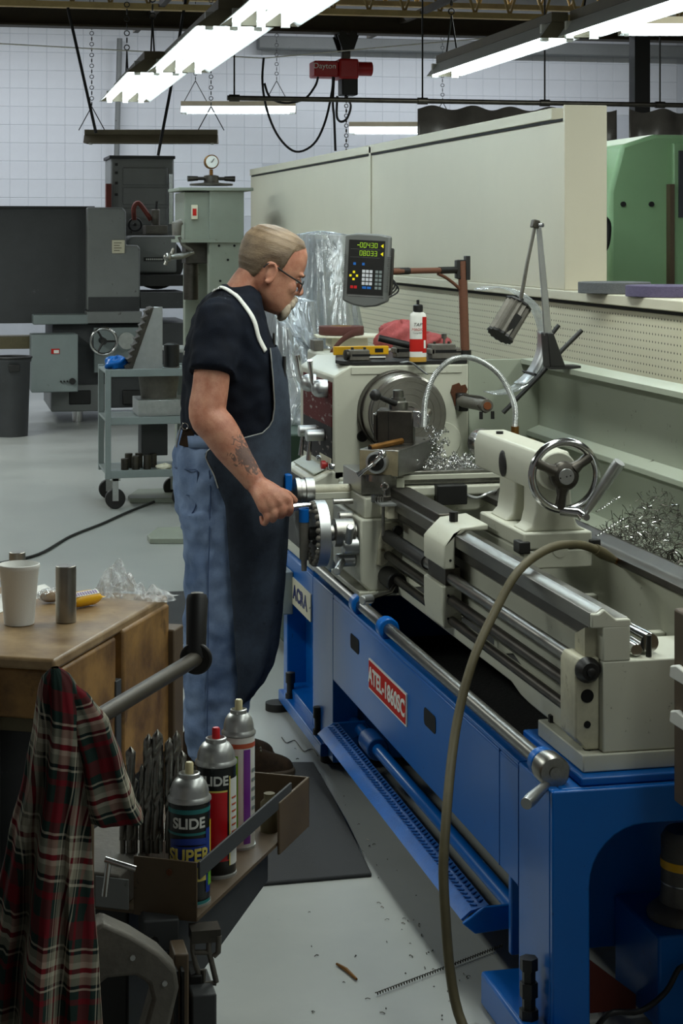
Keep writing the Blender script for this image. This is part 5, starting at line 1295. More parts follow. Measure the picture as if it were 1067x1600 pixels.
for i in range(9):
    p0 = Vector((a_-.03, YT+.08, zt3)).lerp(Vector((c_-.08, YT+.08, Z(482,YT+.1))), (i+.5)/9)
    tk.obox(p0+Vector((-.008,.05,0)), (.03,.12,.022), Matrix.Rotation(-.5,3,'Y'))
tk.build('face_teeth', M['steeldark'], ap)
g_ = blob((X(183,YT+.15), YT+.2, zt3+.035), (.075,.07,.045), 21, None, '', flat=.75)
tag(g_.build('work_gloves', M['blue'], smooth=60), 'crumpled blue gloves on the left end of the trolley top', 'gloves')
jar_ = MB().rev([(.05,0),(.05,.14),(.03,.15),(0,.15)], (X(268,YT+.3), YT+.3, zt3), (0,0,1), 16)
tag(jar_.build('dark_jar', M['black']), 'dark blue black jar on the trolley beside the angle plate', 'jar')
zl = zsh[2]+.001
for k, (u, v_, h_) in enumerate(((195, 702, .07), (201, 699, .09), (212, 702, .085), (217, 699, .09), (230, 700, .09), (239, 700, .085))):
    xs = X(u, YT+.12+.1*(k%2)); 
    tag(MB().cyl((xs, YT+.12+.1*(k%2), zl), (xs, YT+.12+.1*(k%2), zl+h_), .024, n=16).build('steel_slug', M['steeldark'], bev=.003), ('leftmost dark steel slug','second dark steel slug from the left','third dark steel slug from the left','third dark steel slug from the right','second dark steel slug from the right','rightmost dark steel slug')[k] + ' on the trolley bottom shelf', 'slug', 'slugs on the trolley bottom shelf')
zm = zsh[1]+.001
tag(ubox(216, 300, 625, 650, YT+.06, YT+.4).build('parts_tray', M['gal'], bev=.003), 'pale spotted tray on the trolley middle shelf', 'tray')
tag(MB().rev([(.11,0),(.13,.16),(.13,.20),(.12,.20),(.105,.01),(0,.01)], (X(248,YT+.25), YT+.25, zm+.10), (0,0,1), 22, cap=False).build('metal_pail', M['castgrey']), 'dark metal pail on the trolley middle shelf', 'pail')
tag(ubox(221, 262, 663, 712, YT+.25, YT+.45).build('storage_box', M['grinderdark'], bev=.005), 'dark box at the back of the trolley bottom shelf', 'box')
tag(blob((X(256,YT+.08), YT+.07, zl+.018), (.05,.03,.02), 31, None, '', flat=.8).build('crumpled_paper', M['paper'], smooth=60), 'crumpled scrap of paper on the trolley bottom shelf', 'paper')

# ------------------------------------------------------------------ floor: mats, cord, chips
def mat_obj(pts, lab):
    c_ = sum((Vector(p) for p in pts), Vector())/len(pts)
    tag(MB().prism([(p[0], p[1]) for p in pts], 'z', 0, .011).build('floor_mat', M['rubber'], bev=.004), lab, 'mat')
F = lambda u, v: tuple(at(u, v, z=0.011))
mat_obj([F(340,1190), F(490,1190), F(540,1280), F(581,1364), F(371,1382), F(300,1388)], 'black rubber mat on the floor in front of the lathe')
mat_obj([F(225,926), F(330,921), F(332,1000), F(228,1006)], 'black rubber mat on the floor behind the man')
tag(MB().tube([at(u,v,z=.008) for u,v in ((-60,893),(0,880),(60,866),(110,838),(160,818),(200,800),(270,772),(330,745))], .008, 8, smooth=6).build('extension_cord', M['cable']), 'black cord running across the floor towards the press', 'cord')
p0, p1 = at(587,1553,z=.006), at(785,1478,z=.006)
ths = MB(); k = 150
ths.tube([p0.lerp(p1,i/k)+Vector((0,.0035*math.cos(i*2.1),.0035*math.sin(i*2.1)+.001)) for i in range(k+1)], .0016, 4)
tag(ths.build('coiled_chip', M['steeldark']), 'long straight coiled chip lying on the floor by the hose', 'chip')
p0, p1 = at(526,1506,z=.005), at(557,1530,z=.005)
tag(MB().tube([p0, p0.lerp(p1,.4)+Vector((.004,0,0)), p1], [.003,.005,.003], 6).build('broken_bit', M['brass']), 'short brown chip on the floor left of the hose', 'chip')
wv = [at(440+7*i, 1152+3.4*i+5*math.sin(i*1.6), z=.003) for i in range(9)]
tag(MB().tube(wv, .0016, 5, smooth=5).build('wavy_chip', M['steeldark']), 'thin wavy chip on the floor near the lathe foot', 'chip')
rr = random.Random(77); sc_ = MB()
for _ in range(170):
    u, v = rr.uniform(480,800), rr.uniform(1150,1600)
    lim = 505 + (v-1150)*.55
    if rr.random() > .25: u = lim + rr.gauss(10, 40)
    p = at(u, v, z=.002)
    if p.x > 1.2: continue
    q = rr.uniform(0, PI); l = rr.uniform(.0015,.007)
    sc_.tube([p+Vector((-l*math.cos(q),-l*math.sin(q),0)), p+Vector((0,0,.002)), p+Vector((l*math.cos(q),l*math.sin(q)*rr.uniform(.2,1),0))], rr.uniform(.0006,.0014), 4)
tag(sc_.build('floor_chips', M['steeldark']), 'dark metal chips scattered on the floor along the lathe', 'metal chips', kind='stuff')
# ------------------------------------------------------------------ workbench at the left
BT = .91
B0 = Vector((.215, 3.37, 0)); E1 = Vector((.446, .895, 0)).normalized(); E2 = Vector((-E1.y, E1.x, 0))
BM = Matrix.Translation(B0) @ Matrix((E1, E2, Vector((0,0,1)))).transposed().to_4x4()   # local: x along the side, y to the left, z up
def bmb(o): return MB().merge(o, BM)
wbn = thing('workbench', 'worn wooden workbench with thick planks and grey cabinet', 'workbench', B0)
bmb(MB().box(0, .615, 0, 1.1, BT-.022, BT)).build('bench_top', M['woodtop'], wbn, bev=.006)
bmb(MB().box(.012, .60, .014, 1.1, BT-.115, BT-.023)).build('front_plank', M['wood'], wbn, bev=.006)
bmb(MB().box(.03, .31, .0, .03, .60, BT-.024)).build('side_plank', M['wood'], wbn, bev=.006)
bmb(MB().box(.335, .608, -.006, .03, .585, BT-.016)).build('side_plank', M['wood'], wbn, bev=.006)
bmb(MB().box(.30, .328, -.004, .012, .60, .80)).build('steel_strap', M['grinderdark'], wbn, bev=.002)
bmb(MB().box(.60, .66, -.02, .05, 0, .84)).build('corner_post', M['brownpaint'], wbn, bev=.004)
bmb(MB().box(.05, .58, .05, 1.1, .02, BT-.13)).build('cabinet_body', M['grinderdark'], wbn, bev=.004)
bmb(MB().box(.02, .58, .032, 1.1, BT-.14, BT-.116)).build('underframe', M['olive'], wbn)
bmb(MB().box(.0, .02, .115, .16, .45, .87)).build('steel_upright', M['gal'], wbn, bev=.003)
def bt(u, v): p = at(u, v, z=BT); p.z = BT+.0005; return p
c = bt(30, 975)
MB_ = MB().rev([(.028,0),(.0295,.001),(.0385,.108),(.0405,.110),(.0405,.118),(.0385,.119),(.0365,.116),(.028,.004),(0,.004)], c, (0,0,1), 36, cap=False)
tag(MB_.build('foam_cup', M['foam']), 'white foam cup standing on the wooden bench', 'cup')
c = bt(103, 972)
tag(MB().cyl(c, c+Vector((0,0,.112)), .0205, n=32).build('steel_cylinder', M['turned'], bev=.0015), 'tall bright steel cylinder on the bench beside the cup', 'cylinder')
c = bt(27, 930)
tag(MB().cyl(c, c+Vector((0,0,.092)), .0175, n=32).build('steel_cylinder', M['turned'], bev=.0015), 'steel cylinder on the bench behind the foam cup', 'cylinder')
a_, b2, c_, d_ = bt(-40,985), bt(0,958), bt(88,925), bt(60,905)
tag(MB().prism([(a_.x,a_.y),(b2.x,b2.y),(c_.x,c_.y),(c_.x-.02,c_.y+.09),(a_.x-.05,a_.y+.25)], 'z', BT+.0005, BT+.0015).build('paper_sheet', M['white']), 'white sheet of paper under the foam cup', 'paper')
cb_ = thing('candy_bar', 'yellow wrapped candy bar with purple lettering on the bench', 'candy bar', bt(135, 950))
p0, p1 = bt(110, 952), bt(152, 944); ax_ = (p1-p0).normalized(); sd = Vector((-ax_.y, ax_.x, 0)); L_ = (p1-p0).length
rings = []
for s, w_, h_ in ((-.10,.019,.001),(.0,.018,.003),(.06,.018,.012),(.2,.0195,.0155),(.5,.020,.016),(.8,.0195,.0155),(.94,.018,.012),(1.0,.018,.003),(1.10,.019,.001)):
    rings.append([p0+ax_*L_*s + sd*w_*math.cos(2*PI*k/14) + Vector((0,0,.0165+h_*math.sin(2*PI*k/14))) for k in range(14)])
bd = MB().loft(rings).build('wrapper', M['yellow'], cb_)
M['purple'] = mat('purple', (92, 40, 140), .4, var=0)
mid = p0+ax_*L_*.42
MB().prism([(-.022,-.0045),(.03,-.0045),(.03,.0045),(-.022,.0045)], 'z', 0, .0006).build('print_strip', K0, cb_) if False else None
fm_ = plane_m(mid+Vector((0,0,.0290))-sd*.011, ax_, (sd*.8+Vector((0,0,.6))))
MB().merge(MB().box(-.03,.034,-.006,.006,-.001,.001), fm_).build('print_strip', M['white'], cb_)
for k_ in range(9): MB().merge(MB().box(-.026+.0065*k_,-.0225+.0065*k_,-.0042,.0042,.0005,.0018), fm_).build('print_mark', M['purple'], cb_)
pg = bt(200, 935)
rr = random.Random(41); PQ = [rr.uniform(0,6.28) for _ in range(10)]
def bagfn(s, t_):
    x_ = (s-.5)*.21; y_ = (t_-.5)*.13
    ed = max(0, 1-abs(2*s-1)**3)*max(0, 1-abs(2*t_-1)**3)
    z_ = .004 + ed*(.020 + .016*math.sin(9*s+PQ[0]+4*t_) + .012*math.sin(17*s-8*t_+PQ[1]) + .008*math.sin(29*s+13*t_+PQ[2]) + .03*math.exp(-((s-.30)**2+(t_-.65)**2)*22))
    q = pg + E1*y_*.6 + Vector((.97,-.24,0))*x_*(1+.08*math.sin(6*t_)) + E1*.02*math.sin(5*s)
    return Vector((q.x, q.y, BT + max(z_, .002)))
tag(MB().grid(bagfn, 44, 30).build('plastic_bag', M['wrap'], smooth=25), 'crumpled clear plastic wrapper at the back of the bench', 'wrapper')
c = bt(80, 945)
nb = thing('wrapped_roll', 'small peach coloured roll in clear film behind the tall cylinder', 'food', c)
MB().sph(c+Vector((.0,.02,.013)), (.022,.014,.012), 14, 8).build('roll', M['cardboard'], nb)
MB().sph(c+Vector((.0,.02,.016)), (.030,.018,.0155), 14, 8).build('film', M['wrap'], nb)

# ------------------------------------------------------------------ tool stand in the foreground
T0 = Vector((.395, 2.80, 0)); T1 = Vector((.50, .866, 0)); T2 = Vector((-.866, .50, 0)); TZ = .635
TM = Matrix.Translation(T0) @ Matrix((T1, T2, Vector((0,0,1)))).transposed().to_4x4()
def tmb(o): return MB().merge(o, TM)
st = thing('tool_stand', 'dark steel tool stand with can tray and pipe handle in the foreground', 'stand', T0)
tmb(MB().box(0, .50, .0, .30, TZ-.006, TZ)).build('tray_floor', M['brownpaint'], st)
tmb(MB().box(-.004, 0, .0, .105, TZ-.006, TZ+.085)).build('tray_front', M['brownpaint'], st, bev=.001)
MB().merge(MB().cyl((-.006, .045, TZ+.066), (-.004, .045, TZ+.066), .005, n=10), TM).build('rivet', M['rust'], st)
tmb(MB().box(0, .43, -.004, 0, TZ+.058, TZ+.085)).build('tray_rail', M['grinderdark'], st, bev=.001)
tmb(MB().box(.36, .52, -.006, -.001, TZ-.02, TZ+.07)).build('tray_end_plate', M['brownpaint'], st, bev=.002)
tmb(MB().box(.515, .52, -.006, .10, TZ-.02, TZ+.07)).build('tray_back', M['brownpaint'], st, bev=.001)
tmb(MB().prism([(.0,.50),(.40,.555),(.40,TZ-.007),(.0,TZ-.007)], 'y', .03, .05)).build('side_sheet', M['grinderdark'], st)
tmb(MB().box(.02, .20, .125, .36, .0, TZ-.008)).build('cabinet', M['black'], st, bev=.004)
rk = tmb(MB().box(-.01, .25, .125, .26, TZ+.0, TZ+.055)).build('drill_rack', M['castgrey'], st, bev=.003)
tmb(MB().box(-.013, -.010, .11, .165, TZ+.004, TZ+.05)).build('rack_tab', M['grinder'], st)
# pipe handle with rubber grip
pa, pb = at(118, 1142, d=2.66), at(306, 1029, d=3.10)
MB().tube([pa, pb], .0128, 16).build('pipe_handle', M['handle'], st)
dr = (pb-pa).normalized()
fx_ = (dr + Vector((.1,.75,.12))).normalized()
MB().cyl(pb-fx_*.004, pb+fx_*.006, .0275, n=32).build('grip_flange', M['black'], st, bev=.003)
ge = at(308, 930, d=3.14)
MB().tube([pb+dr*.004, pb.lerp(ge,.15), pb.lerp(ge,.5), pb.lerp(ge,.92), ge], [.0165,.017,.0175,.019,.0165], 16).build('rubber_grip', M['black'], st)
MB().cyl(ge, ge+Vector((0,0,.004)), .011, n=14).build('grip_cap', M['castgrey'], st)
for s in (.55, .83): 
    q_ = pa.lerp(pb, s); MB().cyl(q_+Vector((.0,-.0135,-.004)), q_+Vector((0,-.0155,-.005)), .0035, n=8).build('pin_hole', M['hole'], st)
pd = at(132, 1134, d=2.69); MB().cyl((pd.x, pd.y, .3), (pd.x, pd.y, pd.z), .014, n=12).build('handle_post', M['brownpaint'], st)
# grey cast frame at the bottom left
def Q(u, v, d=2.62): return at(u, v, d=d)
yq = Q(230, 1500).y
def qq(u, v): p = at(u, v, y=yq); return (p.x, p.z)
outer = [qq(160,1442), qq(205,1462), qq(250,1490), qq(276,1518), qq(280,1545), qq(262,1620), qq(250,1720)]
inner = [qq(205,1720), qq(222,1620), qq(238,1562), qq(232,1538), qq(212,1526), qq(168,1530), qq(150,1545), qq(120,1470)]
cf = thing('cast_frame', 'grey cast iron machine frame with rounded opening in the foreground', 'casting', (Q(230,1500).x, yq, 0))
MB().prism(outer+inner, 'y', yq, yq+.05).build('frame', M['castgrey'], cf, bev=.006)
MB().box(qq(120,1700)[0], qq(262,1700)[0], yq-.03, yq+.18, 0, qq(200,1700)[1]).build('frame_base', M['castgrey'], cf, bev=.01)
for u, v in ((207,1496),(257,1536)): p = at(u,v,y=yq); MB().cyl((p.x,yq,p.z),(p.x,yq-.003,p.z),.004,n=8).build('rivet', M['gal'], cf)
# hanging steel hooks right of the frame
def hook(pts, lab, d=2.86, w=.010):
    P_ = [at(u, v, d=d) for u, v in pts]
    tag(MB().tube(P_, w*.5, 6, smooth=4).build('tool_hook', M['steeldark']), lab, 'hook')
hk = thing('hook_rack', 'bent steel hook frame hanging below the can tray', 'rack', at(320, 1400, d=2.9))
for pts in ([(301,1462),(301,1485),(305,1505),(315,1535)], [(327,1462),(326,1485),(331,1505),(338,1535)], [(342,1462),(341,1488),(334,1494)], [(301,1488),(327,1488)], [(318,1515),(318,1536),(338,1536)]):
    MB().tube([at(u,v,d=2.79) for u,v in pts], .0042, 8).build('hook_bar', M['castgrey'], hk)
MB().box(at(298,1400,d=2.79).x, at(345,1400,d=2.79).x, at(320,1400,d=2.79).y-.006, at(320,1400,d=2.79).y+.03, TZ-.026, TZ-.007).build('hook_bracket', M['steeldark'], hk)
# stacked dark parts bottom: vise and clamp block below the tray
vs = thing('bench_vise', 'dark steel vise and clamp parts low under the can tray', 'vise', at(300, 1560, d=2.75))
def vb(u0,u1,v0,v1,d,dep,mn,nm):
    p, q = at(u0,v0,d=d), at(u1,v1,d=d)
    MB().box(p.x, q.x, p.y, p.y+dep, q.z, p.z).build(nm, M[mn], vs, bev=.003)
vb(272, 296, 1492, 1660, 2.72, .06, 'brownpaint', 'slotted_jaw'); vb(296, 318, 1525, 1660, 2.78, .06, 'black', 'moving_jaw')
vb(300, 340, 1556, 1720, 2.74, .10, 'grinderdark', 'vise_body')
for u in (276, 286): 
    p = at(u, 1550, d=2.70); MB().box(p.x-.002, p.x+.002, p.y-.001, p.y+.02, p.z-.09, p.z+.03).build('slot', M['hole'], vs)
vb(225, 282, 1440, 1490, 2.80, .08, 'grinderdark', 'clamp_block')
p = at(240,1470,d=2.79); MB().cyl(p, p+Vector((0,-.004,0)), .008, n=8).build('clamp_screw', M['black'], vs)
vp = at(300, 1720, d=2.8); MB().box(vp.x-.12, vp.x+.05, vp.y-.05, vp.y+.09, 0, vp.z+.012).build('pedestal', M['grinderdark'], vs)
# small wrench handle by the rack
p0, p1, p2 = at(163,1400,d=2.74), at(170,1345,d=2.74), at(212,1358,d=2.74)
tw_ = thing('t_handle_wrench', 'small chrome T-handle wrench below the drill rack', 'wrench', p1)
MB().tube([p0,p1], .0045, 8).build('stem', M['chrome'], tw_); MB().tube([p1+(p1-p2)*.15,p2], .005, 8).build('cross_bar', M['chrome'], tw_)
# spray cans
def can(c, R, Hb, lab, bands, nozzle, dome='gal'):
    t_ = thing('spray_can', lab, 'spray can', c)
    MB().rev([(R*.93,0),(R,.004),(R,Hb)], c, (0,0,1), 40, cap=True).build('body', bands[0][2], t_)
    for z0_, z1_, m_ in bands[1:]:
        MB().rev([(R+.0004,z0_),(R+.0004,z1_)], c, (0,0,1), 40, cap=False).build('print_band', m_, t_)
    MB().rev([(R-.001,0),(R+.002,.002),(R+.002,.006),(R-.001,.009),(R*.95,.011),(R*.93,.018),(R*.84,.027),(R*.68,.034),(R*.52,.037),(R*.52,.043),(R*.44,.044),(R*.40,.038),(0,.038)], c+Vector((0,0,Hb)), (0,0,1), 40, cap=False).build('dome', M[dome], t_)
    MB().rev([(R+.0016,0),(R+.0016,.004)], c+Vector((0,0,.0)), (0,0,1), 40).build('base_rim', M['gal'], t_)
    MB().rev([(.0065,0),(.0065,.016),(.005,.018),(0,.018)], c+Vector((0,0,Hb+.042)), (0,0,1), 14).build('nozzle', nozzle, t_)
    return t_
K = {}
for nm, c_ in (('kblack',(24,26,26)),('kteal',(40,120,120)),('kblue',(30,60,150)),('kyel',(232,214,110)),('kred',(206,24,34)),('kwhite',(226,226,220)),('kpurple',(120,50,150)),('kgreen',(120,190,40)),('kyel2',(226,200,20)),('knoz',(218,206,160)),('korange',(190,90,60))):
    K[nm] = mat(nm, c_, .35, var=.03)
def patch(t_, c, R, a0, a1, z0_, z1_, m_, nm='print_patch', off=.0007, wob=None):
    def f(s, q):
        an = a0+(a1-a0)*s; zz_ = z0_+(z1_-z0_)*q + (wob(s) if wob else 0)
        return c + Vector(((R+off)*math.sin(an), -(R+off)*math.cos(an), zz_))
    return MB().grid(f, 20, 1).build(nm, m_, t_)
VA = .08   # bearing of the camera from the can, measured from -Y
c = Vector((.392, 2.872, TZ)); R = .0325
t_ = can(c, R, .158, 'dark spray can lettered SLIDE SUPER, nearest in the tray', [(0,0,K['kblack']), (.145,.152,K['kteal']), (.112,.116,K['kteal'])], K['knoz'])
patch(t_, c, R, -1.2, .9, .094, .104, K['kblue'], wob=lambda s: .004*math.sin(3*s)); patch(t_, c, R, -1.2, .8, .060, .095, K['kblue'], off=.0006); patch(t_, c, R, -1.2, .75, .040, .062, K['kyel'], off=.0008)
patch(t_, c, R, .75, 1.1, .02, .12, K['kblue'], off=.0009); patch(t_, c, R, 1.1, 1.35, .03, .13, K['kyel2'], off=.0009); patch(t_, c, R, -1.3, 1.2, .004, .009, K['kteal']); patch(t_, c, R, .9, 1.3, .03, .055, K['kgreen'], off=.0012)
text('SLIDE', .0225, K['kwhite'], t_, c.z+.130, ext=.0004, bend=(R+.0010, c.x, c.y, -.16), sx=1.0, bold=.0006)
text('SUPER', .0285, K['kyel'], t_, c.z+.080, ext=.0006, bend=(R+.0018, c.x, c.y, -.15), sx=.90, bold=.0007)
c = Vector((.452, 2.99, TZ)); R = .0325
t_ = can(c, R, .178, 'red and black spray can with red nozzle in the tray', [(0,0,K['kblack']), (.003,.006,M['gal']), (.028,.140,K['kred']), (.140,.143,K['kyel'])], K['kred'])
patch(t_, c, R, .62, 1.5, .02, .16, K['kwhite'], off=.0009); patch(t_, c, R, .55, .62, .02, .165, K['kyel'], off=.001); patch(t_, c, R, .45, .55, .03, .165, K['kblack'], off=.0009)
text('SLIDE', .021, K['kwhite'], t_, c.z+.158, ext=.0004, bend=(R+.0010, c.x, c.y, -.28), bold=.0006)
text('RUST', .012, K['kwhite'], t_, c.z+.120, ext=.0004, bend=(R+.0010, c.x, c.y, -.10), sx=.9) if False else None
for z_ in range(8): patch(t_, c, R, .72, 1.15, .05+.011*z_, .053+.011*z_, K['korange'], 'print_line', .0012)
c = Vector((.510, 3.115, TZ)); R = .0275
t_ = can(c, R, .190, 'white spray can with purple stripe and pale nozzle in the tray', [(0,0,K['kwhite']), (.172,.180,K['korange'])], K['knoz'])
patch(t_, c, R, .15, .62, .01, .170, K['kpurple']); patch(t_, c, R, -.6, -.2, .02, .16, K['kgreen'])
for z_ in range(6): patch(t_, c, R, .75, 1.1, .05+.016*z_, .056+.016*z_, M['greycab'], 'print_line', .0012)
c = at(392, 1262, z=TZ+.01)
tag(MB().rev([(.016,0),(.016,.05),(.010,.056),(.010,.066),(0,.067)], Vector((.575, 3.18, TZ)), (0,0,1), 16).build('small_bottle', M['olive']), 'small dark bottle at the back end of the can tray', 'bottle')
# twist drills standing in the rack
def drill(u, v, L_, r_, lab):
    top_ = at(u, v, d=2.95); 
    t_ = thing('twist_drill', lab, 'drill bit', (top_.x, top_.y, TZ+.055), group='twist drills in the rack')
    base_z = TZ+.056; zt_ = top_.z
    n = 10; m_ = 34; rings = []
    for i in range(m_+1):
        s = i/m_; z_ = base_z+.02 + (zt_-base_z-.02)*s; tw2 = s*L_*38
        tip = 1 if s < .94 else max((1-s)/.06, .05)
        ring = []
        for k in range(12):
            q = 2*PI*k/12; f = .62+.38*abs(math.cos(q))**.6
            ring.append(Vector((top_.x + r_*tip*f*math.cos(q+tw2), top_.y + r_*tip*f*math.sin(q+tw2), z_)))
        rings.append(ring)
    MB().loft(rings).build('flute', M['steel'], t_, smooth=50)
    MB().cyl((top_.x,top_.y,base_z), (top_.x,top_.y,base_z+.022), r_*.8, n=12).build('shank', M['steel'], t_)
dl = [(204,1166,.16,.0085,'large twist drill left front in the rack'),(232,1146,.2,.009,'tall twist drill at the back of the rack, left'),(246,1139,.2,.0095,'tallest twist drill at the back of the rack'),
 (222,1193,.13,.0055,'thin twist drill with bright tip, front of the rack'),(238,1176,.16,.0065,'medium twist drill, middle of the rack'),(250,1180,.15,.0065,'medium twist drill right of the middle one'),
 (265,1152,.18,.0085,'tall twist drill at the back of the rack, right'),(276,1141,.2,.0075,'slim tall twist drill at the far right of the rack'),(284,1172,.16,.008,'twist drill at the right end of the rack'),
 (192,1190,.13,.006,'short twist drill beside the plaid sleeve'),(212,1215,.11,.0045,'shortest thin twist drill in front of the rack'),(272,1206,.12,.0055,'short thin twist drill behind the dark spray can')]
for a_ in dl: drill(*a_)
# ------------------------------------------------------------------ plaid shirt hanging on the stand
def plaid():
    m = bpy.data.materials.new('plaid'); m.use_nodes = True; N = m.node_tree.nodes; L = m.node_tree.links; b_ = N['Principled BSDF']
    b_.inputs['Roughness'].default_value = .95; b_.inputs['Specular IOR Level'].default_value = .1
    uv = N.new('ShaderNodeUVMap'); uv.uv_map = 'UVMap'; sp = N.new('ShaderNodeSeparateXYZ'); L.new(uv.outputs[0], sp.inputs[0])
    def ramp(sock, stops):
        a = N.new('ShaderNodeMath'); a.operation = 'FRACT'; L.new(sock, a.inputs[0])
        r = N.new('ShaderNodeValToRGB'); r.color_ramp.interpolation = 'CONSTANT'; el = r.color_ramp.elements
        while len(el) > 1: el.remove(el[-1])
        el[0].position = 0; el[0].color = (*lin(stops[0][1]), 1)
        for p, c_ in stops[1:]:
            e_ = el.new(p); e_.color = (*lin(c_), 1)
        L.new(a.outputs[0], r.inputs[0]); return r.outputs[0]
    G_, R_, W_, K_, P_ = (34,50,46), (106,28,36), (178,172,154), (24,26,30), (140,136,120)
    st = [(0,G_),(.10,R_),(.27,G_),(.36,W_),(.385,K_),(.42,P_),(.50,W_),(.56,R_),(.61,W_),(.66,P_),(.74,K_),(.775,W_),(.80,G_),(.88,R_),(.94,G_)]
    c1, c2 = ramp(sp.outputs['X'], st), ramp(sp.outputs['Y'], st)
    # twill: the two sets of threads alternate in fine diagonals
    ad = N.new('ShaderNodeMath'); ad.operation = 'ADD'; L.new(sp.outputs['X'], ad.inputs[0]); L.new(sp.outputs['Y'], ad.inputs[1])
    ml = N.new('ShaderNodeMath'); ml.operation = 'MULTIPLY'; ml.inputs[1].default_value = 60; L.new(ad.outputs[0], ml.inputs[0])
    fr = N.new('ShaderNodeMath'); fr.operation = 'FRACT'; L.new(ml.outputs[0], fr.inputs[0])
    mr = N.new('ShaderNodeMapRange'); mr.inputs[3].default_value = .28; mr.inputs[4].default_value = .72; L.new(fr.outputs[0], mr.inputs[0])
    mx = N.new('ShaderNodeMix'); mx.data_type = 'RGBA'; L.new(mr.outputs[0], mx.inputs[0]); L.new(c1, mx.inputs[6]); L.new(c2, mx.inputs[7])
    L.new(mx.outputs[2], b_.inputs['Base Color'])
    bp = N.new('ShaderNodeBump'); bp.inputs['Strength'].default_value = .15; bp.inputs['Distance'].default_value = .002; L.new(fr.outputs[0], bp.inputs['Height']); L.new(bp.outputs[0], b_.inputs['Normal'])
    return m
M['plaid'] = plaid()
sh = thing('plaid_shirt', 'red green and white plaid flannel shirt hanging in the left foreground', 'shirt', at(85, 1600, d=2.55))
DS = 2.52
def cloth_tube(spine, folds, name, n=96, m=60, pu=.115, amp=.35, seed=0, skew=.0):
    """spine: [(v, u_left, u_right, depth_half)] down the garment"""
    rr = random.Random(seed); ph = [rr.uniform(0, 6.28) for _ in range(8)]
    o_ = MB(); v0_, v1_ = spine[0][0], spine[-1][0]
    rows = []
    for j in range(m+1):
        v = v0_ + (v1_-v0_)*j/m; ul, ur, dh = interp(spine, v)
        pl_, pr_ = at(ul, v, d=DS), at(ur, v, d=DS); cx_ = (pl_+pr_)/2; hx = (pr_-pl_).length/2; ex = (pr_-pl_).normalized(); ey = Vector((-ex.y, ex.x, 0)); t_ = j/m
        row = []
        for k in range(n+1):
            q = 2*PI*k/n + PI/2
            f = 1 + amp*min(1, .25+1.4*t_)*(.5*math.sin(folds*q+ph[0]+1.1*t_) + .35*math.sin((folds*2-1)*q+ph[1]-1.6*t_) + .2*math.sin((folds*3+1)*q+ph[2]+2*t_))
            cq, sq = math.cos(q), math.sin(q)
            row.append(cx_ + ex*hx*(cq*(1+.06*math.sin(5*q+ph[3]))) + ey*dh*sq*f)
        rows.append(row)
    al = 0
    for j, row in enumerate(rows):
        if j: al += (rows[j][0]-rows[j-1][0]).length
        acc = 0
        tot = sum((row[k+1]-row[k]).length for k in range(n))
        for k, p in enumerate(row):
            if k: acc += (row[k]-row[k-1]).length
            idx = len(o_.v); o_.v.append(p); o_.uv[idx] = ((acc-tot*.5)/pu + .0*al, (al + skew*acc)/pu)
    for j in range(m):
        for k in range(n):
            a_ = j*(n+1)+k; o_.f.append((a_, a_+1, a_+n+2, a_+n+1))
    return o_.build(name, M['plaid'], sh, smooth=70)
cloth_tube([(1043,80,92,.008),(1052,68,108,.022),(1075,61,122,.035),(1120,56,135,.05),(1200,42,142,.06),(1300,18,145,.07),(1400,0,150,.08),(1500,-25,158,.085),(1620,-40,165,.09),(1750,-50,168,.09)], 5, 'body', seed=3, amp=.55, skew=-.22)
cloth_tube([(1070,92,118,.012),(1090,96,142,.022),(1130,104,172,.03),(1190,122,192,.034),(1250,128,212,.036),(1272,134,224,.036),(1282,140,226,.030)], 3, 'sleeve', seed=8, amp=.3, n=64, m=30, skew=.15)
pk = at(86, 1060, d=DS)
MB().tube([pk+Vector((0,.0,-.05)), pk+Vector((0,0,.012))], .008, 8).build('hanging_loop', M['olive'], sh)
post = MB().cyl((pk.x, pk.y, 0), (pk.x, pk.y, pk.z+.004), .006, n=10)
tag(post.build('coat_post', M['black']), 'thin dark post that carries the plaid shirt', 'post')
# ------------------------------------------------------------------ the machinist
YC = 5.68
def cloth(name, rgb, rgb2, scale=9, bump=.35, bscale=500, rough=.9, spots=0, srgb=(20,20,20)):
    m = mat(name, rgb, rough, var=.2, scale=scale, rgb2=rgb2, bump=bump, bscale=bscale, spots=spots, srgb=srgb); m.node_tree.nodes['Principled BSDF'].inputs['Specular IOR Level'].default_value = .15
    return m
M['tshirt'] = cloth('tshirt', (24, 29, 40), (17, 20, 28))
M['denim'] = cloth('denim', (126, 144, 174), (86, 104, 136), scale=7)
M['apron'] = cloth('apron', (68, 77, 90), (43, 48, 57), scale=5, spots=.12, srgb=(34,36,40))
M['stitch'] = mat('stitch', (60, 78, 110), .9, var=0)
M['suede'] = cloth('suede', (60, 46, 34), (38, 30, 24), scale=20)
M['sole'] = mat('sole', (70, 58, 44), .8, var=.2)
M['hair'] = mat('hair', (158, 136, 110), .55, var=.4, scale=26, rgb2=(112, 92, 72), bump=.35, bscale=260, stretch=(.35, 1, 1))
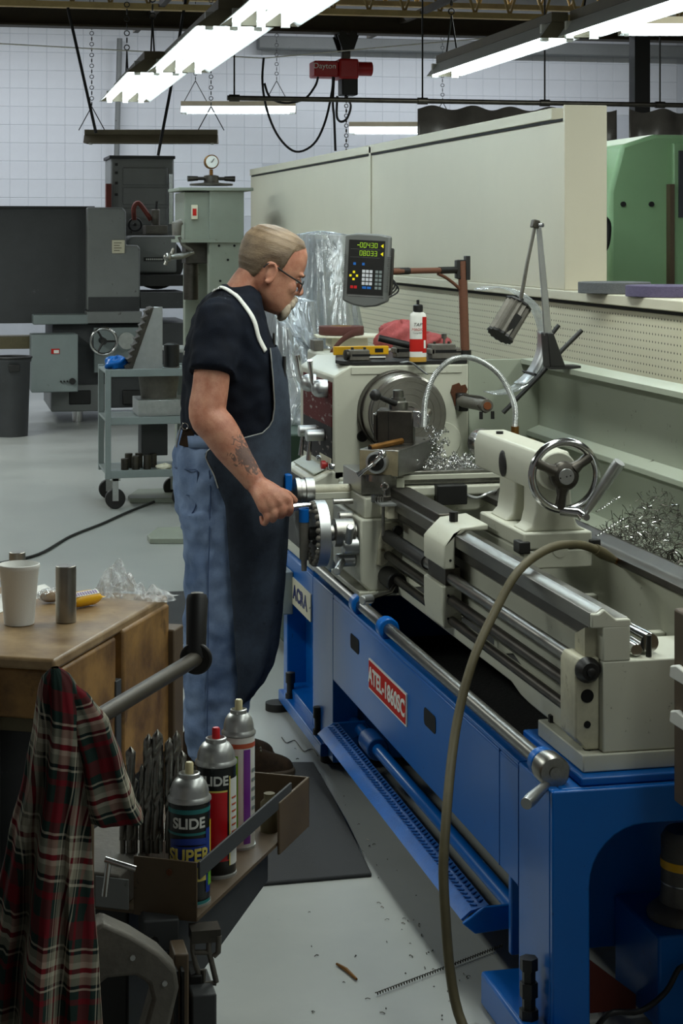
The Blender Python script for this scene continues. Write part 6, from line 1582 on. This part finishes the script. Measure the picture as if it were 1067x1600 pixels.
def hairmat():
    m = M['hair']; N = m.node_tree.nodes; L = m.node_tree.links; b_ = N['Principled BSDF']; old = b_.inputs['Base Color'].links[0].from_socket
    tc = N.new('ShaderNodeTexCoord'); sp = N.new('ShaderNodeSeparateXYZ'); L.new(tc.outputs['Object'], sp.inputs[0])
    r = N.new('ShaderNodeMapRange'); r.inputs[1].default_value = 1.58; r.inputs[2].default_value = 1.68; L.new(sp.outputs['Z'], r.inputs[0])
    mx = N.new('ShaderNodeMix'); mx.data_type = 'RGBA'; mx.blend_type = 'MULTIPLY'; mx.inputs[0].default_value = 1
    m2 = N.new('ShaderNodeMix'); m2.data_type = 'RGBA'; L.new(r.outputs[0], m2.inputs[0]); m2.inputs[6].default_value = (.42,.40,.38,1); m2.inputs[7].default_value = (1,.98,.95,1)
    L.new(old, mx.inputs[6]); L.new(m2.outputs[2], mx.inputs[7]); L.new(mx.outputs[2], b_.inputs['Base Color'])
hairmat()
M['beard'] = mat('beard', (204, 192, 172), .8, var=.3, scale=90, rgb2=(150, 132, 112), bump=.35, bscale=400, stretch=(1,1,.3))
def skinmat():
    m = mat('skin', (192, 138, 112), .52, var=.2, scale=22, rgb2=(164, 104, 82), bump=.18, bscale=260)
    N = m.node_tree.nodes; L = m.node_tree.links; b_ = N['Principled BSDF']; b_.inputs['Subsurface Weight'].default_value = .08; b_.inputs['Subsurface Scale'].default_value = .01
    old = b_.inputs['Base Color'].links[0].from_socket
    tc = N.new('ShaderNodeTexCoord')
    T_ = at(384, 712, y=5.38)
    ds = N.new('ShaderNodeVectorMath'); ds.operation = 'SUBTRACT'; ds.inputs[1].default_value = T_; L.new(tc.outputs['Object'], ds.inputs[0])
    mp = N.new('ShaderNodeMapping'); mp.inputs['Rotation'].default_value = (0, math.radians(-55), 0); mp.vector_type = 'POINT'; L.new(ds.outputs[0], mp.inputs[0])
    sc = N.new('ShaderNodeVectorMath'); sc.operation = 'MULTIPLY'; sc.inputs[1].default_value = (1/.062, 1/.06, 1/.034); L.new(mp.outputs[0], sc.inputs[0])
    ln = N.new('ShaderNodeVectorMath'); ln.operation = 'LENGTH'; L.new(sc.outputs[0], ln.inputs[0])
    nz = N.new('ShaderNodeTexNoise'); nz.inputs['Scale'].default_value = 55; nz.inputs['Detail'].default_value = 3; nz.inputs['Distortion'].default_value = 1.2; L.new(tc.outputs['Object'], nz.inputs['Vector'])
    a = N.new('ShaderNodeMath'); a.operation = 'MULTIPLY_ADD'; a.inputs[1].default_value = -.30; a.inputs[2].default_value = .80; L.new(ln.outputs['Value'], a.inputs[0])
    g = N.new('ShaderNodeMath'); g.operation = 'SUBTRACT'; L.new(a.outputs[0], g.inputs[0]); L.new(nz.outputs['Fac'], g.inputs[1])
    r = N.new('ShaderNodeMapRange'); r.inputs[1].default_value = .0; r.inputs[2].default_value = .09; r.inputs[3].default_value = 0; r.inputs[4].default_value = .75; L.new(g.outputs[0], r.inputs[0])
    mx = N.new('ShaderNodeMix'); mx.data_type = 'RGBA'; L.new(r.outputs[0], mx.inputs[0]); L.new(old, mx.inputs[6]); mx.inputs[7].default_value = (*lin((58, 60, 62)), 1)
    L.new(mx.outputs[2], b_.inputs['Base Color']); return m
M['skin'] = skinmat()
def ring_uv(v, ub, uf, hw, y=YC, n=40, pw=.9, infl=0):
    pb, pf = at(ub, v, y=y), at(uf, v, y=y); cx_ = (pb.x+pf.x)/2; a_ = (pf.x-pb.x)/2+infl; z_ = pb.z; hw += infl
    out = []
    for k in range(n):
        q = 2*PI*k/n; c_, s_ = math.cos(q), math.sin(q)
        out.append(Vector((cx_+a_*math.copysign(abs(c_)**pw, c_), y+hw*math.copysign(abs(s_)**pw, s_), z_)))
    return out
TOR = [(446,347,397,.062),(456,337,400,.10),(466,324,402,.150),(480,312,406,.188),(500,302,412,.208),(530,293,423,.212),(570,288,437,.208),(620,286,443,.203),(660,285,445,.198),(692,284,445,.192)]
HIP = [(672,283,444,.188),(700,277,445,.190),(740,271,444,.190),(790,277,442,.188),(830,284,440,.182)]
HIPT = [(v, a_, b_, w_) for v, a_, b_, w_ in HIP]
LEG = [(800,282,430,.092),(850,289,428,.092),(900,290,422,.090),(950,288,415,.088),(1000,287,408,.086),(1050,287,400,.084),(1100,288,390,.082),(1130,288,386,.082),(1160,291,383,.082),(1184,295,384,.082)]
# --- head, built upright round its own centre, then nodded forward
HC = at(421, 418, y=YC)
HMx = Matrix.Translation(HC) @ Matrix.Rotation(.36, 4, 'Y') @ Matrix.Scale(1.03, 4)
HT = [(-.128,.074,.030,.022),(-.118,.090,.012,.040),(-.104,.096,-.008,.052),(-.088,.0965,-.030,.060),(-.070,.098,-.052,.066),(-.050,.0975,-.070,.070),(-.030,.0955,-.083,.073),(-.012,.0925,-.091,.075),(.006,.1005,-.098,.0765),(.022,.1035,-.101,.077),(.045,.103,-.103,.077),(.070,.098,-.100,.073),(.092,.086,-.090,.065),(.108,.068,-.076,.053),(.118,.045,-.056,.038),(.124,.015,-.030,.020)]
def head_ring(z, infl=0, n=56, x0=None):
    xf, xb, hw = interp(HT, z); cx_ = (xf+xb)/2; a_ = (xf-xb)/2+infl; hw += infl
    out = []
    for k in range(n):
        q = 2*PI*k/n; c_, s_ = math.cos(q), math.sin(q); pw = .82 if c_ > 0 else .92
        out.append(Vector((cx_+a_*math.copysign(abs(c_)**pw, c_), hw*math.copysign(abs(s_)**pw, s_), z)))
    return out
sk = MB()
hd = MB().loft([head_ring(-.128+.252*i/30) for i in range(31)])
hd.loft([[Vector((x_+r_*.6*math.cos(q), r_*math.sin(q), z_)) for q in [2*PI*k/12 for k in range(12)]] for x_, z_, r_ in ((.088,.012,.008),(.100,-.002,.009),(.110,-.020,.012),(.1175,-.036,.0155),(.115,-.046,.0165),(.098,-.052,.012))])   # nose
for s in (-1, 1):
    hd.sph((.112, s*.012, -.044), (.010, .008, .007), 10, 6)                                       # nostril wing
    hd.sph((.090, s*.033, .010), (.015, .024, .0075), 12, 6)                                       # brow ridge
    hd.sph((.070, s*.046, -.036), (.024, .018, .022), 12, 8)                                       # cheek
    e0 = Vector((-.008, s*.078, -.018))
    for i in range(14):                                                                            # ear rim
        q = math.radians(40+250*i/13); hd.sph(e0+Vector((-.016*math.cos(q)*1.0+0, s*(.008+.006*math.sin(q*.5)), .030*math.sin(q))), .0055, 8, 6)
    hd.sph(e0+Vector((.002, s*.004, -.005)), (.012,.006,.022), 10, 8).sph(e0+Vector((.006, s*.004, -.030)), (.008,.005,.010), 8, 6)
hd.sph((.100, 0, -.078), (.010,.024,.006), 12, 6).sph((.098, 0, -.090), (.010,.021,.007), 12, 6)  # lips
hd.sph((.088, 0, -.112), (.016,.022,.014), 12, 8)                                                 # chin
sk.merge(hd, HMx)
# neck
nk = []
for v, ub, uf, hw in ((468,338,404,.075),(455,346,402,.066),(442,356,406,.060),(430,364,412,.057),(415,376,420,.055),(400,388,430,.05)): nk.append(ring_uv(v, ub, uf, hw, n=28, pw=1))
sk.loft(nk)
sk.loft([ring_uv(v, a_+4, b_-4, w_-.014, n=32) for v, a_, b_, w_ in TOR[1:]])
sk.loft([ring_uv(v, a_+5, b_-5, w_-.016, n=32) for v, a_, b_, w_ in HIP])
for yl in (5.585, 5.775):
    sk.loft([ring_uv(v, a_+14, b_-14, w_-.024, y=yl, n=24) for v, a_, b_, w_ in LEG])
    sk.loft([ring_uv(v, a_+14, b_-14, w_-.024, y=yl, n=24) for v, a_, b_, w_ in ((1150,291,383,.07),(1200,300,370,.06))])
# right arm (nearest the camera)
S_ = at(342, 502, y=5.53); E_ = at(324, 648, y=5.445); Wr = at(398, 754, y=5.395)
up_ = at(334, 560, y=5.475)
arm = [S_, S_.lerp(up_,.5), up_, up_.lerp(E_,.55), E_, E_.lerp(Wr,.22)+Vector((0,-.004,.004)), E_.lerp(Wr,.5), E_.lerp(Wr,.8), Wr]
sk.tube(spline(arm, 4), [q for q in [.062,.060,.058,.057,.0565,.056,.056,.0555,.055,.0545,.055,.055,.055,.0555,.056,.056,.056,.0565,.0565,.056,.0555,.055,.054,.052,.050,.047,.044,.041,.039,.037,.035,.034,.0335]], 20)
# hand closed on the wheel grip
kn = [at(452, 783, y=5.338), at(440, 787, y=5.333), at(427, 793, y=5.334), at(414, 799, y=5.340)]
fin = MB()
for i, k_ in enumerate(kn):
    k_ = k_ + Vector((0, 0, .0))
    fin.tube(spline([Wr+Vector((.004,.0,-.004)), Wr.lerp(k_, .55)+Vector((0,-.010,.004)), k_], 4), [.030,.026,.0185,.0165], 10)
    fin.sph(k_, .0135-.0008*i, 10, 8)
    sp_ = spline([k_, k_+Vector((.003,-.006,-.020)), k_+Vector((.002,.010,-.037)), k_+Vector((.0,.040,-.040)), k_+Vector((-.002,.056,-.026))], 4)
    sc_ = (1, 1.04, 1.0, .86)[i]
    fin.tube(sp_, [.0115*sc_, .0112*sc_, .0105*sc_, .0100*sc_, .0085*sc_], 10); fin.sph(sp_[-1], .0086*sc_, 8, 6)
fin.tube(spline([Wr+Vector((.0,.012,-.008)), at(426,780,y=5.385), at(440,790,y=5.388)],4), [.028,.024,.018], 10)     # heel of the palm
tb_ = spline([Wr+Vector((.02,-.01,-.002)), at(430,766,y=5.372), at(449,772,y=5.385), at(461,782,y=5.392)], 4)
fin.tube(tb_, [.018,.0155,.0125,.0100], 10); fin.sph(tb_[-1], .0100, 8, 6)
sk.merge(fin)
# left arm, hanging behind the body
S2 = at(340, 494, y=5.845); E2_ = Vector((.86, 5.93, 1.11)); W2_ = Vector((1.00, 5.88, .93))
sk.tube(spline([S2, S2.lerp(E2_,.5), E2_, E2_.lerp(W2_,.5), W2_], 4), [.06,.056,.052,.044,.033], 16)
for i in range(4):
    k_ = W2_+Vector((.055+.004*i,.012-.0*i,-.065+.018*i)); sk.tube([W2_, k_], [.028,.015], 8)
    sk.tube(spline([k_, k_+Vector((.028,-.006,-.012)), k_+Vector((.036,-.025,-.03)), k_+Vector((.018,-.038,-.036))], 3), [.0105,.0085], 8)
sk.tube(spline([W2_, W2_+Vector((.04,-.03,-.02)), W2_+Vector((.075,-.04,-.045))], 3), [.018,.010], 8)
man = sk.build('person', M['skin'], voxel=.0052, relax=2, smooth=0)
tag(man, 'man in black shirt and denim apron with glasses turning the lathe handwheel', 'person')
WLOC[man.name] = Vector((0,0,0))
def wrinkle(o, strength, size, seed=0):
    tx = bpy.data.textures.new('folds', 'CLOUDS'); tx.noise_scale = size; tx.noise_depth = 1
    q = o.modifiers.new('folds', 'DISPLACE'); q.texture = tx; q.strength = strength; q.mid_level = .5; q.texture_coords = 'GLOBAL'
    return o
# shirt
ts_ = MB().loft([ring_uv(v, a_, b_, w_, n=48) for v, a_, b_, w_ in TOR])
for s_, u_, e_ in ((S_, up_, E_), (S2, S2.lerp(E2_,.45), E2_)):
    hem = s_.lerp(u_, 1.42) if s_ is S_ else u_.lerp(e_, .35)
    pts = [s_+Vector((.0,.05 if s_ is S_ else -.05,.0)), s_, s_.lerp(hem,.5), hem]
    ts_.tube(spline(pts, 4), [.050,.058,.064,.069,.073,.073,.073,.073,.074,.075,.075,.076,.077], 24)
so = ts_.build('shirt', M['tshirt'], man, voxel=.008, relax=3, smooth=0); wrinkle(so, .024, .07)
nb = at(352, 441, y=YC)
# jeans
js = MB().loft([ring_uv(v, a_, b_, w_, n=48) for v, a_, b_, w_ in HIP])
for yl in (5.588, 5.772): js.loft([ring_uv(v, a_, b_, w_, y=yl, n=36) for v, a_, b_, w_ in LEG])
jo = js.build('jeans', M['denim'], man, voxel=.008, relax=3, smooth=0); wrinkle(jo, .030, .07)
def surf(u, v, tab, y0, off=.004):
    p = at(u, v, y=y0-.15); _, = (0,)
    for _ in range(3):
        ub, uf, hw = interp(tab, v); pb, pf = at(ub, v, y=y0), at(uf, v, y=y0); cx_ = (pb.x+pf.x)/2; a_ = (pf.x-pb.x)/2
        t_ = max(-1, min(1, (p.x-cx_)/a_)); ys = y0 - (hw+off)*math.sqrt(max(0, 1-t_*t_))**.9
        p = at(u, v, y=ys)
    return p
MB().tube([surf(u, v, HIP, YC, .014) for u, v in ((273,730),(282,732),(295,734),(308,736),(308,760),(306,790),(298,805),(291,814),(284,806),(279,795))], .0022, 6, smooth=3).build('back_pocket_seam', M['stitch'], jo)
MB().tube([surf(u, v, HIP, YC, .014) for u, v in ((285,770),(293,774),(300,773),(307,768))], .0016, 6, smooth=3).build('pocket_stitch', M['stitch'], jo)
MB().tube([surf(u, v, HIP, YC, .012) for u, v in ((327,735),(329,765),(328,795))]+[surf(u, v, LEG, 5.588, .014) for u, v in ((327,850),(325,900),(325,1000),(324,1100),(323,1180))], .0022, 6, smooth=3).build('side_seam', M['stitch'], jo)
wb_ = [surf(u, 690, HIP, YC, .006) for u in range(281, 372, 6)]
MB().grid(lambda s, t_: wb_[int(round(s*(len(wb_)-1)))] + Vector((0,-.003,.018-.036*t_)), len(wb_)-1, 1).build('waistband', M['denim'], jo, solid=.005)
bp_ = surf(292, 680, HIP, YC, .012)
MB().obox(bp_+Vector((0,-.020,-.006)), (.042,.014,.056), Matrix.Rotation(.25,3,'Y') @ Matrix.Rotation(-.55,3,'Z')).build('leather_pouch', M['suede'], man, bev=.003)
MB().torus(bp_+Vector((-.008,-.024,.030)), (.5,1,0), .010, .002, 14, 6).build('key_ring', M['chrome'], man)
MB().tube([bp_+Vector((-.020,-.016,.03)), bp_+Vector((-.030,-.012,-.01)), bp_+Vector((-.034,-.010,-.035))], .003, 6, smooth=4).build('lanyard', M['gal'], man)
# apron
AP = [(540,300,424,.205,419),(560,289,432,.209,420),(595,287,441,.207,422),(628,286,444,.204,424),(652,285,446,.200,420),(666,284,446,.198,408),(675,283,446,.197,380),(683,281,446,.196,338),(700,278,446,.196,322),(740,274,446,.197,338),(780,277,444,.196,352),(840,284,441,.195,356),(900,288,437,.194,360),(950,287,433,.192,363),(1000,286,428,.190,365),(1030,286,421,.188,366),(1055,286,408,.185,366),(1075,287,391,.182,366),(1090,288,376,.180,366)]
def apfn(s, t_):
    v = 540 + 550*s; ub, uf, hw, ue = interp(AP, v)
    pb, pf = at(ub, v, y=YC), at(uf, v, y=YC); cx_ = (pb.x+pf.x)/2; a_ = (pf.x-pb.x)/2+.010; pe_ = at(ue, v, y=YC-hw*.8)
    th = math.acos(max(-.95, min(.96, (pe_.x-cx_)/a_)))
    q = -th + 2*th*t_; f = 1 + .012*math.sin(9*q+6*s)*min(1, 3*s) + (.02*math.sin(14*q+4*s)*max(0, s-.4))
    return Vector((cx_+a_*f*math.copysign(abs(math.cos(q))**.9, math.cos(q)), YC+(hw+.012)*f*math.copysign(abs(math.sin(q))**.9, math.sin(q)), pb.z))
ao = MB().grid(apfn, 90, 60).build('apron', M['apron'], man, solid=.003, smooth=70)
ed = [Vector(apfn(i/60, 0))+Vector((0,-.002,0)) for i in range(61)]
MB().tube(ed[:24], .0022, 6).build('apron_binding', M['gal'], ao)
def strap(pts, w_, name, m_):
    P_ = spline(pts, 6); o_ = MB(); n_ = len(P_)-1
    def f(s, t_):
        i = int(round(s*n_)); tn = (P_[min(i+1,n_)]-P_[max(i-1,0)]).normalized(); nr = (P_[i]-at(350,540,y=YC)).normalized(); sd = tn.cross(nr).normalized()
        return P_[i]+sd*w_*(t_-.5)
    ob = o_.grid(f, n_, 2).build(name, m_, ao)
    q = ob.modifiers.new('on_shirt', 'SHRINKWRAP'); q.target = so; q.wrap_method = 'PROJECT'; q.use_project_y = True; q.use_negative_direction = True; q.use_positive_direction = True; q.wrap_mode = 'ABOVE_SURFACE'; q.offset = .004
    q = ob.modifiers.new('solid', 'SOLIDIFY'); q.thickness = .004; q.offset = 0
    return ob
strap([surf(414,549,TOR,YC,.014), surf(404,528,TOR,YC,.016), at(392,503,y=5.535), at(381,482,y=5.545), at(370,466,y=5.56), at(358,455,y=5.585), at(345,450,y=5.62), at(334,455,y=5.68)], .013, 'neck_strap', M['white'])
MB().tube([surf(289,548,TOR,YC,.010), surf(289,580,TOR,YC,.010), surf(296,606,TOR,YC,.012)], .003, 6, smooth=4).build('back_tie', M['white'], ao)
pk_ = [at(430, 575, y=YC-.13), at(441, 574, y=YC-.10)]
for k_, (u, v0_, v1_, mn, r_) in enumerate(((439, 556, 590, 'black', .0055), (426, 566, 582, 'yellow', .004), (423, 520, 545, 'steeldark', .004))):
    y_ = YC-.10+.02*k_
    MB().cyl(at(u, v0_, y=y_)+Vector((.006,-.02,0)), at(u, v1_, y=y_)+Vector((.006,-.02,0)), r_, n=10).build('pocket_pen', M[mn], ao)
MB().tube([Vector(apfn((700-540)/550, .13)), Vector(apfn((735-540)/550, .16)), Vector(apfn((755-540)/550, .26)), Vector(apfn((757-540)/550, .36)), Vector(apfn((735-540)/550, .44))], .0022, 6, smooth=5).build('pocket_seam', M['stitch'], ao)
# shoes
for k_, yl in enumerate((5.60, 5.775)):
    o_ = MB(); t0 = at(458, 1200, y=5.60).x - (.0 if k_ == 0 else .03)
    def fr(x_, w_, h_, z0_=.022): return [Vector((x_, yl+w_*math.cos(2*PI*q/20)*.98, z0_+max(h_*math.sin(2*PI*q/20), -.0)*1.0 + (0 if math.sin(2*PI*q/20) > 0 else .0))) for q in range(20)]
    o_.loft([fr(t0-.305,.028,.07), fr(t0-.29,.036,.10), fr(t0-.22,.040,.115), fr(t0-.16,.043,.105), fr(t0-.12,.047,.082), fr(t0-.07,.050,.060), fr(t0-.03,.045,.048), fr(t0-.008,.030,.034), fr(t0,.012,.018)])
    s0 = o_.build('shoe', M['suede'], man, smooth=60, subs=1)
    oul = [(t0-.31,.022),(t0-.29,.036),(t0-.22,.040),(t0-.14,.044),(t0-.07,.053),(t0-.03,.048),(t0-.005,.034),(t0+.004,.014)]
    MB().prism([(x_, yl-w_) for x_, w_ in oul]+[(x_, yl+w_) for x_, w_ in reversed(oul)], 'z', 0.011 if k_ < 2 else 0, .034).build('sole', M['sole'], s0, bev=.006)
    for i in range(4): 
        x_ = t0-.15+.022*i; MB().tube([(x_, yl-.025, .128-.018*i), (x_+.008, yl+.025, .128-.018*i)], .003, 6).build('lace', M['olive'], s0)
# hair: shell over the skull down to the hair line
def hairline(x_):
    tb = [(-.2,-.066),(-.055,-.066),(-.040,-.040),(-.028,.000),(-.020,.012),(.010,.012),(.014,-.004),(.024,-.004),(.030,.012),(.038,.050),(.046,.070),(.078,.090),(.084,.13),(.2,.2)]
    return interp(tb, x_)[0]
def hairline_old(x_):
    if x_ > .080: return .2
    if x_ > .040: return .066 + (x_-.040)*.55
    if x_ > .026: return .000 + (x_-.026)*4.7
    if x_ > .012: return -.016
    if x_ > -.030: return .010
    if x_ > -.050: return -.030
    return -.066
NZ, NK = 150, 230; hm = MB(); idx = {}
rr_ = [head_ring(-.075+.1995*i/NZ, .0030, NK) for i in range(NZ+1)]
def keep(p): return p.z > hairline(p.x) + .0015*math.sin(p.x*900+p.y*300)
for i in range(NZ):
    for k in range(NK):
        cs_ = [rr_[i][k], rr_[i][(k+1)%NK], rr_[i+1][(k+1)%NK], rr_[i+1][k]]
        if all(keep(p) for p in cs_):
            f = []
            for key_, p in zip(((i,k),(i,(k+1)%NK),(i+1,(k+1)%NK),(i+1,k)), cs_):
                if key_ not in idx: idx[key_] = len(hm.v); hm.v.append(HMx @ (p + Vector((p.x, p.y, p.z*.6)).normalized()*(.0042*min(1, max(0, p.z-hairline(p.x))/.022) - .0022)))
                f.append(idx[key_])
            hm.f.append(tuple(f))
topc = [idx[(NZ,k)] for k in range(NK) if (NZ,k) in idx]
if len(topc) > 3: hm.f.append(tuple(topc))
hm.build('hair', M['hair'], man, smooth=80)
# moustache, goatee, brows
mo = MB()
for s in (-1, 1): mo.loft([[Vector((x_+r_*.55*math.cos(2*PI*k/10), s*y_+r_*.3*math.sin(2*PI*k/10), z_+r_*math.sin(2*PI*k/10))) for k in range(10)] for x_, y_, z_, r_ in ((.108,0,-.066,.009),(.107,.012,-.067,.0105),(.100,.026,-.074,.0105),(.092,.034,-.088,.009),(.088,.036,-.104,.008),(.086,.033,-.120,.007))])
mo.sph((.094,0,-.104), (.014,.030,.024), 16, 10).sph((.090,0,-.120), (.015,.028,.018), 16, 10).sph((.086,0,-.132), (.012,.018,.010), 12, 8)
for s in (-1, 1): mo.sph((.106, s*.012, -.066), (.010,.016,.012), 12, 8).sph((.100, s*.020, -.082), (.012,.018,.016), 12, 8).sph((.086, s*.034, -.108), (.014,.014,.024), 12, 8)
MB().merge(mo, HMx).build('moustache_and_goatee', M['beard'], man, voxel=.003, relax=2, smooth=0)
for s in (-1, 1):
    MB().merge(MB().tube([(.104,s*.014,.008),(.104,s*.030,.013),(.090,s*.050,.008)], [.004,.0045,.003], 8, smooth=3), HMx).build('eyebrow', M['hair'], man)
    ey_ = MB().merge(MB().sph((.084, s*.032, -.008), .0118, 16, 10), HMx).build('eye', M['white'], man)
    MB().merge(MB().sph((.0925, s*.031, -.009), (.0038,.0052,.0052), 10, 8), HMx).build('iris', M['black'], ey_)
    MB().merge(MB().sph((.085, s*.032, -.003), (.0125,.016,.008), 14, 8), HMx).build('eyelid', M['skin'], ey_)
gl_ = MB().merge(MB().torus((.108, -.032, -.022), (1,-.25,0), .019, .0014, 28, 6).torus((.108, .032, -.022), (1,.25,0), .019, .0014, 28, 6).tube([(.111,-.014,-.018),(.114,0,-.014),(.111,.014,-.018)], .0014, 6), HMx).build('glasses', M['black'], man)
for s in (-1, 1):
    MB().merge(MB().tube([(.104, s*.050, -.016), (.085, s*.068, -.012), (.040, s*.080, -.004), (-.005, s*.085, .007), (-.024, s*.086, .004), (-.032, s*.086, -.010)], .0026, 8, smooth=4), HMx).build('temple_arm', M['black'], gl_)
    MB().merge(MB().cyl((.1075, s*.032, -.022), (.1085, s*.0321, -.022), .0185, n=24), HMx).build('lens', M['lens'], gl_)
